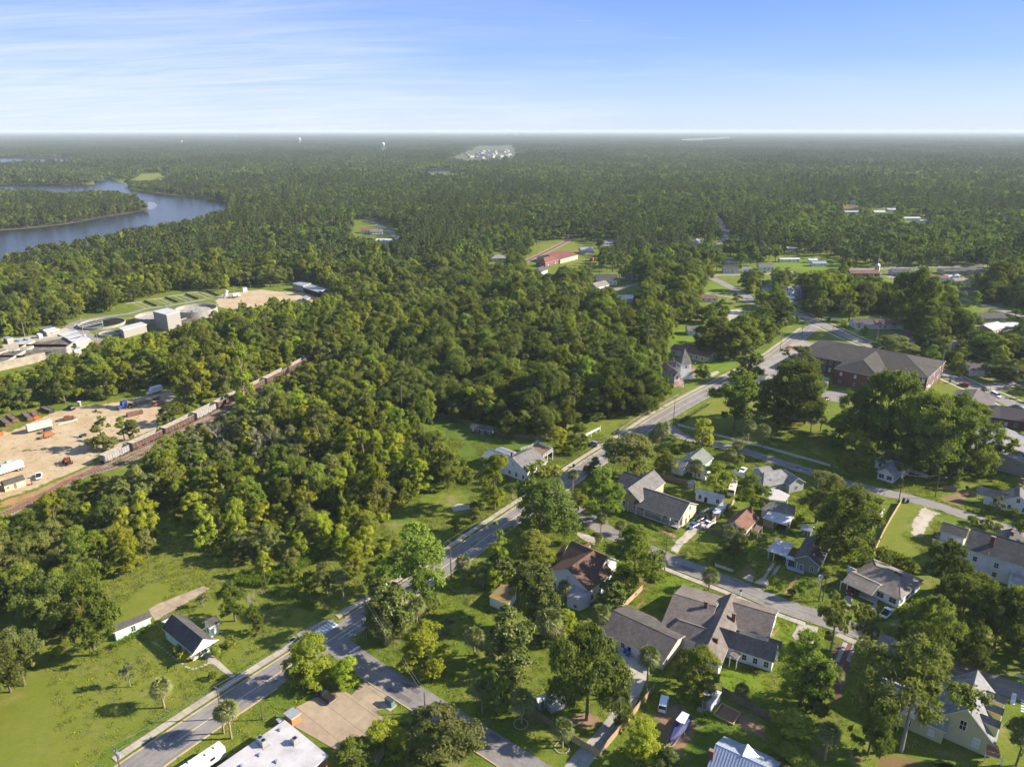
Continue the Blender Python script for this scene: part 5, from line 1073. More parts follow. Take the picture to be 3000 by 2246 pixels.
h = House('house', 'grey hip roofed house between the patio cover and the tin carport', 'house', ('o',1600,960), ('o',1780,990)); h.wing(('o',1590,955), ('o',1785,992), 5.2, ('o',1700,1112), 3.1, SHIN_TN, SIDE_WH, hip=(.9, .9)).finish()
h = House('house', 'low pale bungalow with weathered tin and grey roof under the live oaks', 'house', ('m',495,200), ('m',630,95))
h.wing(('m',490,205), ('m',632,92), 5.2, ('m',232,240), 3.0, RUST_TIN, SIDE_WH).wing(('m',455,330), ('m',540,190), 5.4, ('m',600,368), 3.2, SHIN_LG, SIDE_WH, inset=(1.2, .45), win='b', step=1.9); h.slab([('m',375,312,2.9),('m',470,300,3.3),('m',560,400,2.9),('m',400,330,2.8)], SHIN_LG, BRICK); h.chimney('m', 640,235, 5.6, 1.6).finish()
h = House('house', 'white house with long grey roof and porch at the right edge of school lane', 'house', ('m',1615,555), ('m',2000,640))
h.wing(('m',1612,552), ('m',2020,645), 5.2, ('m',1590,645), 3.2, SHIN_TN, SIDE_WH, inset=(2.6, .4)).wing(('m',1985,640), ('m',2330,590), 6.4, None, 3.6, SHIN_GR, SIDE_WH, half=4.6); h.slab([('m',1960,668,3.0),('m',2230,722,3.0),('m',2230,812,2.7),('m',1955,740,2.7)], SHIN_DK, None, posts=[('m',1970,830),('m',2085,850),('m',2190,880)], name='porch_roof')
for q in ((1593,730),(1712,755)): MB().box(-.1, .1, -.1, .1, 0, 3.1).build('post', WHITE, h.e).location = h.L(P('m', *q)).xy.to_3d()
h.chimney('m', 2195,445, 7.6, 2.4).chimney('m', 2165,525, 6.6, 2).finish()
h = House('house', 'grey roofed cottage half hidden behind the big oak beside the fenced side yard', 'house', ('m',200,770), ('m',380,830)); h.wing(('m',110,745), ('m',390,830), 4.8, ('m',340,940), 3.0, SHIN_TN, SIDE_WH).finish()
# brick school
h = House('school', 'large two storey red brick school with dark hipped roof', 'school', ('C',490,240), ('C',1340,390))
SHIN_SC = mat('shingle_school', (0.050,0.044,0.038), 0.92, 0.28, 1.8, (0.066,0.058,0.048), 0.55, 0.15, 0.4, 6)
h.wing(('C',488,238), ('C',1342,390), 12.8, ('C',1150,602), 8.2, SHIN_SC, BRICK, hip=(.85, .85), win='x', wz=[1.2, 5.0], step=3.0).wing(('C',905,335), ('C',842,470), 12.5, ('C',425,556), 8.2, SHIN_SC, BRICK, hip=(0, .9), win='s', wz=[1.4, 5.2], step=5.5)
h.slab([('l',895,800,2.9),('l',925,765,2.9),('l',1010,785,2.9),('l',985,820,2.9)], mat('awning', (0.55,0.48,0.38)), None, posts=[('l',960,850)], name='awning'); h.slab([('C',250,780,3),('C',340,770,3),('C',350,690,3),('C',255,680,3)], CONC_GREY, BLOCK); h.vent('C', 462,385, 10).finish()
for x, y in ((670,632),(808,658)): MB().box(-2.0, 2.0, -.05, .05, 0, 1.2).build('window_board', BLIND, h.e).location = h.L(P('C', x, y+22, 6.2))
# right edge brick buildings
h = House('brick_building', 'low brick building with brown hipped roof behind the school oaks', 'building', ('l',1495,1045), ('l',1605,840)); h.wing(('l',1500,1035), ('l',1608,838), 6.2, ('l',1850,985), 3.4, mat('shingle_mauve', (0.12,0.10,0.098), 0.92, 0.25, 2, (0.15,0.125,0.12), .55, .2), BRICK, hip=(.2, .2)).finish()
h = House('brick_building', 'brick building with dark seamed metal hip roof at the right edge', 'building', ('l',1900,1055), ('l',2300,1110)); h.wing(('l',1905,1052), ('l',2330,1112), 7.4, ('l',2150,1246), 4.2, mat('brown_metal_roof', (0.085,0.066,0.062), 0.55, 0.12, 1.0), BRICK, hip=(1, 0), seams=.7).finish()
h = House('warehouse', 'wide grey-white low pitched warehouse roof at the right edge', 'warehouse', ('l',1910,1510), ('l',1985,1352)); h.wing(('l',1850,1640), ('l',1990,1345), 7.6, ('l',1560,1388), 5.6, SHIN_LG, BLOCK, win=None)
# church house with the steep tower
h = House('tower_house', 'white house with rusty tin roofs and steep grey shingled tower', 'house', ('w',310,340), ('w',400,400))
h.wing(('w',300,335), ('w',392,402), 7.8, ('w',300,385), 5.2, RUST_TIN, SIDE_WH).wing(('w',330,325), ('w',430,350), 7.0, None, 5.2, RUST_TIN, SIDE_WH, half=2.8).wing(('w',440,372), ('w',500,372), 5.4, None, 4.0, RUST_TIN, SIDE_WH, half=3.2)
tc = h.L((P('w',382,345,8.8)+P('w',482,330,8.8))/2); tw = 2.7
tb = MB().box(-tw, tw, -tw, tw, 0, 8.7).build('tower', SIDE_WH, h.e); tb.location = (tc.x, tc.y, 0); e_ = tw+.35; ap = (0,0,16.0)
rt = MB().face([(-e_,-e_,8.7),(e_,-e_,8.7),ap]).face([(e_,-e_,8.7),(e_,e_,8.7),ap]).face([(e_,e_,8.7),(-e_,e_,8.7),ap]).face([(-e_,e_,8.7),(-e_,-e_,8.7),ap]).face([(-e_,e_,8.7),(e_,e_,8.7),(e_,-e_,8.7),(-e_,-e_,8.7)]).build('tower_roof', SHIN_GR, tb)
for n_ in ((0,-1),(1,0),(-1,0)):
    for t_ in (-1.3, 0, 1.3): put_window(tb, 's', (n_[0]*(tw+.02)+abs(n_[1])*t_, n_[1]*(tw+.02)+abs(n_[0])*t_, 6.2), n_)
    put_window(rt, 's', (n_[0]*1.75, n_[1]*1.75, 11.2), n_).scale = (.7, 1, .8)
h.slab([('w',370,480,3.2),('w',430,500,3.2),('w',425,440,3.4),('w',375,430,3.4)], RUST_TIN, None, posts=[('w',375,492),('w',405,500),('w',428,497)], name='porch_roof'); h.chimney('w', 320,342, 8.2, 1.8).chimney('w', 368,312, 8.2, 1.8).finish()
h = House('house', 'cream house with reddish-brown roof and white porch on the lawn behind the tower house', 'house', ('w',440,222), ('w',635,268))
h.wing(('w',440,220), ('w',637,266), 6.0, ('w',580,313), 3.3, SHIN_RB, SIDE_CR, inset=(.45, 2.2)).wing(('w',350,235), ('w',480,240), 5.4, None, 3.3, SHIN_RB, SIDE_CR, half=4.2)
h.slab([('w',580,340,.8),('w',632,315,.8),('w',640,290,.8),('w',600,300,.8)], CONC, SIDE_CR, name='porch_floor', wname='porch_base')
for q in ((575,335),(605,322),(632,310)): MB().box(-.16, .16, -.16, .16, .7, 3.4).build('post', WHITE, h.e).location = h.L(P('w', *q, .8)).xy.to_3d()
h.finish()
h = House('house', 'pale grey gabled building half hidden by trees beside the parking lot', 'house', ('w',880,480), ('w',965,415)); h.wing(('w',872,482), ('w',968,414), 6.4, None, 4.2, SHIN_LG, SIDE_GY, half=4.6).finish()
h = House('house', 'grey roofed outbuilding deep between the garden oaks', 'house', ('w',1140,610), ('w',1200,570)); h.wing(('w',1120,625), ('w',1215,565), 5.6, None, 3.2, SHIN_GR, SIDE_GY, half=5).finish()
# columned two storey house and other houses farther off
h = House('house', 'two storey grey house with white columned double porch across the boulevard', 'house', ('t',880,410), ('t',955,395))
h.wing(('t',905,392), ('t',962,392), 9.5, None, 6.8, SHIN_LG, SIDE_GY, half=5).wing(('t',868,405), ('t',910,393), 9.6, None, 6.8, SHIN_LG, SIDE_WH, half=4)
for i, q in enumerate(((858,470),(872,475),(888,478),(903,478))): MB().box(-.25, .25, -.25, .25, 0, 6.8).build('column', WHITE, h.e).location = h.L(P('t', *q)).xy.to_3d()
h.slab([('t',855,468,3.6),('t',905,478,3.6),('t',908,465,3.6),('t',862,455,3.6)], WHITE, None, name='balcony'); h.slab([('t',872,485,3),('t',925,495,3),('t',920,512,2.8),('t',885,508,2.8)], SHIN_LG, None, posts=[('t',885,518),('t',920,522)], name='porch_roof'); h.finish()
GA = math.atan2(*(road_main[40]-road_main[20]).yx)
def far(v, x, y, L_, W_, ze, zr, rot, roof, wall, label, name='house', hip=(0, 0), cat=None, group=None, win='s'):
    c = P(v, x, y, (ze+zr)/2); a = GA+math.radians(rot); d = Vector((math.cos(a), math.sin(a), 0)); h = House.__new__(House)
    h.o = Vector((c.x, c.y, 0)); h.th = a; h.e = empty(name, h.o, a, label, cat or name.split('_')[-1], group); h.w = []; h.M = Matrix.Rotation(-a, 3, 'Z'); h.roof = None
    k = L_/2-(W_/2*.9 if hip[0] else 0); A_, B_ = c-d*k, c+d*k; A_.z = B_.z = zr; h.wing_w(A_, B_, zr, W_/2, ze, roof, wall, (.9 if hip[0] else 0,)*2, win); return h
def wing_w(s, A_, B_, zr, half, ze, roof, wall, hip, win):
    u, v = proj(A_), proj(B_); return s.wing(('_', *u), ('_', *v), zr, None, ze, roof, wall, hip=hip, half=half, win=win)
House.wing_w = wing_w
FAR = [('t',297,112,13,10,3.2,6,0,SHIN_LG,SIDE_WH,'white hip roofed house beside the far road bend',1),('t',508,283,14,9,3.1,5.6,-60,SHIN_DK,SIDE_WH,'white house with dark roof near the far street corner',0),('t',612,285,9,7,3,5,-60,SHIN_LG,SIDE_WH,'small white house behind the palm on the far street',0),('t',730,268,14,9,3,5.4,-60,SHIN_GR,SIDE_WH,'grey roofed house at the edge of the far lawn',0),
 ('t',873,226,20,6,2.8,3.8,-50,TIN_WH,SIDE_WH,'long low white building on the far lawn',0),('t',1018,230,9,6,2.8,4.2,-50,TIN_WH,SIDE_WH,'smaller white building on the far lawn',0),('t',1055,248,14,8,2.8,4.6,-50,TIN,SIDE_WH,'white ribbed roof house on the far lawn',0),('t',888,157,12,8,2.8,4,-50,TIN,SIDE_GY,'grey metal shed at the wood edge beyond the far lawn',0),('t',505,235,13,9,3,5.2,-50,SHIN_GR,SIDE_GY,'grey house half hidden behind the dark roofed white house',0),
 ('t',745,395,18,8,2.8,4.6,-55,SHIN_TN,SIDE_WH,'low weathered house beside the columned house',0),('t',372,462,13,7,2.8,4.2,-55,SHIN_RB,SIDE_WH,'white and brown low house by the park corner',0),('t',290,655,11,9,3,5.2,-55,SHIN_GR,SIDE_WH,'white house with grey roof on the small lawn behind the cream house',0),
 ('u',272,305,26,11,3,5,-52,SHIN_RB,BRICK,'low red-brown roofed church hall beside the far crossroads',0),('u',505,298,17,10,3,5.4,-52,SHIN_DK,SIDE_GY,'dark roofed house right of the far crossroads',0),('u',885,292,38,13,3.2,4.6,-50,SHIN_DK,SIDE_TN,'long flat tan building with dark roof by the far street',0),('u',628,298,10,6,2.8,4,-50,TIN_WH,SIDE_WH,'white trailer home near the far street',0),('u',640,318,14,9,2.9,4.8,-50,SHIN_RB,SIDE_CR,'brown roofed house in the far row',0),
 ('u',702,338,26,9,2.9,4.8,-50,SHIN_RB,SIDE_WH,'long brown roofed house in the far row',0),('u',705,362,11,9,3,5.2,40,SHIN_DK,SIDE_WH,'small dark roofed house in front of the long brown roof',0),('u',820,330,14,6,2.8,4,-40,TIN_WH,SIDE_WH,'white roofed mobile home in the far row',0),('u',872,352,15,8,2.9,4.6,-40,SHIN_TN,SIDE_WH,'grey roofed white mobile home beside another',0),('u',928,414,20,12,3,4.6,-50,SHIN_DK,SIDE_GY,'flat dark roofed building shaded by trees',0),
 ('u',298,612,19,11,3.1,5.6,-52,SHIN_DK,SIDE_WH,'white house with charcoal roof opposite the school lawn',0),('u',425,615,18,10,3.1,5.4,-52,SHIN_RB,SIDE_WH,'white house with brown roof next to the charcoal roofed one',0),('u',535,690,20,10,3,5.4,-20,SHIN_RB,SIDE_WH,'white walled house with dark brown roof and window awnings',0),('u',590,748,15,10,3,5.2,-52,SHIN_GR,SIDE_GY,'grey roofed house in shade facing the school',0),('u',828,742,18,9,3,5,-50,SHIN_TN,SIDE_GY,'weathered grey roof among the oaks right of the palms',0),
 ('u',1020,574,26,12,3,5.2,-50,SHIN_DK,SIDE_TN,'long dark grey roof beside the hedge on the right',0),('u',1065,640,18,12,3.4,5.4,-20,TIN_WH,SIDE_TN,'white metal garage building with tan walls on the right',0),('u',1175,632,15,10,3,4.2,-40,TIN_WH,SIDE_WH,'white roofed shed beside the metal garage',0),('l',1650,520,17,11,3.2,6,-52,SHIN_DK,SIDE_WH,'white bungalow with dark roof and columned porch across the boulevard',0),
 ('v',125,212,15,11,3.4,6,-45,SHIN_LG,SIDE_TN,'tan house with pale grey hip roof near the rail depot',1),('v',672,166,14,10,3,5.6,-40,TIN,SIDE_GY,'house with bluish tin roof behind the depot',0),('v',805,118,14,10,3,6,-40,SHIN_LG,SIDE_WH,'white gabled house high among trees behind the depot',0),('v',388,290,13,9,3,6,10,SHIN_DK,SIDE_WH,'dark roofed white gable house in front of the depot',0),('v',795,340,18,11,4,8,-50,SHIN_DK,SIDE_WH,'white house with dark roof and two chimneys in the trees',0),('v',752,382,16,9,3.6,6.4,-10,SHIN_TN,SIDE_WH,'white wing with tan roof beside the dark roofed house',0),
 ('v',935,330,9,7,3,5,-40,SHIN_GR,SIDE_GY,'small grey house left of the far utility pole',0),('v',1005,340,10,3,2.8,3,-50,TIN_WH,SIDE_WH,'white container beside the far utility pole',0),('v',1075,318,8,7,3,5.4,40,SHIN_LG,SIDE_WH,'little white gable among the dark oaks',0),('v',905,462,14,10,3,5,-40,TIN_WH,SIDE_WH,'white tin roofed house below the far bend',0),('v',642,552,12,10,3.2,5.6,-50,SHIN_RB,SIDE_CR,'brown roof showing through the oaks left of the dark trees',0),
 ('g',1595,548,20,12,3,5.5,-50,SHIN_RB,SIDE_WH,'brown roofed house by the wooded far road',0),('g',1625,552,16,11,3,5.5,-40,SHIN_GR,SIDE_WH,'grey roofed house by the wooded far road',0),('g',1660,591,18,12,3,4.6,-50,TIN_WH,SIDE_WH,'white roof beside the wooded far road',0),('h',1463,453,26,16,4,7,-50,SHIN_RB,SIDE_CR,'brown building in the wood on the right',0),('h',1472,470,28,9,3,4,-50,TIN_WH,SIDE_WH,'long white roof in the wood on the right',0),('h',1478,427,16,12,3,6,-50,TIN_WH,SIDE_WH,'small white house deep in the wood on the right',0),('h',1585,470,18,10,3,5,-50,TIN_WH,SIDE_WH,'white shed left of another in the right hand wood',0),('h',1645,460,20,10,3,5,-50,TIN_WH,SIDE_WH,'white shed further right in the wood',0),('h',1715,497,30,9,3,4.5,-50,TIN_WH,SIDE_WH,'long pale roof behind the right hand oaks',0),('h',1785,508,18,9,3,4.5,-50,TIN,SIDE_WH,'grey tin roof behind the right hand oaks',0),('g',335,302,22,14,4,8,-30,TIN_WH,SIDE_WH,'white river house on the far point',0),('g',1119,301,30,14,5,7,-30,SHIN_RB,SIDE_CR,'tan building in a gap of the far wood',0)]
for r_ in FAR: far(*r_[:11], name='house', hip=(r_[11],)*2).finish()
for i in range(34):
    x, y = 1990+random.random()*215, 205+random.random()*34; y += (2100-x)*.03
    far('g', x, y, 26, 20, 4, 9, random.choice((0, 90, 30)), random.choice((SHIN_LG, SHIN_GR, SHIN_TN)), random.choice((SIDE_TN, SIDE_GY)), 'pale house of the far new estate beyond the pond', group='pale houses of the far estate', win=None)  # greyed wall and roof colours carry the muting of distance haze
for i, (x, y) in enumerate(((1020,158),(1095,147),(830,163),(750,160),(900,166))): far('h', x, y, 120, 40, 7, 9, -60, TIN_WH, SIDE_WH, ('long white', 'pale grey', 'low cream', 'flat white', 'distant white')[i]+' shed on the horizon clearing', 'shed', win=None)
# ---------------------------------------------------------------- yard trees placed one by one
def T(key, v, bx, by, ty, wz, label, group=None, hmin=1.0):
    b = P(v, bx, by); X, Yt = px(v, bx, ty); w = (Yt-1123)/FPX; k = b.y*(_S+w*_C)/(_C-w*_S); hh = max(hmin, CAMH-k); D = b.y*_C+CAMH*_S-hh*.5*_S
    wd = wz/VW[v][2]*D/FPX; var = random.randrange(len(PROTO[key])); cm, tm, pw, ph = PROTO[key][var]; isb = key in ('shrub', 'dshrub', 'bshrub', 'cone'); nm = 'palm_tree' if key == 'palm' else 'shrub' if isb else 'tree'
    r = empty(nm, b, random.uniform(0, 6.28), label, 'palm' if key == 'palm' else 'shrub' if isb else 'tree', group)
    r.scale = (wd/pw, wd/pw, hh/ph)
    if key == 'palm':   # trunk keeps its girth, crown keeps its roundness
        s = wd/pw; r.scale = (1, 1, 1); t = link('trunk', tm, r); ch = max(.3, hh-1.6*s); t.scale = (min(s, 1.1), min(s, 1.1), ch/6.0); c = link('crown', cm, r); c.scale = (s, s, s); c.location = (0, 0, ch-6.0*s); return r
    tk = link('stem' if isb else 'trunk', tm, r); q_ = min(1.0, 1.25/r.scale[0]); tk.scale = (q_, q_, 1); link('crown' if not isb else 'foliage', cm, r); return r
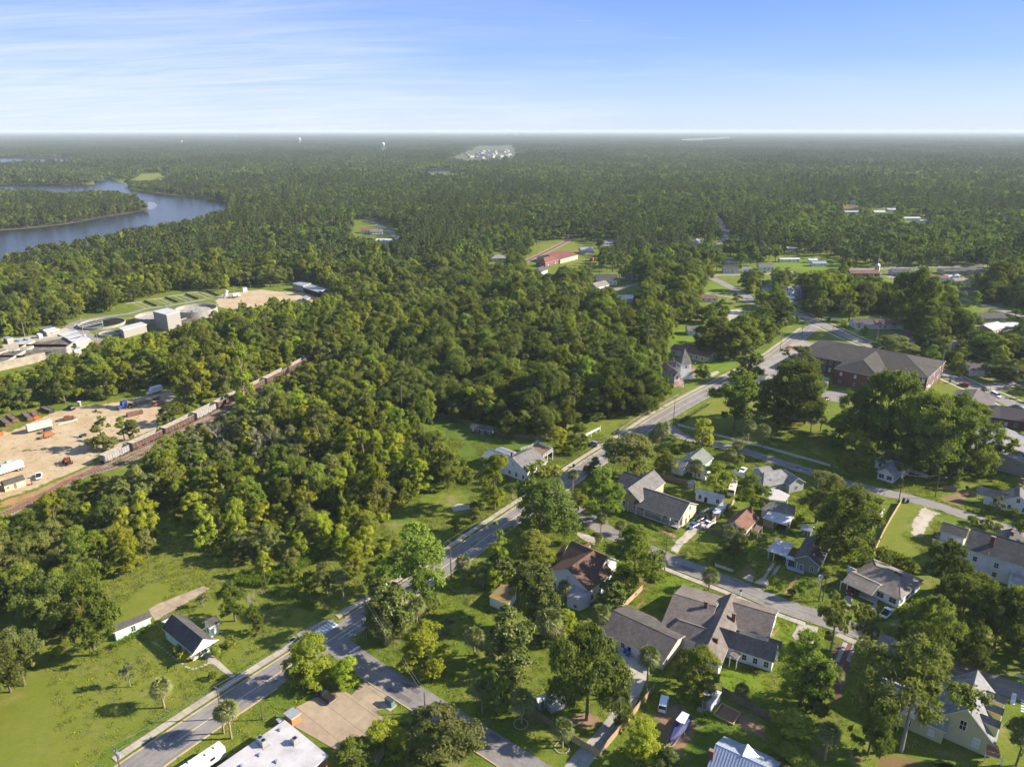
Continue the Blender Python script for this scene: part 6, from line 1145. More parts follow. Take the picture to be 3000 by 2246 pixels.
YT = '''mid a 615 925 420 290|tall pale trunked tree beside the mint green garage
oak a 70 1165 790 340|dark spreading tree at the left edge of the open lawn
sparse a 845 1130 975 95|thin grey sapling on the open lawn above the palm
palm a 1065 1265 1085 145|short stout palm standing alone on the open lawn
palm a 1500 1465 1232 148|taller palm of the pair beside the street and trailer
palm a 1452 1432 1262 110|shorter palm of the pair beside the street and trailer
mid a 1525 705 460 190|rounded tree in the yard behind the mint bungalow
mid a 1662 790 610 120|small crown tree right of the rounded yard tree
bare a 1655 770 480 80|bare snag rising above the small crown tree
sparse a 1320 612 530 75|bare little ornamental tree by the old concrete drive
shrub a 1500 875 810 80|round shrub right of the bungalow porch
shrub a 1405 925 862 80|low shrub against the bungalow porch corner
shrub a 1385 1080 1035 60|lone little bush on the lawn by the front walk
bshrub a 1205 965 905 90|clipped yellow-green bush at the bungalow front corner
shrub a 1150 925 870 70|dark bush under the bungalow side windows
cone a 1855 445 335 70|left cone shaped shrub by the wood edge
cone a 1942 485 355 80|right taller cone shaped shrub by the wood edge
shrub a 2020 530 400 110|bushy shrub right of the two cone shrubs
light a 2120 525 335 150|crape myrtle with bare twigs beside the long lawn
shrub a 735 730 615 130|leafy shrub behind the left end of the mint garage
bright y 500 1110 585 560|large pale weeping tree over the black pickup
bright y 955 1150 830 320|round yellow-green tree beside the black pickup
palm y 390 1180 960 170|shaggy palm under the pale weeping tree
palm y 235 1170 930 170|palm at the street side of the pale weeping tree
mid b 480 610 92 430|tall open tree leaning over the main street sidewalk
mag b 300 805 450 320|dark glossy magnolia at the street corner with the stop sign
palm b 290 860 705 130|palm below the corner magnolia, left of two
palm b 395 815 692 130|palm below the corner magnolia, right of two
palm b 490 720 560 130|palm tucked between the corner magnolia and the tall open tree
dshrub b 570 640 520 150|dark vine covered shrub right of the tall open tree
dshrub b 300 860 810 90|low dark shrub at the foot of the corner palms
bright b 545 1035 748 345|dome shaped golden green tree beside the side street
palm b 18 600 380 92|slender palm on the strip lawn near the crosswalk
mid b 190 492 352 95|small upright tree on the strip lawn near the slender palm
mid b 735 132 18 86|small round tree by the sidewalk above the tall open tree
mid b 865 62 -25 80|second small round tree further up the sidewalk
palm b 790 435 285 112|bushy low palm at the edge of the main street
tall b 1022 475 68 195|vivid green upright tree between the street and the brown roofed house
mag b 1030 470 262 190|magnolia at the foot of the vivid green tree
palm b 920 492 365 112|pale palm left of the mossy roofed shed
palm b 1145 430 330 105|palm right of the mossy roofed shed
palm b 1300 405 308 130|feathery palm against the brown roofed house
olive b 1245 725 345 335|large grey-green tree hiding the mossy shed
mid b 1250 362 128 285|tree of rounded clumps above the brown roofed house
palm b 1345 845 640 185|tall shaggy palm in the middle of the garden thicket
palm b 1400 850 740 120|lower palm at the right of the garden thicket
mag b 1310 850 740 150|vine dark thicket at the feet of the shaggy palm
bright b 1465 792 650 128|lime green small tree on the shaded back lawn
mag b 1085 1010 635 300|big glossy magnolia in the middle of the back lawn
palm b 862 925 758 140|round palm left of the big back lawn magnolia
mag b 1130 1135 1000 170|dark tree below the big back lawn magnolia
dshrub b 1010 1280 1060 240|dark shrub clump beside the side street
palm b 912 1295 1092 150|palm in the dark shrub clump beside the side street
palm b 1168 1365 1160 172|broad palm ringed by stones near the little shed
palm b 1432 1522 1352 150|broad palm ringed by stones near the board fence
oak b 1590 1345 812 510|great spreading oak over the little blue roofed shed
palm b 1975 1195 880 150|very tall palm by the garage court
mid b 1890 548 100 375|tall oak right of the brown roofed house
palm b 2055 412 250 82|slim palm behind the sidewalk lamp pole
palm p 1590 1500 1130 165|tall slim palm by the dark parking court
palm p 1565 1540 1390 120|short palm at the foot of the tall slim palm
palm p 1840 1395 1222 150|shaggy palm by the porch house garden
mag b 1740 645 442 195|glossy tree over two palm trunks near the board fence
palm b 1672 765 608 135|yellowish palm at the corner of the long garage
palm b 1440 605 448 95|dark palm against the white lean-to
bright b 290 1565 1378 245|bright green tree at the lower edge beside the lot
olive b 650 1620 1325 480|broad olive tree beside the side street at the lower edge
mid b 90 1680 1515 310|green tree at the very bottom beside the white roof
palm b 520 1420 1278 140|palm at the top of the broad olive tree
palm b 400 1460 1365 130|palm left of the broad olive tree
bright b 1950 1585 1395 225|bright bushy tree by the boat yard
mag b 2110 1650 1540 175|dark glossy tree at the bottom by the boat trailer
mid b 1832 1405 1230 135|tree against the board fence below the garage drive
mid c 100 1180 900 290|green tree left of the white shed by the boat yard
olive c 10 1120 905 150|grey-green tree beside the very tall palm
mid c 765 1235 802 335|tall leafy tree below the grey-brown gables
mag c 835 1300 1008 235|pale flowering magnolia in the lower right garden
palm c 970 1165 1008 112|palm beside the brick drive
palm c 920 1605 1378 150|dark palm at the bottom right garden
palm c 378 1215 1118 105|small palm on the fenced back lawn
open c 1415 1548 855 780|huge open crowned oak with pale trunk at lower right
oak c 1530 1010 588 455|dense grey-green oak over the cottage street
light c 958 895 558 245|light feathery tree at the street by the concrete pad
light c 1172 892 638 185|light feathery tree between the drives on the cottage street
oak c 1800 720 425 340|oak in the mass below the white two storey house
oak c 2010 900 520 360|central oak of the mass at the right edge
mid c 2165 920 515 340|brightest oak of the mass at the right edge
oak c 1830 1000 740 280|lowest oak of the mass above the dark street
oak c 1690 500 215 260|tree in front of the white two storey house
mid c 1905 520 395 200|lower tree right of the one before the white house
mid c 690 1510 1288 265|leafy tree left of the dark bottom palm
mid c 650 1680 1535 310|green tree at the bottom edge by the metal roof
oak c 1200 1570 1178 300|dark tree left of the pale trunked oak
olive c 2160 1640 1318 210|olive tree at the lower right corner
olive c 325 322 98 192|silvery round tree in front of the cream house
palm c 170 502 368 120|round palm on the sidewalk of the cottage street
shrub c 625 512 465 46|small round bush left of the brick path
shrub c 700 542 490 55|round bush right of the brick path
shrub c 768 555 450 72|upright bush on the cottage lawn
shrub c 575 472 408 52|upright shrub beside the drive strips
oak c 1075 335 -120 490|great dark oak behind the grey-green cottage
dshrub c 1290 335 230 95|dark shrub at the left of the yard hedge row
shrub c 1385 345 260 95|shrub in the middle of the yard hedge row
dshrub c 1460 385 300 95|dark shrub at the right of the yard hedge row
palm w 288 872 715 112|taller palm at the corner of school lane
palm w 240 858 765 90|shorter palm at the corner of school lane
bright w 540 872 695 142|light green tree on the verge of school lane
dshrub o 500 325 200 200|dark rounded bushes behind the grey-green roof
dshrub o 590 285 190 110|dark bush right of the rounded bushes
shrub o 320 218 165 52|small round bush on the corner lawn
shrub o 372 342 265 60|spiky bush beside the grey-green roof
palm o 1050 482 280 170|left palm by the school lane bend
palm o 1135 402 190 160|right palm by the school lane bend
dshrub o 1155 522 370 185|big round bush at the foot of the lane palms
palm o 600 668 435 205|palm in front of the grey-green roofed house
palm o 295 665 420 150|palm at the left of the grey-green roofed house
mid o 180 655 280 260|leafy tree left of the grey-green roofed house
mid o 880 865 488 405|bushy tree beside the parked camper
mid o 1320 1085 640 425|dense tree between the camper and the cream house
light f 860 1725 1400 345|loose crowned oak over the school lane end
bshrub o 1960 1245 1160 150|bright bush beside the open carport
mid f 330 1125 735 315|big layered green tree at the garden corner
oak f 690 1095 690 410|broad oak in the walled garden
light f 720 820 588 260|moss hung oak beside the parking lot
mag f 420 805 588 175|dark bronze magnolia by the church walk
mid f 130 810 705 112|round tree beside the tower house
oak f 1260 1260 745 380|tallest live oak in front of the school
oak f 1490 1390 890 440|middle live oak in front of the school
oak f 1730 1410 930 430|right live oak in front of the school
oak f 1120 1200 890 300|left live oak in front of the school
bright f 1880 1060 958 245|bright tree by the metal hip roof
mid f 1080 1410 1148 245|bright young tree left of the pale bungalow
mid f 2075 1375 1178 235|dense tree beside the warehouse roof
palm f 420 1212 1060 92|left tall palm in the picket fenced garden
palm f 512 1242 1090 92|right tall palm in the picket fenced garden
palm f 820 1182 1020 82|palm in the shade of the garden oaks
palm f 890 1135 1030 70|small palm beside the shaded garden palm
olive f 1360 665 525 265|rounded olive tree behind the school roof
bright f 890 345 110 215|tall bright tree beyond the boulevard, left of a pair
bright f 1005 345 122 122|tall bright tree beyond the boulevard, right of a pair
olive f 2080 810 660 235|spreading olive tree before the dark roofed bungalow
oak f 1900 650 500 270|dark oak above the boulevard bungalow
oak f 1450 510 90 310|massive oak behind the white boulevard houses
oak f 1600 530 320 260|oak right of the massive one behind the white houses
oak f 1800 540 350 210|oak left of the dark grey roof
mid f 200 645 400 265|tree behind the cream house lawn, left
mid f 370 645 410 265|tree behind the cream house lawn, right
pine f 520 565 325 130|dark conifer at the edge of the little park
mid f 610 440 270 195|park tree beside the orange gazebo
cedar d 670 1245 1005 195|pyramid shaped cedar beside the grey hopper car
mid d 805 1185 1040 105|middle tree of the clump beside the grey hopper car
olive d 865 1185 1060 105|right tree of the clump beside the grey hopper car
mid d 1105 1085 960 155|bushy tree beside the blue truck trailer track
bright e 990 1640 1288 195|feathery bright tree left of the white deck house
palm e 1105 1572 1480 62|small palm left of the sidewalk by the white deck house
mid e 860 1642 1588 62|small tree on the lawn left of the feathery tree
bright e 1410 1272 1120 142|golden round tree beside the roof deck
mid e 1530 1262 1090 152|dark rounded tree beside the golden one
shrub e 1310 1472 1332 212|flowering crape myrtle hedge in front of the deck house
olive e 1850 1440 1170 350|dense grey-green tree by the main street bend
mid p 1600 1235 560 530|tall dense tree left of the porch house
mag p 1490 610 415 255|yellow tinged magnolia top beside the main street
mid p 1300 1085 850 300|small tree at the foot of the tall dense tree
palm p 1225 862 560 152|slim palm on the verge of the main street
oak f 1370 1335 1010 420|low live oak filling the middle of the school oaks
oak f 1620 1425 1090 400|low live oak nearest the pale bungalow
oak f 1860 1405 1060 310|low live oak nearest the warehouse roof
mid f 1000 1235 1050 210|leafy tree at the left foot of the school oaks
oak f 590 1065 800 290|left oak of the walled garden group
oak f 790 1085 830 240|right oak of the walled garden group
mid t 545 505 440 62|small tree at the far park crossing
olive t 410 562 498 82|olive tree on the park lawn
mid t 700 525 440 92|tree beside the low weathered far house
oak t 640 425 300 155|dark oaks behind the grass corner, left
oak t 785 562 385 112|dark tree left of the columned house
mid t 822 625 470 112|tree between the park and the boulevard
mid t 690 765 580 165|leafy tree below the orange gazebo
mid t 645 705 560 140|tree left of the orange gazebo
bshrub t 890 640 590 42|bright bush at the boulevard corner, left
bshrub t 922 636 588 32|bright bush at the boulevard corner, right
mid t 450 622 482 92|tree by the park plaza
mid u 60 622 582 36|small street tree on the boulevard corner
mid u 278 702 650 52|small tree in front of the charcoal roofed house
oak u 232 562 440 185|broad oak behind the charcoal roofed house
mid u 425 545 470 95|tree above the brown roofed boulevard house
oak u 640 565 400 225|large oak in the middle of the far right grove
oak u 800 485 370 175|oak above the middle of the far right grove
mid u 962 522 430 72|leaning tree beside the right hand road
mid u 1045 505 420 102|rounded tree beside the flat dark building
oak u 1100 445 250 225|great oak beside the long tan building
palm u 650 765 688 62|palm in the grove before the school, left
palm u 702 772 700 62|palm in the grove before the school, right
oak u 745 845 722 125|dark tree under the grove palms
oak u 1000 835 690 255|wide oak right of the weathered grey roof
mid u 1185 825 700 165|tree at the right end of the oak row
oak u 885 705 560 175|oak left of the white metal garage
mid u 1220 582 540 50|small tree on the hedge beside the right hand road
light l 975 492 365 112|thin street tree behind the school
light l 1400 682 480 142|thin street tree by the columned bungalow
dshrub l 1245 762 715 42|round bush on the school verge
mid l 1690 882 810 92|small street tree beside the brown hip roof
light l 2155 962 870 92|small tree on the boulevard island
mid l 1020 692 560 72|dark upright tree at the school corner
shrub m 1540 1032 940 155|left bush on the lane side of the white house
shrub m 1722 1082 990 172|middle bush on the lane side of the white house
shrub m 1880 1092 1040 122|right bush on the lane side of the white house
sparse m 1840 882 690 225|pale twiggy tree before the long grey roof
mid m 2060 962 830 152|small tree by the porch at the right edge
mid m 2160 1160 900 205|leafy tree at the right edge of school lane
dshrub m 350 1485 1360 135|first bush below the side yard fence
dshrub m 500 1505 1400 152|second bush below the side yard fence
shrub m 640 1585 1470 172|third bush below the side yard fence
shrub m 780 1645 1560 162|fourth bush below the side yard fence
palm m 80 725 570 175|spreading palm beside the half hidden cottage
shrub m 312 792 710 142|bush at the corner of the half hidden cottage
mag c 40 1010 900 120|dark glossy bush tree behind the white shed
oak p 800 1460 728 930|very large oak overhanging the main street
'''
for ln in YT.strip().split('\n'):
    a, lb = ln.split('|'); q = a.split(); T(q[0], q[1], *map(float, q[2:6]), lb)
# ---------------------------------------------------------------- vehicles
TAIL = mat('tail_lamp', (0.30,0.02,0.02), 0.3); HEADL = mat('head_lamp', (0.6,0.6,0.58), 0.15)
def loft(mb, secs, m=0):
    """rings of equal vertex count joined along x, ends capped"""
    k = len(mb.v); n = len(secs[0])
    for s in secs: mb.v += [tuple(q) for q in s]
    for i in range(len(secs)-1):
        for j in range(n): a, b = k+i*n+j, k+i*n+(j+1) % n; mb.f.append((a, b, b+n, a+n)); mb.m.append(m)
    mb.f.append(tuple(range(k+n-1, k-1, -1))); mb.m.append(m); e = k+(len(secs)-1)*n; mb.f.append(tuple(range(e, e+n))); mb.m.append(m); return mb
def ring(x, w, z0, z1, c=.12): return [(x,-w,z0+c),(x,-w+c*.6,z0),(x,w-c*.6,z0),(x,w,z0+c),(x,w,z1-c),(x,w-c,z1),(x,-w+c,z1),(x,-w,z1-c)]
WHEEL = {}
def wheel(parent, x, y, r=.37, w=.13):
    if r not in WHEEL:
        t = MB().lathe([(r*.55,-w),(r*.92,-w),(r,-w*.6),(r,w*.6),(r*.92,w),(r*.55,w)], 18); WHEEL[r] = (t.mesh('wheel', BLACK, True), MB().lathe([(0,-w*.9),(r*.56,-w*.9),(r*.56,w*.9),(0,w*.9)], 12).mesh('rim', STEEL))
    o = link('wheel', WHEEL[r][0], parent); o.location = (x, y, r); o.rotation_euler = (math.pi/2, 0, 0); link('rim', WHEEL[r][1], o); return o
def veh(kind, name, label, cat, pm, rear, front, L_=None, group=None, z=0.06):
    """rear and front are survey points of the vehicle's ends on the ground"""
    a, b = P(*rear), P(*front); c = (a+b)/2; th = math.atan2(b.y-a.y, b.x-a.x); e = empty(name, (c.x, c.y, z), th, label, cat, group)
    D = dict(pickup=(5.7,.98,1.0,1.85), suv=(4.9,.95,1.05,1.8), sedan=(4.7,.90,.92,1.45), van=(5.4,.98,1.1,2.1))[kind]; L_ = L_ or D[0]; w, zb, zt = D[1:]; h = L_/2; b_ = MB()
    if kind == 'pickup':
        loft(b_, [ring(-h,w*.94,.45,zb+.05),ring(-h+.1,w,.35,zb+.1),ring(.0,w,.32,zb+.1),ring(h*.30,w,.32,zb+.12),ring(h*.42,w,.32,zb+.06),ring(h*.9,w*.96,.36,zb-.02),ring(h,w*.86,.45,zb-.2)]); bed = MB().box(-h+.15,-h*.14,-w+.14,w-.14,zb+.03,zb+.115,0); bed.build('bed', DARK, e); cab = (-h*.12, h*.40, -h*.05, h*.17)
    else:
        hood = .42 if kind != 'van' else .62; loft(b_, [ring(-h,w*.88,.45,zb-.05),ring(-h*.93,w*.97,.34,zb),ring(0,w,.30,zb),ring(h*hood,w,.30,zb),ring(h*.88,w*.94,.34,zb-.14),ring(h,w*.80,.45,zb-.32)])
        cab = {'suv': (-h*.94, h*.44, -h*.80, h*.16), 'sedan': (-h*.66, h*.42, -h*.36, h*.10), 'van': (-h*.95, h*.62, -h*.88, h*.36)}[kind]
    body = b_.build('body', pm, e, True)
    for p_ in body.data.polygons: p_.use_smooth = False
    x0, x1, t0, t1 = cab; g = MB(); wt = w*.80; zg = zt-.07
    g.v += [(x0,-w*.95,zb-.02),(x1,-w*.95,zb-.02),(x1,w*.95,zb-.02),(x0,w*.95,zb-.02),(t0,-wt,zg),(t1,-wt,zg),(t1,wt,zg),(t0,wt,zg)]
    for f in ((0,1,5,4),(1,2,6,5),(2,3,7,6),(3,0,4,7)): g.f.append(f); g.m.append(0)
    g.build('window', GLASS, e); MB().box(t0-.05, t1+.05, -wt-.03, wt+.03, zg, zt).build('roof', pm, e)
    pl = MB()
    for s in (-1, 1):
        for X in ((x0+x1)/2,): pl.tube((X, s*w*.955, zb), ((t0+t1)/2, s*(wt+.01), zg), .05, .05, 4)
        for q in (0, 1): pl.tube(((x0, x1)[q], s*w*.95, zb), ((t0, t1)[q], s*wt, zg), .06, .05, 4)
    pl.build('pillar', pm, e)
    for sx in (-.62, .62):
        for sy in (-1, 1): wheel(e, sx*h, sy*(w-.10))
    for sy in (-1, 1):
        MB().box(h-.12, h+.01, sy*w*.72-.18, sy*w*.72+.18, zb-.38, zb-.22).build('headlight', HEADL, e); MB().box(-h-.01, -h+.1, sy*w*.82-.1, sy*w*.82+.1, zb-.35, zb-.05).build('tail_light', TAIL, e)
    MB().box(-h-.08, -h+.05, -w*.9, w*.9, .42, .60).build('bumper', STEEL if kind == 'pickup' else pm, e); return e
veh('pickup', 'pickup_truck', 'black pickup truck parked on the concrete lot', 'pickup', PK, ('y',780,1375), ('y',560,1215), 5.7, z=.09)
veh('suv', 'parked_suv', 'white SUV parked on the dirt beside the boat', 'car', PW, ('z',490,780), ('z',545,520), 5.0)
veh('pickup', 'pickup_truck', 'white pickup truck in the gravel drive of the porch house', 'pickup', PW, ('o',840,1245), ('o',700,1325), 5.8)
veh('suv', 'parked_suv', 'dark SUV behind the blue car at the porch house', 'car', PK, ('o',720,1180), ('o',610,1240), 4.8); veh('sedan', 'parked_car', 'small blue car on the gravel beside the white pickup', 'car', PB, ('o',620,1275), ('o',520,1325), 4.2)
veh('sedan', 'parked_car', 'dark red car under the carport of the weathered hip house', 'car', PR, ('c',1085,480), ('c',1075,540), 4.8); veh('suv', 'parked_suv', 'silver SUV parked by the sidewalk near the roof deck house', 'car', PS, ('p',1540,250), ('p',1450,225), 4.7)
veh('sedan', 'parked_car', 'white car beside the grey hip roofed house on school lane', 'car', PW, ('o',1250,550), ('o',1190,610), 4.5); veh('sedan', 'parked_car', 'white car half hidden behind the lane palm', 'car', PW, ('o',660,650), ('o',740,655), 4.5)
veh('van', 'parked_van', 'long white SUV on the boulevard beside the hip roofed brick building', 'car', PW, ('l',1775,905), ('l',1915,970), 5.6); veh('suv', 'parked_suv', 'dark red SUV on the boulevard beside the school lawn', 'car', PR, ('l',1480,810), ('l',1395,785), 4.8)
veh('sedan', 'parked_car', 'grey car at the right edge of the boulevard', 'car', PS, ('l',2080,1065), ('l',2180,1090), 4.6); veh('sedan', 'parked_car', 'blue car on the far road bend', 'car', PB, ('t',270,195), ('t',292,192), 4.6); veh('sedan', 'parked_car', 'blue car parked beyond the far road', 'car', PB, ('t',485,143), ('t',508,140), 4.6); veh('sedan', 'parked_car', 'dark car on the far street', 'car', PK, ('t',705,318), ('t',735,316), 4.6)
veh('sedan', 'parked_car', 'red car in the court behind the school', 'car', PR, ('C',290,990), ('C',350,970), 4.4); veh('sedan', 'parked_car', 'orange car in the school parking lot', 'car', ORANGE, ('w',1068,258), ('w',1110,252), 4.4)
veh('suv', 'parked_suv', 'dark old SUV at the back of the sand yard', 'car', PK, ('j',975,370), ('j',865,330), 5.2); veh('pickup', 'work_truck', 'white utility truck in the sand yard by the cream shed', 'truck', PW, ('j',500,1285), ('j',520,1180), 5.2); veh('pickup', 'parked_car', 'car seen between the trees below the weathered hip house', 'car', PW, ('c',1295,690), ('c',1345,640), 5.0)
veh('sedan', 'parked_car', 'dark car beside the crossroads house in the far row', 'car', PK, ('u',465,335), ('u',490,340), 4.6)
# camper, trailers and trucks
def boxbody(e, x0, x1, w, z0, z1, m, name='body', rd=.12):
    b = MB(); loft(b, [ring(x0, w-.05, z0, z1-.05, rd), ring(x0+.12, w, z0, z1, rd), ring(x1-.12, w, z0, z1, rd), ring(x1, w-.05, z0, z1-.05, rd)]); return b.build(name, m, e)
def frame(name, label, cat, rear, front, z=.05, h=0.0, group=None):
    a, b = P(*rear, h), P(*front, h); c = (a+b)/2; return empty(name, (c.x, c.y, z), math.atan2(b.y-a.y, b.x-a.x), label, cat, group), (b-a).length
e, L_ = frame('camper_trailer', 'white travel trailer with stained roof beside the main street', 'trailer', ('s',60,790), ('s',345,600), h=3.1)
boxbody(e, -5.0, 5.0, 1.25, .5, 3.1, mat('trailer_white', (0.62,0.61,0.58), .5, .08, .8, (0.42,0.36,0.28), .62, .8), rd=.2); [wheel(e, x, y*1.1) for x in (-.8, .3) for y in (-1, 1)]
for x, y in ((3.6,0),(1.6,-.3),(-1.5,.6),(-3.2,.6)): MB().box(-.25, .25, -.25, .25, 0, .25).build('roof_vent', WHITE, e).location = (x, y, 3.1)
MB().box(-.5, .5, -.02, .02, 0, .6).build('window', GLASS, e).location = (2.2, -1.26, 1.8)
e, L_ = frame('camper_trailer', 'beige motorhome parked behind the white cottage', 'motorhome', ('o',1110,720), ('o',1060,880), h=1.6)
boxbody(e, -4.2, 4.0, 1.2, .5, 3.0, mat('camper_beige', (0.52,0.47,0.40), .5, .1, .8), rd=.18); MB().box(-.3, .3, -.3, .3, 0, .25).build('roof_vent', WHITE, e).location = (1, 0, 3.0); MB().box(3.6, 4.03, -1.0, 1.0, 1.9, 2.7).build('windshield', GLASS, e); [wheel(e, x, y*1.05) for x in (-2.4, 2.6) for y in (-1, 1)]
e, L_ = frame('cargo_trailer', 'enclosed cargo trailer with white roof beside the plank fence', 'trailer', ('o',990,1010), ('o',850,1150), h=2.0)
boxbody(e, -4.3, 3.6, 1.15, .5, 2.7, mat('trailer_green', (0.05,0.07,0.065)), rd=.08); MB().box(-4.25, 3.5, -1.12, 1.12, 2.7, 2.76).build('roof', TIN_WH, e); MB().prism([(3.5,-1.1),(4.4,0),(3.5,1.1)], .6, 2.7).build('nose', TIN_WH, e); [wheel(e, x, y*1.0) for x in (-.5, .6) for y in (-1, 1)]
def semi(e, m):
    loft(MB(), [ring(-1.6,1.1,.9,3.5,.15),ring(.3,1.15,.8,3.5,.2),ring(.6,1.15,.8,3.0,.2)]).build('cab', m, e); loft(MB(), [ring(.5,.95,.8,1.9,.15),ring(2.4,.9,.8,1.75,.2)]).build('hood', m, e); MB().box(.45,.66,-1.0,1.0,2.0,2.9).build('windshield', GLASS, e); MB().box(-4.4,-1.5,-.5,.5,.7,1.0).build('chassis', BLACK, e)
    for x in (2.0,-2.6,-3.7):
        for y in (-1, 1): wheel(e, x, y*.95, .5, .2)
    for y in (-1, 1): MB().tube((-1.7,y*1.0,1.0),(-1.7,y*1.0,3.9),.08,.08,8).build('exhaust_stack', STEEL, e)
e, L_ = frame('semi_truck', 'blue semi truck tractor in the sand yard', 'truck', ('j',1665,320), ('j',1530,360)); semi(e, PB)
e, L_ = frame('flatbed_trailer', 'long empty flatbed trailer behind the blue semi', 'trailer', ('j',2090,205), ('j',1690,320)); MB().box(-6.8, 6.8, -1.25, 1.25, 1.1, 1.35).build('deck', WOOD, e); MB().box(-6.8, 5, -.4, .4, .75, 1.1).build('beam', BLACK, e); [wheel(e, x, y*1.0, .5, .2) for x in (-5.6,-4.4) for y in (-1, 1)]; MB().box(4.6,4.8,-.8,.8,0,1.1).build('landing_gear', STEEL, e)
e, L_ = frame('box_truck', 'white box truck behind the flatbed in the sand yard', 'truck', ('j',2090,120), ('j',1915,170)); boxbody(e, -3.8, 1.6, 1.2, .9, 3.4, PW, 'cargo_box', .05); loft(MB(), [ring(1.7,1.05,.5,2.3,.15),ring(2.4,1.05,.5,2.3,.2),ring(2.9,1.0,.5,1.5,.15),ring(3.8,.95,.5,1.35,.15)]).build('cab', PW, e); MB().box(2.45,2.75,-.9,.9,1.45,2.15).build('windshield', GLASS, e); [wheel(e, x, y*1.0, .45, .16) for x in (-2.4, 2.9) for y in (-1, 1)]
e, L_ = frame('semi_trailer', 'dirty white box trailer in the middle of the sand yard', 'trailer', ('j',640,590), ('j',400,650)); boxbody(e, -4.6, 4.6, 1.25, 1.0, 3.6, mat('dirty_white', (0.55,0.50,0.42), .6, .15, .8, (0.40,0.34,0.26), .58, .5), rd=.05); [wheel(e, x, y*1.0, .5, .2) for x in (-3.6,-2.5) for y in (-1, 1)]
e, L_ = frame('semi_trailer', 'white box trailer loaded with scrap at the left edge of the yard', 'trailer', ('j',280,1120), ('j',-60,1230)); boxbody(e, -5, 5, 1.25, 1.0, 3.4, PW, rd=.05); [wheel(e, x, y*1.0, .5, .2) for x in (-4,-3) for y in (-1, 1)]; MB().box(-3.5, 2, -.8, .8, 3.4, 4.2).box(-1.5, 0, -.5, .6, 4.2, 4.8).build('scrap_load', mat('scrap', (0.30,0.36,0.32), .8, .4, 2), e)
def skip(name, label, a, b, m, h=1.5, load=True):
    e, L_ = frame(name, label, 'dumpster', a, b); k = L_/2; mb = MB(); w = 1.15
    for x0, x1, y0, y1 in ((-k,k,-w,-w+.08),(-k,k,w-.08,w),(-k,-k+.08,-w+.08,w-.08),(k-.08,k,-w+.08,w-.08)): mb.box(x0, x1, y0, y1, .25, h)
    mb.box(-k+.08, k-.08, -w+.08, w-.08, .25, .35)
    for i in range(int(L_/.9)+1):
        x = -k+.05+i*(L_-.1)/max(1, int(L_/.9))
        for s in (-1, 1): mb.box(x-.05, x+.05, s*w-.06*(s < 0), s*w+.06*(s > 0), .25, h)
    mb.box(-k, k, -w*.6, -w*.4, 0, .25).box(-k, k, w*.4, w*.6, 0, .25); mb.build('body', m, e)
    if load: MB().prism([(x*(k-.2), y*(w-.2)) for x, y in ((-1,-1),(.2,-1),(1,-.6),(1,1),(-.3,.9),(-1,1))], .4, h-.15).build('scrap_load', mat('scrap_dark', (0.10,0.085,0.07), .9, .5, 1.5, (0.24,0.2,0.16), .6, .8), e)
skip('roll_off_dumpster', 'rusty empty roll-off dumpster in front of the blue semi', ('j',1850,400), ('j',1650,445), RUST); skip('roll_off_dumpster', 'rusty dumpster full of scrap right of the flatbed', ('j',2130,280), ('j',1975,310), RUST); skip('roll_off_dumpster', 'rusty whitish dumpster at the back left of the yard', ('j',320,420), ('j',400,500), RUST); skip('roll_off_dumpster', 'orange dumpster heaped with scrap beside the whitish one', ('j',440,400), ('j',490,480), ORANGE)
skip('roll_off_dumpster', 'black dumpster at the back of the yard near the dark SUV', ('j',560,350), ('j',680,400), mat('black_steel', (0.03,0.03,0.035), .6)); skip('roll_off_dumpster', 'rusty dumpster at the left edge of the yard, further back', ('j',120,450), ('j',210,520), RUST); skip('roll_off_dumpster', 'rusty dumpster at the left edge of the yard, nearer', ('j',20,490), ('j',120,570), RUST); skip('roll_off_dumpster', 'orange dumpster cut by the left edge', ('j',-60,640), ('j',10,690), ORANGE)
def flat_trailer(label, a, b, m, cargo):
    e, L_ = frame('equipment_trailer', label, 'trailer', a, b); k = L_/2; MB().box(-k, k*.7, -1, 1, .6, .75).build('deck', WOOD, e); MB().tube((k*.7,-.8,.65),(k,0,.6),.06).tube((k*.7,.8,.65),(k,0,.6),.06).build('tongue', BLACK, e); [wheel(e, x, y) for x in (-.9, 0) for y in (-1, 1)]
    if cargo: MB().box(-k*.8, k*.2, -.7, .7, .75, 1.5).box(-k*.4, k*.1, -.5, .5, 1.5, 2.0).build('cargo', m, e)
flat_trailer('orange loaded equipment trailer in the sand yard', ('j',710,680), ('j',480,750), ORANGE, True); flat_trailer('dark equipment trailer behind the orange one', ('j',690,620), ('j',500,680), mat('black_steel', (0.03,0.03,0.035), .6), True); flat_trailer('rusty trailer piled with machine parts near the back of the yard', ('j',990,470), ('j',720,510), RUST, True)
e, L_ = frame('steel_beam_stack', 'pale green steel beams lying on the sand', 'beam', ('j',1010,480), ('j',750,550)); [MB().box(-L_/2, L_/2, y-.08, y+.08, 0, .3).build('beam', mat('pale_green_steel', (0.36,0.42,0.36), .6), e) for y in (-.3, 0, .3)]
e, L_ = frame('utility_cart', 'small dark utility cart beside the cedar clump', 'cart', ('j',1110,690), ('j',1050,715)); MB().box(-1.3,1.3,-.7,.7,.4,.9).build('body', BLACK, e); MB().box(-.5,.7,-.7,.7,1.8,1.88).build('roof', STEEL, e); [MB().tube((x,y,.9),(x,y,1.8),.04).build('post', BLACK, e) for x in (-.45,.65) for y in (-.65,.65)]; [wheel(e, x, y*.7, .33) for x in (-.9,.9) for y in (-1,1)]
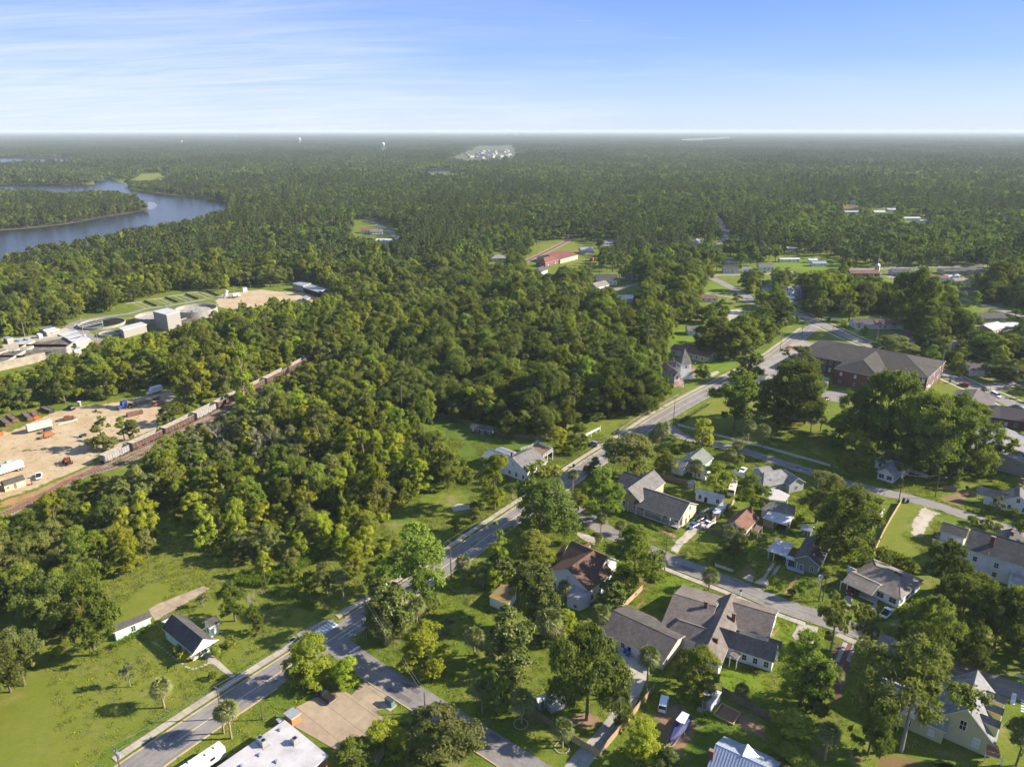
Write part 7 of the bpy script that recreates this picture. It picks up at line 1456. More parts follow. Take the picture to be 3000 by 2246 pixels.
e, L_ = frame('telehandler', 'orange telehandler with raised boom beside the tracks', 'machine', ('j',830,1010), ('j',930,1090)); MB().box(-2.2,2.0,-.9,.9,.7,1.5).build('chassis', ORANGE, e); MB().box(-.6,.9,.15,.95,1.5,2.6).build('cab', GLASS, e); MB().box(-.65,.95,.1,1.0,2.6,2.7).build('cab_roof', ORANGE, e); MB().tube((-2.0,-.3,2.0),(2.6,-.3,2.5),.24,.18,6).build('boom', ORANGE, e); MB().box(2.6,2.75,-.9,.5,.5,2.2).box(2.75,3.9,-.7,-.6,.5,.58).box(2.75,3.9,.2,.3,.5,.58).build('fork', BLACK, e); [wheel(e, x, y*1.05, .62, .24) for x in (-1.5,1.5) for y in (-1,1)]
e, L_ = frame('yard_shed', 'cream shed with rounded dark roof in the sand yard', 'shed', ('j',60,1400), ('j',310,1320)); k = L_/2+.2
MB().box(-k, k, -1.5, 1.5, 0, 2.3).build('wall', mat('shed_cream', (0.58,0.47,0.27), .8, .08), e); loft(MB(), [[(x,-1.7,2.25),(x,-1.5,2.9),(x,-.7,3.5),(x,0,3.65),(x,.7,3.5),(x,1.5,2.9),(x,1.7,2.25),(x,0,2.25)] for x in (-k-.1, k+.1)]).build('roof', SHIN_DK, e); put_window(e, 's', (-k*.7,-1.52,.9), (0,-1)).scale = (.8,1,.5); put_window(e, 's', (k*.65,-1.52,.9), (0,-1)).scale = (.8,1,.5); put_window(e, 'd', (0,-1.52,.05), (0,-1), 'door', 0)
e, L_ = frame('portable_toilet', 'grey portable cabin at the back of the sand yard', 'cabin', ('j',1010,310), ('j',1055,310)); MB().box(-.6,.6,-.6,.6,0,2.2).build('body', STEEL, e); MB().box(-.65,.65,-.65,.65,2.2,2.3).build('roof', WHITE, e)
e, L_ = frame('hand_cart', 'red hand cart on the clay near the white utility truck', 'cart', ('j',370,1335), ('j',415,1320)); MB().box(-.7,.7,-.4,.4,.15,.25).build('deck', PR, e); MB().box(.6,.7,-.4,.4,.25,1.5).build('handle', PR, e)
# boat on its trailer
e, L_ = frame('covered_boat', 'boat under a navy cover with white hardtop on a trailer', 'boat', ('z',900,870), ('z',620,1290), z=0)
k = L_/2; secs = []
for x, w, zt in ((-k,1.15,1.5),(-k*.4,1.3,1.75),(0,1.3,1.95),(k*.4,1.1,1.9),(k*.75,.65,1.75),(k,.08,1.7)): secs.append([(x,-w,.95),(x,-w*.5,.6),(x,w*.5,.6),(x,w,.95),(x,w,1.35),(x,w*.45,zt),(x,-w*.45,zt),(x,-w,1.35)])
loft(MB(), secs).build('cover', HULL, e, False); MB().prism([(-k*.75,-.8),(-k*.05,-.95),(0,0),(-k*.05,.95),(-k*.75,.8)], 2.6, 2.72).build('hardtop', WHITE, e); [MB().tube((x,y,1.6),(x*.95,y*.9,2.6),.04).build('strut', STEEL, e) for x in (-k*.65,-k*.15) for y in (-.7,.7)]
MB().box(-k*.6,k*.9,-.9,-.8,.4,.5).box(-k*.6,k*.9,.8,.9,.4,.5).tube((k*.9,-.85,.45),(k*1.35,0,.45),.05).tube((k*.9,.85,.45),(k*1.35,0,.45),.05).build('trailer', STEEL, e); [wheel(e, x, y*1.15, .33) for x in (-.9,-.1) for y in (-1,1)]
# ---------------------------------------------------------------- railway
tl = smooth_line([P('d', x, y, 3.6) for x, y in ((640,1300),(720,1260),(945,1165),(1140,1070),(1300,995),(1480,900),(1630,830),(1780,755),(1910,690),(2030,630),(2120,585))], 3)
d0 = (tl[1]-tl[0]).normalized(); tl = [tl[0]-d0*t for t in (70, 40, 20)]+tl
t2 = smooth_line([P('d', x, y) for x, y in ((-60,1700),(60,1650),(180,1592),(300,1530),(500,1430),(720,1365),(840,1318),(940,1268))], 3); q = t2[-1]; t2 += [p for p in offset(tl, -5.2) if p.y > q.y+12]
ribbon('rail_bed', tl, 5.2, .05, BALLAST); ribbon('rail_bed', t2, 4.6, .056, BALLAST)
def track(name, line, label):
    o = empty(name, (0,0,0), 0, label, 'railway'); L_ = length(line)
    for s in (-.72, .72): ribbon('rail', offset(line, s), .16, .34, RUST, parent=o, h=.2)
    tb = MB(); n = int(L_/1.1); acc = 0; i = 0; s = 0
    for k in range(n):
        t = k*1.1
        while i < len(line)-2 and s+(line[i+1]-line[i]).length < t: s += (line[i+1]-line[i]).length; i += 1
        d = line[i+1]-line[i]; c = line[i]+d*((t-s)/d.length); d = d.normalized(); nn = Vector((-d.y, d.x)); tb.prism([c+d*a*.16+nn*b*1.3 for a, b in ((-1,-1),(1,-1),(1,1),(-1,1))], .05, .17)
    tb.build('tie', WOOD_POLE, o)['kind'] = 'stuff'
track('railway_track', tl, 'railway track under the line of hopper cars'); track('railway_track', t2, 'empty railway track beside the hopper cars')
INNER = mat('hopper_inside', (0.27,0.24,0.21), .9, .15, .8)
def hopper(label, s, L_, m, grp='hopper cars on the track'):
    pts = along(tl, s-L_/2, s+L_/2); a, b = pts[0], pts[-1]; c = (a+b)/2; e = empty('hopper_car', (c.x, c.y, .3), math.atan2(b.y-a.y, b.x-a.x), label, 'railcar', grp); k = L_/2-.5; w = 1.5; mb = MB(); z0, z1 = 1.15, 3.5
    mb.face([(-k,-w,z0),(k,-w,z0),(k,-w,z1),(-k,-w,z1)]); mb.face([(k,w,z0),(-k,w,z0),(-k,w,z1),(k,w,z1)]); mb.face([(k,-w,z0),(k,w,z0),(k,w,z1),(k,-w,z1)]); mb.face([(-k,w,z0),(-k,-w,z0),(-k,-w,z1),(-k,w,z1)])
    v = w-.12; q = k-.12
    for f in ([(-q,-v,z1),(q,-v,z1),(q*.8,-v,1.5),(-q*.8,-v,1.5)],[(q,v,z1),(-q,v,z1),(-q*.8,v,1.5),(q*.8,v,1.5)],[(q,-v,z1),(q,v,z1),(q*.8,v,1.5),(q*.8,-v,1.5)],[(-q,v,z1),(-q,-v,z1),(-q*.8,-v,1.5),(-q*.8,v,1.5)],[(-q*.8,-v,1.5),(q*.8,-v,1.5),(q*.8,v,1.5),(-q*.8,v,1.5)]): mb.face(f, 1)
    for x0, x1, y0, y1 in ((-k-.06,k+.06,-w-.08,-v),(-k-.06,k+.06,v,w+.08),(-k-.06,-q,-v,v),(q,k+.06,-v,v)): mb.box(x0, x1, y0, y1, z1-.05, z1+.1, 1)
    n = 11
    for i in range(n):
        x = -k+.1+i*(2*k-.2)/(n-1)
        for s_ in (-1, 1): mb.box(x-.07, x+.07, s_*w-.12*(s_ < 0), s_*w+.12*(s_ > 0), z0, z1-.05)
    for i in range(4): mb.tube((-k+(i+1)*2*k/5,-v,z1-.1), (-k+(i+1)*2*k/5,v,z1-.1), .05, .05, 4)
    mb.build('body', [m, INNER], e); MB().box(-k-.5, k+.5, -.3, .3, .75, 1.15).box(-k-.5,-k-.3,-1.3,1.3,.8,1.1).box(k+.3,k+.5,-1.3,1.3,.8,1.1).build('underframe', BLACK, e)
    for i in (-1, 0, 1): MB().prism([(i*k*.5+x,y) for x, y in ((-1,-.9),(1,-.9),(1,.9),(-1,.9))], .55, 1.15).build('chute', m, e)
    for x in (-k*.78, k*.78):
        bg = MB().box(-1.2,1.2,-1.05,-.85,.35,.7).box(-1.2,1.2,.85,1.05,.35,.7).box(-.2,.2,-.85,.85,.35,.7).build('bogie', BLACK, e); bg.location = (x, 0, 0)
        for xx in (-.85, .85):
            for y in (-.72, .72): MB().tube((xx,y-.06,.42),(xx,y+.06,.42),.42,.42,14).build('wheel', RUST, bg)
    lad = MB()
    for i in range(5): lad.box(-k-.2,-k-.16,-1.4,-.9,1.2+i*.45,1.24+i*.45)
    lad.box(-k-.2,-k-.16,-1.44,-1.4,1.0,3.4).box(-k-.2,-k-.16,-.9,-.86,1.0,3.4).build('ladder', STEEL, e)
HB, HG = mat('hopper_brown', (0.085,0.050,0.038), .8, .25, 1, (0.14,0.085,0.06), .56, .4), mat('hopper_grey', (0.27,0.265,0.255), .7, .15, 1, (0.19,0.17,0.15), .58, .4)
ends = [nearest(tl, P('d', x, y, 3.6))[0] for x, y in ((650,1298),(825,1215),(1035,1118),(1240,1020),(1380,950),(1560,868),(1710,795),(1850,722),(1985,655),(2090,600))]
for i, nm in enumerate(('pale grey hopper car at the near end of the train','brown hopper car behind the grey end car','brown hopper car third from the near end','pale grey hopper car in the middle of the train','brown hopper car just beyond the middle grey car','brown hopper car sixth from the near end','brown hopper car with orange end sill, seventh from the near end','brown hopper car second from the far end','brown hopper car at the far end of the train')): hopper(nm, (ends[i]+ends[i+1])/2, ends[i+1]-ends[i]-.6, HG if i in (0, 3) else HB)
ribbon('rail_bed', smooth_line(V2((1500,785),(1546,763),(1600,738),(1664,705),(1690,690))), 9, .05, mat('depot_ballast', (0.24,0.16,0.12), .95, .25, 1)); track('railway_track', smooth_line(V2((1500,785),(1546,763),(1600,738),(1664,705),(1690,690))), 'railway track passing the red roofed depot')
# ---------------------------------------------------------------- treatment plant
WATER_D = mat('dark_basin_water', (0.014,0.020,0.012), .15, .4, .3, spec=.5)
def tank(v, x, y, wz, z, label, wall=.5, water=None, dz=.8, bridge=True, inner=CONC_GREY):
    c = P(v, x, y, z); D = c.y*_C+(CAMH-z)*_S; r = wz/VW[v][2]*D/FPX/2; e = empty('clarifier_tank', (c.x, c.y, 0), 0, label, 'tank'); n = 48
    MB().lathe([(r,0),(r,z),(r-wall,z),(r-wall,z-dz-.6)], n).build('wall', inner, e); MB().lathe([(0,z-dz),(r-wall+.05,z-dz)], n).build('water' if water else 'floor', water or CONC_GREY, e); MB().lathe([(r+.12,z-.25),(r+.12,z+.03),(r-.05,z+.03),(r-.05,z-.25)], n).build('rim', CONC, e)
    if bridge:
        b = MB().box(-.6,.6,-r,.4,z+.1,z+.25).build('bridge', STEEL, e); b.rotation_euler = (0,0,bridge); rl = MB()
        for s in (-.6,.6):
            rl.tube((s,-r,z+1.2),(s,.4,z+1.2),.05,.05,4)
            for k in range(int(r)+1): rl.tube((s,-r+k,z+.2),(s,-r+k,z+1.2),.04,.04,4)
        rl.build('railing', STEEL, b); MB().tube((0,0,z-dz-.5),(0,0,z+1.4),.4,.4,10).build('drive_column', STEEL, e)
    return e
tank('k', 645,375, 425, 6.5, 'tall round concrete tank at the treatment plant', inner=CONC_GREY, bridge=.6, dz=2.0); tank('k', 610,500, 270, 3.0, 'low brown stained round tank in front of the tall one', water=SLUDGE, bridge=0, dz=.6); tank('i', 2010,540, 480, 4.0, 'round concrete tank half hidden by the block tower', bridge=0, dz=2)
tank('i', 1322,640, 545, 1.6, 'wide dark water clarifier with central bridge', water=WATER_D, bridge=-.5); tank('i', 1440,768, 290, 1.6, 'smaller dark water clarifier beside the low block building', water=WATER_D, bridge=0)
def block(label, cs, roof, wall, name='plant_building', th=.3, wins=()):
    h = House(name, label, 'building', cs[0][:3], cs[1][:3]); h.slab(cs, roof, wall, th=th)
    for v, x, y, z, n_ in wins: put_window(h.e, 'b', h.L(P(v, x, y, z)), n_)
    return h
block('tall grey block tower of the treatment plant', [('k',172,410,11),('k',335,374,11),('k',470,412,11),('k',322,450,11)], MEMBR, BLOCK, wins=[('k',395,505,6,(0,-1))]); block('low grey block building with white roof at the plant', [('i',1530,705,5),('i',1830,630,5),('i',1905,662,5),('i',1595,742,5)], MEMBR, BLOCK)
block('open fronted row shed with tin roof behind the plant, left part', [('k',1680,108,5),('k',1760,95,5),('k',1895,108,5),('k',1800,140,4.6)], TIN, BLOCK); block('open fronted row shed with tin roof behind the plant, right part', [('k',1795,150,4.6),('k',1880,120,4.8),('k',2060,170,4.8),('k',1965,205,4.4)], TIN, DARK); block('small grey storage shed at the edge of the plant yard', [('k',1785,262,2.8),('k',1830,238,2.8),('k',1880,262,2.8),('k',1838,285,2.8)], TIN, WOOD)
block('little dark roofed control hut at the plant', [('i',495,712,3.4),('i',660,680,3.4),('i',715,700,3.4),('i',560,735,3.2)], SHIN_GR, BLOCK); block('pale roofed hut beside the control hut', [('i',560,745,3),('i',715,705,3),('i',772,722,3),('i',600,765,3)], MEMBR, BLOCK); block('white box hut at the left of the control huts', [('i',470,785,2.4),('i',510,775,2.4),('i',550,785,2.4),('i',500,800,2.4)], WHITE, WHITE); block('small pump house on the left edge of the plant', [('i',30,835,3),('i',100,812,3),('i',170,840,3),('i',90,860,3)], TIN, BLOCK)
for i, cs in enumerate(([(735,790),(990,740),(1030,775),(800,810)], [(800,815),(1010,770),(1100,815),(900,860)], [(880,860),(1090,805),(1172,850),(985,915)])): block(('rear', 'middle', 'front')[i]+' pale covered chamber beside the stained basin', [('i', x, y, 4.2) for x, y in cs], TIN_WH, CONC_GREY)
block('little grey gate house in front of the covered chambers', [('i',930,985,4.6),('i',1020,950,4.6),('i',1055,970,4.6),('i',960,1005,4.6)], TIN, BLOCK)
def basin(label, pts, z, fl):
    c = sum((P('i', x, y, z) for x, y in pts), Vector())/len(pts); e = empty('settling_basin', (c.x, c.y, 0), 0, label, 'basin'); q = [P('i', x, y, z)-c for x, y in pts]; mb = MB(); n = len(q)
    for i in range(n):
        a, b = q[i], q[(i+1) % n]; d = (b-a).normalized(); nn = Vector((-d.y, d.x, 0))*.3; mb.prism([(a+nn).xy, (b+nn).xy, (b-nn).xy, (a-nn).xy], 0, z+.002*i)
    mb.build('wall', CONC_GREY, e); sheet('sludge', [v.xy for v in q], z-fl, SLUDGE, parent=e)
    for t in (.33, .66): a, b = q[0].lerp(q[1], t), q[3].lerp(q[2], t); MB().box(-(b-a).length/2, (b-a).length/2, -.25, .25, 0, z-.1).build('partition', SLUDGE, e); o = e.children[-1]; o.location = (a+b)/2; o.location.z = 0; o.rotation_euler = (0,0,math.atan2((b-a).y, (b-a).x))
    rl = MB()
    for a, b in ((q[2], q[3]),):
        rl.tube(a+Vector((0,0,1.1)), b+Vector((0,0,1.1)), .05, .05, 4)
        for k in range(12): p = a.lerp(b, k/11); rl.tube(p, p+Vector((0,0,1.1)), .05, .05, 4)
    rl.build('railing', STEEL, e)
basin('long sludge stained settling basin at the plant', [(190,945),(705,795),(985,912),(340,1050)], 4.5, 1.4); basin('second settling basin at the left edge of the plant', [(-160,1040),(60,960),(300,1075),(-160,1190)], 4.5, 1.0)
e, L_ = frame('retaining_wall', 'long cream concrete wall below the settling basins', 'wall', ('i',-100,1290), ('i',600,1130)); MB().box(-L_/2, L_/2, -.4, .4, 0, 4.2).build('wall', mat('cream_concrete', (0.34,0.29,0.22), .9, .2, .4, (0.22,0.19,0.15), .55, .3), e); MB().box(-L_/2, L_/2, -.6, .6, 4.2, 4.5).build('coping', CONC, e)
for i in range(4):
    a = [(90,308),(320,268),(540,232),(760,196)][i]; cs = [('k', a[0]-210+i*0, a[1]+25), ('k', *a), ('k', a[0]+125, a[1]+50), ('k', a[0]-70, a[1]+82)]
    pg = [P(*c) for c in cs]; c = sum(pg, Vector())/4; e = empty('drying_bed', c, 0, ('first','second','third','fourth')[i]+' sludge drying bed counted from the block tower', 'basin', 'drying beds'); sheet('bed_floor', [(p-c).xy for p in pg], .06, (LAWN_Y, SAND, GRASS_V, SAND)[i], parent=e)
    d = (pg[2]-pg[1]); m_ = (pg[1]+pg[2])/2-c; o = MB().box(-d.length/2, d.length/2, -.5, .5, 0, 1.0).build('divider', mat('tarred_wall', (0.03,0.028,0.026)), e); o.location = m_; o.rotation_euler = (0,0,math.atan2(d.y, d.x)); d = pg[1]-pg[0]; o = MB().box(-d.length/2, d.length/2, -.25, .25, 0, .5).build('kerb_wall', CONC_GREY, e); o.location = (pg[0]+pg[1])/2-c; o.rotation_euler = (0,0,math.atan2(d.y, d.x))
    for t in (.35, .65): aa, bb = pg[0].lerp(pg[1], t), pg[3].lerp(pg[2], t); d = bb-aa; o = MB().box(-d.length/2, d.length/2, -.3, .3, 0, .12).build('strip', CONC, e); o.location = (aa+bb)/2-c; o.rotation_euler = (0,0,math.atan2(d.y, d.x))
e, L_ = frame('vacuum_truck', 'white tanker truck at the plant drying beds', 'truck', ('k',1030,275), ('k',1125,250)); MB().tube((-3.5,0,2.1),(.8,0,2.1),1.0,1.0,14).build('tank', PW, e); loft(MB(), [ring(1.2,1.1,.6,2.8,.2),ring(2.4,1.1,.6,2.7,.2),ring(2.7,1.0,.6,1.7,.2),ring(3.8,.9,.6,1.5,.2)]).build('cab', PW, e); [wheel(e, x, y, .5, .18) for x in (-2.6,-1.5,2.8) for y in (-1,1)]; MB().box(-3.6,2.5,-.4,.4,.6,1.1).build('chassis', BLACK, e)
e, L_ = frame('storage_vessel', 'white tilted hopper vessel beside the tanker truck', 'tank', ('k',945,268), ('k',1000,262)); o = MB().tube((0,0,0),(0,0,4.2),1.2,1.2,14).build('vessel', WHITE, e); o.rotation_euler = (0,.35,0); o.location = (-.6,0,1.6); MB().box(-2,2.5,-1,1,0,1.6).build('stand', STEEL, e)
e, L_ = frame('storage_vessel', 'white box cabinet at the back fence of the plant', 'cabinet', ('k',1150,200), ('k',1190,195)); MB().box(-1.6,1.6,-1.2,1.2,0,3).build('body', WHITE, e); MB().box(-1.7,1.7,-1.3,1.3,3,3.1).build('lid', STEEL, e)
for i, q in enumerate(((340,870),(230,885))): e, L_ = frame('tarp_pile', ('wide', 'narrow')[i]+' blue tarp covered pile at the plant', 'tarp', ('i',q[0]-35,q[1]), ('i',q[0]+35,q[1])); loft(MB(), [ring(-1.5,.6,0,.8,.2),ring(0,1.0,0,1.3,.3),ring(1.5,.7,0,.7,.2)]).build('tarp', mat('blue_tarp', (0.08,0.22,0.50), .6), e)
# ---------------------------------------------------------------- depot, caboose, park, flag, towers
h = House('depot', 'long cream railway depot with red roof and wide eaves', 'station', ('v',455,200), ('v',545,178)); h.wing(('v',440,205), ('v',548,176), 7.2, ('v',520,232), 4.0, RED_TILE, SIDE_CR, inset=(.9,.9)); h.wing(('v',395,222), ('v',470,212), 7.8, None, 4.0, RED_TILE, BRICK, half=5.5, hip=(.9,.9)); h.finish()
e, L_ = frame('caboose', 'red caboose on display beside the depot', 'railcar', ('v',690,255), ('v',735,232)); MB().box(-4.6,4.6,-1.5,1.5,1.1,3.6).build('body', mat('caboose_red', (0.40,0.06,0.035), .6, .1), e); MB().box(-4.9,4.9,-1.65,1.65,3.6,3.8).build('roof', SHIN_GR, e); MB().box(-.9,1.2,-1.1,1.1,3.8,4.7).build('cupola', mat('caboose_red', (0.4,.06,.035)), e); [MB().tube((x,y-.08,.5),(x,y+.08,.5),.45,.45,12).build('wheel', BLACK, e) for x in (-3.4,-2.2,2.2,3.4) for y in (-.8,.8)]
c = P('t', 775,605); e = empty('gazebo', c, .4, 'orange roofed octagonal gazebo in the small park', 'gazebo'); MB().lathe([(0,4.6),(2.0,3.5),(3.2,2.6),(3.15,2.5),(0,2.5)], 8).build('roof', mat('gazebo_orange', (0.36,0.15,0.07), .8, .15), e); MB().lathe([(0,5.2),(.7,4.7),(.7,4.4),(0,4.4)], 8).build('cupola', mat('gazebo_orange', (0.36,0.15,0.07)), e); [MB().tube((2.8*math.cos(t),2.8*math.sin(t),0),(2.8*math.cos(t),2.8*math.sin(t),2.55),.1).build('post', WHITE, e) for t in np.arange(8)*math.pi/4]; MB().lathe([(0,.2),(3.1,.2),(3.1,0)], 8).build('floor', CONC, e)
b = P('C', 962,250); e = empty('flagpole', b, 0, 'flagpole with red white and blue striped flag in front of the school', 'flag'); MB().tube((0,0,0),(0,0,17),.1,.06,8).build('pole', STEEL, e)
fl = MB()
for i in range(13):
    for k in range(6):
        f = lambda u, v: (.1+u*4.4*(.55+.12*math.sin(v)), math.sin(u*5)*.35, 16.6-u*2.6-v*.24)
        fl.face([f(k/6,i),f((k+1)/6,i),f((k+1)/6,i+1),f(k/6,i+1)], 2 if (i < 7 and k < 2) else (0 if i % 2 == 0 else 1))
fl.build('flag', [mat('flag_red', (.42,.03,.04)), mat('flag_white', (.7,.7,.7)), mat('flag_blue', (.03,.05,.2))], e)
def water_tower(v, x, by, ty, label, m):
    b = P(v, x, by); X, Yt = px(v, x, ty); w = (Yt-1123)/FPX; H_ = CAMH-b.y*(_S+w*_C)/(_C-w*_S); H_ = max(38, min(70, H_)); e = empty('water_tower', b, 0, label, 'water tower'); r = H_*.15
    MB().lathe([(0,H_),(r*.6,H_-r*.25),(r,H_-r*.7),(r,H_-r*1.4),(r*.6,H_-r*2.0),(0,H_-r*2.2)], 20).build('tank', m, e, True); MB().tube((0,0,0),(0,0,H_-r*2),r*.14).build('riser', m, e)
    for k in range(6): t = k*math.pi/3; MB().tube((r*1.25*math.cos(t),r*1.25*math.sin(t),0),(r*.95*math.cos(t),r*.95*math.sin(t),H_-r*1.3),r*.08,r*.06,6).build('leg', m, e)
PALE = mat('tower_pale', (0.42,0.52,0.50), .5)
water_tower('g', 1657,224, 172, 'pale green water tower nearest the pond', PALE); water_tower('g', 1297,186, 153, 'white water tower left of the pale green one', mat('tower_white', (.72,.72,.72), .5)); water_tower('g', 1022,160, 143, 'dark far water tower on the horizon', mat('tower_grey', (.3,.34,.36), .6)); water_tower('g', 788,186, 172, 'tiny white water tower above the far river reach', mat('tower_white', (.72,.72,.72), .5)); water_tower('h', 733,146, 128, 'grey water tower on the horizon at the right', mat('tower_grey', (.3,.34,.36), .6))
def mast(v, bx, by, ty, label, r=.35):
    b = P(v, bx, by); X, Yt = px(v, bx, ty); w = (Yt-1123)/FPX; H_ = CAMH-b.y*(_S+w*_C)/(_C-w*_S); e = empty('radio_mast', b, 0, label, 'mast'); lg = [(r*math.cos(t), r*math.sin(t)) for t in (0, 2.09, 4.19)]
    for x, y in lg: MB().tube((x,y,0),(x*.4,y*.4,H_),.06,.05,4).build('leg', STEEL, e)
    br = MB(); n = int(H_/1.5)
    for k in range(n):
        for i in range(3): s0, s1 = 1-.6*k/n, 1-.6*(k+1)/n; a, b_ = lg[i], lg[(i+1) % 3]; br.tube((a[0]*s0,a[1]*s0,k*H_/n),(b_[0]*s1,b_[1]*s1,(k+1)*H_/n),.03,.03,3)
    br.build('bracing', STEEL, e)
mast('l', 1100,775, 330, 'slim lattice radio mast on the school lawn'); mast('h', 100,172, 135, 'thin white mast on the horizon', 1.2)
c = P('u', 356,318); e = empty('church_steeple', c, GA, 'tan church tower with thin spire beside the far crossroads', 'tower'); MB().box(-1.8,1.8,-1.8,1.8,0,7).build('tower', SIDE_TN, e); MB().lathe([(1.9,7),(1.2,7.8),(.35,8.6),(.12,16),(0,17)], 8).build('spire', STEEL, e)
# ---------------------------------------------------------------- fences
FENCE = {}
def fence(label, pts, h=1.8, m=WOOD, kind='board', name='fence', cat='fence', gaps=0):
    q = [P(*p) for p in pts]; o = q[0].copy(); e = empty(name, o, 0, label, cat); key = (h, m.name, kind)
    if key not in FENCE:
        b = MB()
        if kind == 'board':
            for i in range(15): b.box(-1.2+i*.16, -1.2+i*.16+.15, -.02, .02, .04, h+(.03 if i % 2 else 0))
            b.box(-1.2,1.2,.02,.06,.4,.5).box(-1.2,1.2,.02,.06,h-.4,h-.3)
        elif kind == 'picket':
            for i in range(12): b.box(-1.2+i*.2, -1.2+i*.2+.1, -.015, .015, .05, h)
            b.box(-1.2,1.2,.015,.05,.25,.33).box(-1.2,1.2,.015,.05,h-.3,h-.22)
        elif kind == 'plank':
            for i in range(5): b.box(-1.2,1.2,-.02,.02,.1+i*h/5,.1+i*h/5+h/5-.05)
        FENCE[key] = (b.mesh('panel', m), MB().box(-.07,.07,-.07,.07,0,h+.08).mesh('post', m))
    for a, b in zip(q[:-1], q[1:]):
        d = b-a; n = max(1, round(d.length/2.4)); th = math.atan2(d.y, d.x)
        for k in range(n):
            p = link('panel', FENCE[key][0], e); p.location = a+d*((k+.5)/n)-o; p.rotation_euler = (0,0,th+random.uniform(-.01,.01)); p.scale = (d.length/n/2.4,1,random.uniform(.97,1.03)); ps = link('post', FENCE[key][1], e); ps.location = a+d*(k/n)-o+Vector((-d.y,d.x,0)).normalized()*.1; ps.rotation_euler = (0,0,th)
def F(v, *pts): return [(v, *p) for p in pts]
fence('weathered board fence along the back of the fenced lawn', F('e',(562,1055),(640,1040),(850,1095))); fence('weathered board fence right of the dark shed', F('e',(990,1150),(1100,1172),(1320,1200))); fence('new pale board fence beside the bright front lawn', F('q',(1410,1065),(1690,790)), m=WOOD_NEW, kind='plank'); fence('board fence around the little shed corner garden', F('b',(1240,1312),(1370,1395))); fence('long board fence along the garage drive and boat yard', F('b',(1490,1478),(1670,1585),(1870,1345),(2030,1150)), m=WOOD_NEW)
fence('dark weathered board fence above the raised garden beds', F('z',(1460,440),(1800,650),(2300,930)), 1.9); fence('pale plank fence along the gravel drive', F('o',(740,1350),(870,1220),(1000,1100),(1110,990)), 1.7, WOOD_NEW, 'plank'); fence('dark board fence in front of the cream house', F('o',(740,1365),(940,1415)), 1.7); fence('dark board fence behind the porch house', F('o',(150,662),(420,740),(600,800))); fence('long board fence beside the dry side yard', F('m',(262,1440),(380,1180),(490,980),(618,768)), m=WOOD_NEW); fence('grey board fence behind the utility pole', F('m',(1165,590),(1335,625))); fence('grey board fence beside the porch posts', F('m',(1500,665),(1590,690)))
fence('long white picket fence along the school lane garden', [('w',395,735),('w',590,790),('w',880,862),('f',540,1245),('f',700,1290),('f',955,1362)], 1.1, WHITE, 'picket'); fence('white picket fence overgrown along the main street garden', F('w',(400,718),(500,655),(590,600)), 1.1, WHITE, 'picket'); fence('short white picket fence by the cottage street', F('B',(525,985),(820,1085)), 1.0, WHITE, 'picket'); fence('white picket fence behind the parked cars', F('o',(690,1115),(850,1062)), 1.0, WHITE, 'picket'); fence('white board fence under the live oaks', F('m',(735,365),(960,445)), 1.4, WHITE, 'picket'); fence('white fence across the boulevard', F('t',(1000,575),(1100,600),(1210,612)), 1.3, WHITE, 'picket'); fence('white garden gate fence at the right edge street', F('n',(2110,490),(2212,520)), 1.0, WHITE, 'picket'); fence('pale gate fence between the white car and the camper', F('o',(1110,600),(1165,640),(1250,685)), 1.6, WHITE, 'board'); fence('low split fence along the main street sidewalk', F('w',(-5,790),(100,715),(230,640),(400,545)), .9, WOOD, 'plank')
# ---------------------------------------------------------------- poles, lamps and wires
def hgt(v, bx, by, ty):
    b = P(v, bx, by); X, Yt = px(v, bx, ty); w = (Yt-1123)/FPX; return b, CAMH-b.y*(_S+w*_C)/(_C-w*_S)
TOPS = {}
def pole(key, v, bx, by, ty, label, arm=True, can=0, lamp=False, ang=0.0):
    b, H_ = hgt(v, bx, by, ty); e = empty('utility_pole', b, GA+ang, label, 'pole'); MB().tube((0,0,-.2),(0,0,H_),.16,.10,8).build('shaft', WOOD_POLE, e)
    if arm: MB().box(-.06,.06,-1.1,1.1,H_-.55,H_-.42).build('crossarm', WOOD_POLE, e); [MB().tube((0,y,H_-.42),(0,y,H_-.2),.05,.04,6).build('insulator', STEEL, e) for y in (-1,-.4,.4,1)]
    for k in range(can): MB().tube((0,.35-.7*k,H_-2.2),(0,.35-.7*k,H_-1.2),.26,.26,10).build('transformer', STEEL, e)
    if lamp: MB().tube((0,0,H_-1.2),(0,-1.8,H_-.7),.05,.04,6).box(-.15,.15,-2.3,-1.7,H_-.8,H_-.65).build('lamp_arm', STEEL, e)
    TOPS[key] = b+Vector((0,0,H_))
pole('a', 'x',470,1420,1045,'utility pole with transformers at the bottom left street edge', can=3); pole('b', 'x',1768,690,275,'utility pole behind the twin palms by the sidewalk'); pole('c', 'b',172,812,545,'utility pole at the stop sign corner', can=1); pole('d', 'y',1972,1490,1220,'slim utility pole beside the green cabinet on the side street', False); pole('e', 'b',712,442,185,'utility pole on the main street below the large oak'); pole('f', 'q',1976,528,80,'utility pole with lamp on the cottage street corner', lamp=True); pole('g', 'B',258,612,200,'pale utility pole beside the parked white pickup', False)
pole('h', 'c',883,572,432,'left pole of the pair on the cottage street lawn', False); pole('i', 'c',905,578,400,'right taller pole of the pair on the cottage street lawn'); pole('j', 'm',582,772,375,'leaning utility pole with transformer on school lane', can=1); pole('k', 'm',1058,692,390,'bare utility pole with floodlight opposite the gravel drive', False, lamp=True); pole('l', 'w',365,727,555,'utility pole at the school lane corner of the main street'); pole('m', 'e',1790,1218,1115,'utility pole beside the sidewalk near the silver SUV'); pole('n', 'w',1027,282,150,'utility pole beside the parking lot entrance'); pole('o', 'w',1162,192,55,'tall lamp pole at the parking lot corner', False, lamp=True)
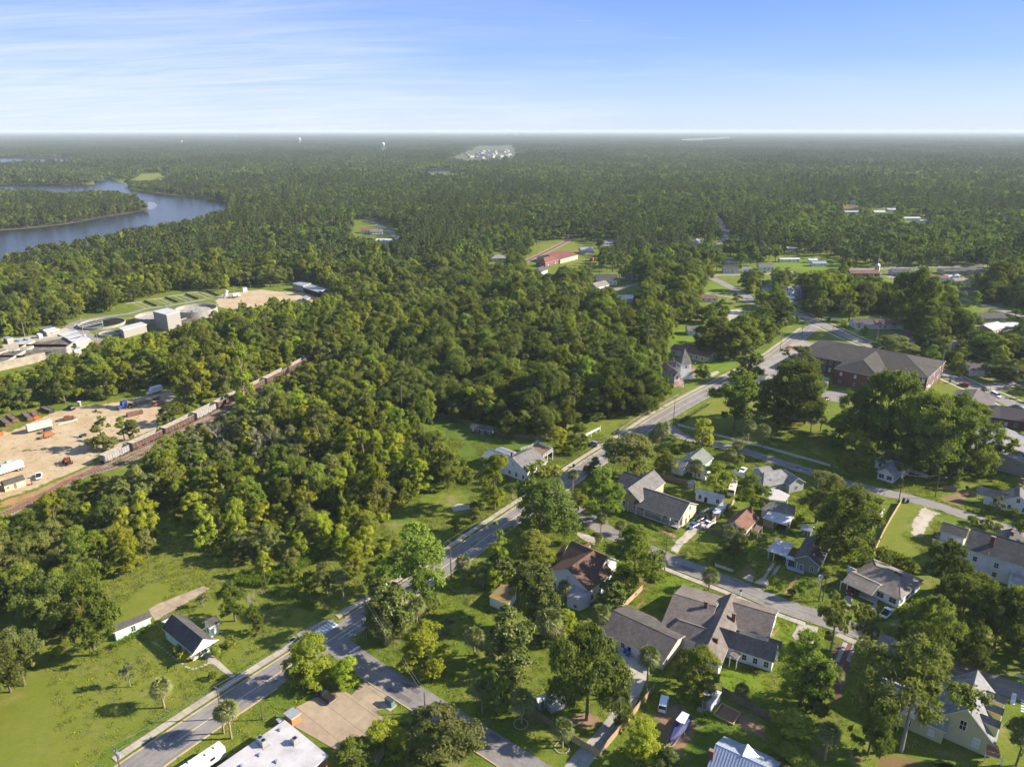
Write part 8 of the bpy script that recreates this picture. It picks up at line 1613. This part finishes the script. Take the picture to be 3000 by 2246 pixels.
pole('p', 't',1070,608,480,'tall utility pole across the boulevard', can=1); pole('q', 'l',2065,942,575,'utility pole at the boulevard fork on the right', can=1); pole('r', 'l',1195,500,262,'utility pole among the oaks across the boulevard'); pole('s', 'a',1722,482,312,'thin pole at the wood edge above the mint bungalow', False); pole('t', 'v',155,232,152,'utility pole beside the tan house near the depot'); pole('u', 'v',972,372,262,'utility pole in the houses below the far bend'); pole('v', 'v',756,332,238,'pole left of the white house with two chimneys', False); pole('w', 'u',1195,548,450,'utility pole beside the hedge road on the right'); pole('x', 'w',22,852,760,'utility pole on the main street below the bend'); pole('y', 'o',1195,372,60,'lamp pole on school lane beside the palms', False, lamp=True); pole('z', 's',686,400,285,'short brown post on the verge near the black pickup', False); pole('A', 'f',957,1422,1345,'street lamp pole over school lane', False, lamp=True); pole('B', 'u',12,608,480,'pole left of the white charcoal roofed house'); pole('C', 'g',1658,560,512,'utility pole on the wooded far road', False); pole('D', 'g',1578,450,415,'utility pole left of the wooded far road', False)
def wires(label, keys, dz=(0,), sag=.5, offs=(-.9,.9)):
    e = empty('power_line', TOPS[keys[0]], 0, label, 'wire'); o = TOPS[keys[0]]
    for a, b in zip(keys[:-1], keys[1:]):
        A_, B_ = TOPS[a] if isinstance(a, str) else a, TOPS[b] if isinstance(b, str) else b; d = (B_-A_); nn = Vector((-d.y,d.x,0)).normalized()
        for of in offs:
            mb = MB(); pr = None
            for k in range(13): t = k/12; p = A_.lerp(B_, t)+nn*of-Vector((0,0,.25+sag*4*t*(1-t)))-o; (mb.tube(pr, p, .022, .022, 3, 0, False) if pr is not None else None); pr = p
            mb.build('wire', WIREM, e)
WIREM = mat('cable', (0.30,0.29,0.26), .6)
wires('power line strung along the main street sidewalk', ['a','b','c','e','m','l','n']); wires('power line along the side street', ['c','d'], offs=(-.3,.3)); wires('power line along the cottage street', ['f','g','i'], offs=(0,)); wires('power line across school lane', ['j','k'], offs=(0,), sag=.9); wires('power line along the boulevard', ['p','B','r','q'], offs=(-.9,0,.9)); wires('power line by the far houses', ['u','v'], offs=(0,))
LAMPS = [('l',1757,918,822),('t',463,462,430),('t',404,592,562),('t',895,592,540),('t',1142,692,640),('u',83,692,642),('t',555,520,492),('w',615,60,32),('w',1105,52,12),('l',1570,640,600),('l',900,395,340),('w',497,385,345)]
for i, q in enumerate(LAMPS):
    b, H_ = hgt(*q); H_ = max(H_, 3.5); e = empty('street_lamp', b, 0, ('globe lamp beside the long white SUV','globe lamp at the far grass corner','globe lamp on the park lawn','globe lamp by the park crossing','globe lamp on the school corner lawn','globe lamp opposite the charcoal roofed house','globe lamp at the far crossing','globe lamp behind the small lawn house','globe lamp at the top of the parking lot','globe lamp before the columned bungalow','globe lamp under the oaks behind the school','globe lamp in front of the cream house')[i], 'street lamp'); MB().tube((0,0,0),(0,0,H_-.4),.07,.05,8).tube((0,0,0),(0,0,.5),.14,.1,8).build('post', BLACK, e); MB().lathe([(0,H_+.2),(.22,H_+.08),(.28,H_-.12),(.2,H_-.34),(0,H_-.4)], 10).build('globe', WHITE, e, True)
PLP = [('i',325,830,605),('i',1085,802,552),('i',1270,885,742),('k',1243,240,130),('k',1055,205,140)]
for i, q in enumerate(PLP):
    b, H_ = hgt(*q); e = empty('floodlight_pole', b, 0, ('floodlight pole at the left wood edge of the plant','floodlight pole beside the wide clarifier','slim pole in front of the smaller clarifier','slim pole by the white cabinet of the plant','short pole at the plant back fence')[i], 'pole'); MB().tube((0,0,0),(0,0,H_),.15,.08,8).build('shaft', STEEL, e); MB().box(-1,1,-.15,.15,H_-.15,H_).build('lamp_bar', STEEL, e)
# ---------------------------------------------------------------- small street things
c = P('y', 1515,1385); e = empty('utility_cabinet', c, a_lot, 'green metal utility cabinet on a concrete pad by the side street', 'cabinet'); MB().box(-1.1,1.1,-.5,.5,.1,1.5).build('body', mat('cabinet_green', (0.10,0.19,0.20), .5, .08), e); MB().box(-1.15,1.15,-.55,.55,1.5,1.58).build('lid', mat('cabinet_lid', (0.05,0.06,0.06), .5), e); MB().box(-1.5,1.5,-1.4,.8,0,.1).build('pad', CONC, e); MB().box(-.02,.02,-.52,-.5,.15,1.45).build('door_seam', BLACK, e)
def cart(v, x, y, label, m, g=None):
    e = empty('wheelie_bin', P(v, x, y, 0), GA, label, 'bin', g); b = MB(); b.v += [(-.24,-.28,.06),(.24,-.28,.06),(.24,.28,.06),(-.24,.28,.06),(-.3,-.36,1.0),(.3,-.36,1.0),(.3,.36,1.0),(-.3,.36,1.0)]
    for f in ((3,2,1,0),(4,5,6,7),(0,1,5,4),(1,2,6,5),(2,3,7,6),(3,0,4,7)): b.f.append(f); b.m.append(0)
    b.build('bin', m, e); MB().box(-.32,.32,-.4,.38,1.0,1.08).build('lid', m, e); [MB().tube((x_,.3,.12),(x_+.06,.3,.12),.12).build('wheel', BLACK, e) for x_ in (-.3,.24)]; e.scale = (1.15,1.15,1.15)
BINK, BINB = mat('bin_dark', (0.025,0.035,0.035), .5), mat('bin_blue', (0.03,0.10,0.35), .5)
cart('m', 650,745,'dark wheelie bin at the school lane kerb, left of two', BINK); cart('m', 702,762,'dark wheelie bin with yellow stripe at the school lane kerb, right of two', BINK); cart('p', 1243,522,'grey wheelie bin on the main street sidewalk', BINK); cart('p', 1690,248,'dark bin beside the sidewalk below the silver SUV', BINK); cart('q', 1265,1490,'dark bin against the long garage wall', BINK); cart('q', 1500,1640,'blue bin in front of the garage door', BINB); cart('q', 1470,1600,'darker blue bin behind the blue garage bin', BINB); cart('B', 1705,945,'blue bin on the green cottage porch', BINB); cart('p', 1752,190,'small dark mailbox bin by the main street', BINK)
c = P('B', 935,1465); e = empty('mailbox', c, GA, 'mailbox on a white post at the cottage street sidewalk', 'mailbox'); MB().box(-.07,.07,-.07,.07,0,1.2).build('post', WHITE, e); MB().box(-.3,.3,-.14,.14,1.2,1.5).build('box', BLACK, e); e.scale = (1.3,1.3,1.3)
c = P('y', 1215,520); e = empty('stop_sign', c, GA+2.4, 'red stop sign at the side street corner', 'sign'); MB().tube((0,0,0),(0,0,2.4),.04).build('post', STEEL, e); MB().prism([(.42*math.cos(t+.39),.42*math.sin(t+.39)) for t in np.arange(8)*math.pi/4], -.01, .01).build('sign_face', PR, e); s_ = e.children[-1]; s_.rotation_euler = (math.pi/2,0,0); s_.location = (0,-.06,2.3)
tx = bpy.data.curves.new('lettering', 'FONT'); tx.body = 'STOP'; tx.size = .3; tx.align_x = 'CENTER'; tx.align_y = 'CENTER'; tx.extrude = .002; tx.materials.append(WHITE); to = link('tmp', tx); lm = bpy.data.meshes.new_from_object(to.evaluated_get(bpy.context.evaluated_depsgraph_get())); bpy.data.objects.remove(to); link('lettering', lm, s_).location = (0,0,.013)
MB().lathe([(0,.062),(.45,.062),(.45,.05)], 16).build('manhole_cover', RUST, RMID).location = P('B', 825,1330)
c = P('y', 252,548); e = empty('storm_drain', c, GA, 'square concrete storm drain inlet beside the sidewalk ramp', 'drain'); MB().box(-1,1,-.7,.7,0,.18).build('frame', CONC, e); MB().box(-.75,.75,-.45,.45,.18,.2).build('grate', DARK, e)
c = P('c', 885,470); e = empty('garden_arbour', c, GA, 'white garden arbour on the cottage lawn', 'arbour'); [MB().box(x-.06,x+.06,y-.06,y+.06,0,2.4).build('post', WHITE, e) for x in (-.8,.8) for y in (-.4,.4)]; [MB().box(-1.1,1.1,y-.05,y+.05,2.4,2.55).build('beam', WHITE, e) for y in (-.4,.4)]; [MB().box(x-.04,x+.04,-.6,.6,2.55,2.63).build('slat', WHITE, e) for x in np.linspace(-1,1,6)]
h = House('shed', 'little grey shed with blue tin roof under the great oak', 'shed', ('b',1260,1200), ('b',1330,1170)); h.wing(('b',1275,1215), ('b',1390,1120), 3.1, ('b',1262,1195), 2.3, TIN, SIDE_GY, win=None); h.wing(('b',1345,1235), ('b',1440,1150), 2.9, None, 2.2, TIN, SIDE_GY, half=1.3, win=None); h.door('b', 1300,1270)
h = House('shed', 'old white shed with moss and leaf covered roof in the garden', 'shed', ('b',955,560), ('b',1090,480)); h.slab([('b',955,545,2.9),('b',1050,455,2.9),('b',1140,500,2.9),('b',1080,600,2.8)], mat('mossy_roof', (0.16,0.12,0.075), .95, .3, 1.2, (0.22,0.15,0.03), .5, .35), SIDE_WH); [MB().box(-.08,.08,-.08,.08,0,2.8).build('post', WOOD, h.e) for _ in (0,)]
e, L_ = frame('raised_bed', 'timber framed raised garden bed with bare soil', 'garden bed', ('z',1330,800), ('z',1640,960)); k = L_/2; MB().box(-k,k,-.1,.1,0,.4).build('board', WOOD_NEW, e); [MB().box(-.08,.08,-.08,.08,0,1).build('stake', WOOD_NEW, e) for _ in (0,)]; o = MB().box(-k,k,-.1,.1,0,.4).build('board', WOOD_NEW, e); o.location = (0,4.2,0); o = MB().box(-2.1,2.1,-.1,.1,0,.4).build('board', WOOD_NEW, e); o.location = (-k,2.1,0); o.rotation_euler = (0,0,1.571); o = MB().box(-2.1,2.1,-.1,.1,0,.4).build('board', WOOD_NEW, e); o.location = (k,2.1,0); o.rotation_euler = (0,0,1.571)
for i, (v, x, y) in enumerate((('b',705,705),('b',670,785))):
    c = P(v, x, y); e = empty('brush_pile', c, 0, ('upper', 'lower')[i]+' brown heap of cut branches on the back lawn', 'brush pile'); mb = MB(); rr = random.Random(i)
    for k in range(90): t = rr.uniform(0,6.28); r = rr.uniform(0,1.6); a = Vector((r*math.cos(t), r*math.sin(t), rr.uniform(.05,.6)*(1-r/2))); mb.tube(a, a+Vector((rr.uniform(-1,1),rr.uniform(-1,1),rr.uniform(-.1,.3))), .04, .02, 4)
    mb.build('branch_heap', WOOD_POLE, e)['kind'] = 'stuff'
for i, q in enumerate(((1163,1372),(1430,1525))):
    c = P('b', *q); e = empty('stone_ring', c, 0, ('left', 'right')[i]+' ring of edging stones round a broad palm', 'edging'); 
    for t in np.arange(18)*math.pi/9: o = MB().box(-.18,.18,-.1,.1,0,.18).build('stone', CONC, e); o.location = (1.5*math.cos(t),1.5*math.sin(t),0); o.rotation_euler = (0,0,t+1.57)
c = P('b', 1585,1350); patch('mulch_bed', [c+Vector((3.6*math.cos(t), 2.6*math.sin(t), 0)) for t in np.arange(12)*math.pi/6], .035, SOIL, .5, 1, .1); patch('mulch_bed', pv('q', (1510,1110),(1690,900),(1755,880),(1700,960),(1560,1090)), .035, SOIL, .3, 1, .1); patch('mulch_bed', pv('r', (890,545),(960,475),(985,490),(930,550)), .035, SOIL, .3, 1, .1)
def hedge(label, v, pts, w, h, leaf='mid'):
    q = [P(v, *p) for p in pts]; o = q[0].copy(); e = empty('hedge', o, 0, label, 'hedge'); cs = []
    for a, b in zip(q[:-1], q[1:]):
        n = int((b-a).length*w*h*42)+40; t = RNG.random(n); off = RNG.uniform(-.5,.5,n)*w; z = RNG.random(n)**.6*h; d = (b-a).normalized(); A = np.array(a-o); cs.append(A+np.outer(t, np.array(b-a))+np.outer(off, np.array((-d.y,d.x,0)))+np.outer(z, np.array((0,0,1))))
    c = np.concatenate(cs); nr = unit(len(c)); nr[:,2] = np.abs(nr[:,2])+.3; nr /= np.linalg.norm(nr, axis=1)[:,None]; link('foliage', cards_mesh('foliage', c, nr, RNG.uniform(.12,.24,len(c)), RNG.random(len(c)), LEAF[leaf]), e)
hedge('clipped hedge along the front of the mint garage', 'a', ((725,885),(860,820),(1000,735)), 1.7, 1.3, 'hedge'); hedge('curved low hedge in the picket fenced garden, left', 'f', ((560,1175),(590,1200),(620,1205)), 1.3, .8, 'dark'); hedge('curved low hedge in the picket fenced garden, right', 'f', ((635,1200),(680,1210),(705,1195)), 1.3, .8, 'dark'); hedge('low hedge bar at the top of the picket fenced garden', 'f', ((600,1160),(660,1165)), 1.2, .8, 'dark'); hedge('hedge overgrowing the main street picket fence', 'w', ((400,725),(500,660),(590,605)), 1.3, 1.3); hedge('low box hedge inside the school lane picket fence', 'o', ((1115,165),(1195,165)), 1.5, 1.1, 'dark'); hedge('low hedge on the cottage street verge', 'B', ((470,940),(640,760)), .9, .5, 'dark'); hedge('foundation planting along the sprawling pale house', 'r', ((700,770),(840,830)), 1.2, .8, 'dark'); hedge('bright flower bed at the end of the sprawling house', 'r', ((870,540),(915,490)), 1.3, .7, 'hedge'); hedge('shrub bed in front of the long porch', 'o', ((190,1310),(330,1370)), 1.4, .9); hedge('tangled brambles at the foot of the wood', 'a', ((1540,430),(1660,450),(1760,450),(1860,390),(2000,310),(2190,215)), 6, 1.8, 'hedge'); hedge('weedy ditch line left of the crosswalk', 'a', ((1760,500),(1880,560),(2040,630)), 3, .7, 'hedge'); hedge('long clipped hedge beside the right hand road', 'u', ((1050,555),(1160,580),(1272,610)), 2, 1.4, 'dark')
# ---------------------------------------------------------------- single wood trees and the remaining mass
def tree_at(key, var, x, y, sx, sz, rot, label, group, name='tree'):
    cm, tm, w, h = PROTO[key][var]; r = empty(name, (x, y, 0), rot, label, 'tree', group); r.scale = (sx, sx, sz)
    link('trunk', tm, r); link('crown', cm, r); return r
KW = {'oak': 'dark broad', 'mid': 'mid green', 'light': 'loose grey-green', 'bright': 'yellow-green', 'tall': 'tall pale green', 'mag': 'glossy dark', 'olive': 'olive green', 'bare': 'bare grey dead', 'pine': 'tall pine', 'scrub': 'pale grey-green scrubby'}
AREAS = [('the wood left of the mint garage', cp('a', (-900,-300),(1085,-300),(1085,700),(600,1000),(-900,1700))), ('the wood by the rail yard', cp('_', (0,900),(1000,900),(1000,1200),(1300,1600),(900,1900),(300,1600))), ('the wood behind the fenced lawn', cp('_', (1150,900),(1900,900),(2100,1300),(1300,1300)))]
N_SINGLE = 160
ORD = 'first second third fourth fifth sixth seventh eighth ninth tenth eleventh twelfth thirteenth fourteenth fifteenth'.split()
def plant_single():
    rest, sel = [], {}
    n = 0
    for q in NEAR:
        x, y, idx, s, sz, rot, key, var = q; X, Y = proj((x, y, 6))
        if n < N_SINGLE and -60 < X < 3060 and Y < 2300 and key in KW:
            ar = next((a for a, pg in AREAS if inpoly(X, Y, pg)), 'the wood edge by the main street'); sel.setdefault(ar, []).append((Y, X, q)); n += 1
        else: rest.append(q[:6])
    for ar, ls in sel.items():
        ls.sort(key=lambda t: -t[0]); grp = {}
        for i, (Y, X, q) in enumerate(ls): grp.setdefault((('front', 'second row', 'middle', 'deeper', 'rearmost')[min(4, i*5//len(ls))], q[6]), []).append((X, q))
        for (row, key), g in grp.items():
            g.sort(key=lambda t: t[0])
            for i, (X, q) in enumerate(g):
                o = '' if len(g) == 1 else (', ' + ORD[min(i, 14)] + ' from left,')
                tree_at(key, q[7], q[0], q[1], q[3], q[4], q[5], '%s %s tree%s in %s' % (row, KW[key], o, ar), 'single trees in ' + ar)
    return rest
WOOD_PTS += plant_single()
def wood_mass(name, rows, label, cat):
    a = np.array(rows, dtype=np.float64); me = bpy.data.meshes.new(name); me.vertices.add(len(a)); co = np.zeros((len(a), 3), np.float32); co[:, :2] = a[:, :2]; me.vertices.foreach_set('co', co.ravel())
    me.attributes.new('idx', 'INT', 'POINT').data.foreach_set('value', a[:, 2].astype(np.int32))
    sc = np.stack([a[:, 3], a[:, 3], a[:, 4]], 1).astype(np.float32); me.attributes.new('scl', 'FLOAT_VECTOR', 'POINT').data.foreach_set('vector', sc.ravel())
    ro = np.zeros((len(a), 3), np.float32); ro[:, 2] = a[:, 5]; me.attributes.new('rot', 'FLOAT_VECTOR', 'POINT').data.foreach_set('vector', ro.ravel())
    o = link(name, me); tag(o, label, cat, kind='stuff')
    ng = bpy.data.node_groups.new('scatter_wood', 'GeometryNodeTree'); ng.interface.new_socket('Geometry', in_out='INPUT', socket_type='NodeSocketGeometry'); ng.interface.new_socket('Geometry', in_out='OUTPUT', socket_type='NodeSocketGeometry')
    N, L = ng.nodes, ng.links; gi, go = N.new('NodeGroupInput'), N.new('NodeGroupOutput'); ci = N.new('GeometryNodeCollectionInfo'); ci.inputs['Collection'].default_value = WOODCOL; ci.inputs['Separate Children'].default_value = True; ci.inputs['Reset Children'].default_value = True
    ip = N.new('GeometryNodeInstanceOnPoints'); ip.inputs['Pick Instance'].default_value = True
    def at(nm, ty): n = N.new('GeometryNodeInputNamedAttribute'); n.data_type = ty; n.inputs['Name'].default_value = nm; return n.outputs['Attribute']
    L.new(gi.outputs[0], ip.inputs['Points']); L.new(ci.outputs[0], ip.inputs['Instance']); L.new(at('idx', 'INT'), ip.inputs['Instance Index'])
    e2r = N.new('FunctionNodeEulerToRotation'); L.new(at('rot', 'FLOAT_VECTOR'), e2r.inputs[0]); L.new(e2r.outputs[0], ip.inputs['Rotation']); L.new(at('scl', 'FLOAT_VECTOR'), ip.inputs['Scale']); L.new(ip.outputs[0], go.inputs[0])
    md = o.modifiers.new('scatter', 'NODES'); md.node_group = ng
    print('WOOD instances', len(a), 'near', len(NEAR))
def tufts():
    # rough grass on the nearer lawns: small tufts set where a ray straight down meets grass
    from mathutils.bvhtree import BVHTree
    ok = ('ground', 'lawn', 'lawn_strip', 'back_lawn', 'front_lawn', 'side_yard', 'garden_lawn', 'fenced_lawn', 'leaf_litter'); V, Fc = [], []
    for o in COL.objects:
        if o.type == 'MESH' and (o.get('kind') == 'structure' or (o.parent and o.parent.get('kind') == 'structure')) and o.name.split('.')[0] not in ok:
            M_ = Matrix.LocRotScale(o.location, o.rotation_euler, o.scale); n0 = len(V); V += [tuple(M_@v.co) for v in o.data.vertices]; Fc += [tuple(n0+i for i in p_.vertices) for p_ in o.data.polygons]
    bt = BVHTree.FromPolygons(V, Fc)
    ms = []
    for i in range(6):
        n = 26; c = RNG.normal(size=(n, 3))*np.array([.42, .42, .03]); c[:, 2] = np.abs(c[:, 2])+.05; nr = unit(n)*np.array([1, 1, .5]); nr[:, 2] += .5; nr /= np.linalg.norm(nr, axis=1)[:, None]; ms.append(reg('tuft', cards_mesh('tuft', c, nr, RNG.uniform(.06, .16, n), RNG.random(n), LEAF[('bright', 'mid', 'olive', 'bright', 'mid', 'grey')[i]])))
    n = 70000; Y = 108+np.sqrt(RNG.random(n))*175; X = (RNG.random(n)*2-1)*(.73*Y+8); d = vnoise(X, Y, 9, 2)*.6+vnoise(X, Y, 31, 4)*.6; rows = []
    for x, y, q in zip(X, Y, d):
        if q < .42: continue
        if bt.ray_cast((x, y, 2.0), (0, 0, -1), 3)[0] is None: s = random.uniform(.6, 1.5); rows.append((x, y, random.choice(ms), s, s*random.uniform(.6, 1.3), random.uniform(0, 6.28)))
    return rows
TUFTS = tufts()
wood_mass('woodland', WOOD_PTS, 'mixed green woodland stretching to the hazy horizon', 'woodland'); wood_mass('rough_grass', TUFTS, 'rough tufts of grass over the nearer lawns', 'grass')
# ---------------------------------------------------------------- haze: one closed box of thin even air
def haze():
    mb = MB().box(-39000, 39000, -2900, 37000, -1.0, 124.0); o = mb.build('haze', []); m = bpy.data.materials.new('thin_air'); m.use_nodes = True; N, L = m.node_tree.nodes, m.node_tree.links
    for n in list(N): N.remove(n)
    out = N.new('ShaderNodeOutputMaterial'); v = N.new('ShaderNodeVolumePrincipled'); v.inputs['Color'].default_value = (0.68,0.77,0.88,1); v.inputs['Density'].default_value = HAZE; v.inputs['Anisotropy'].default_value = 0.0
    L.new(v.outputs[0], out.inputs['Volume']); o.data.materials.append(m); o['kind'] = 'stuff'; o['label'] = 'thin pale haze over the whole view'
HAZE = 0.00006
haze()
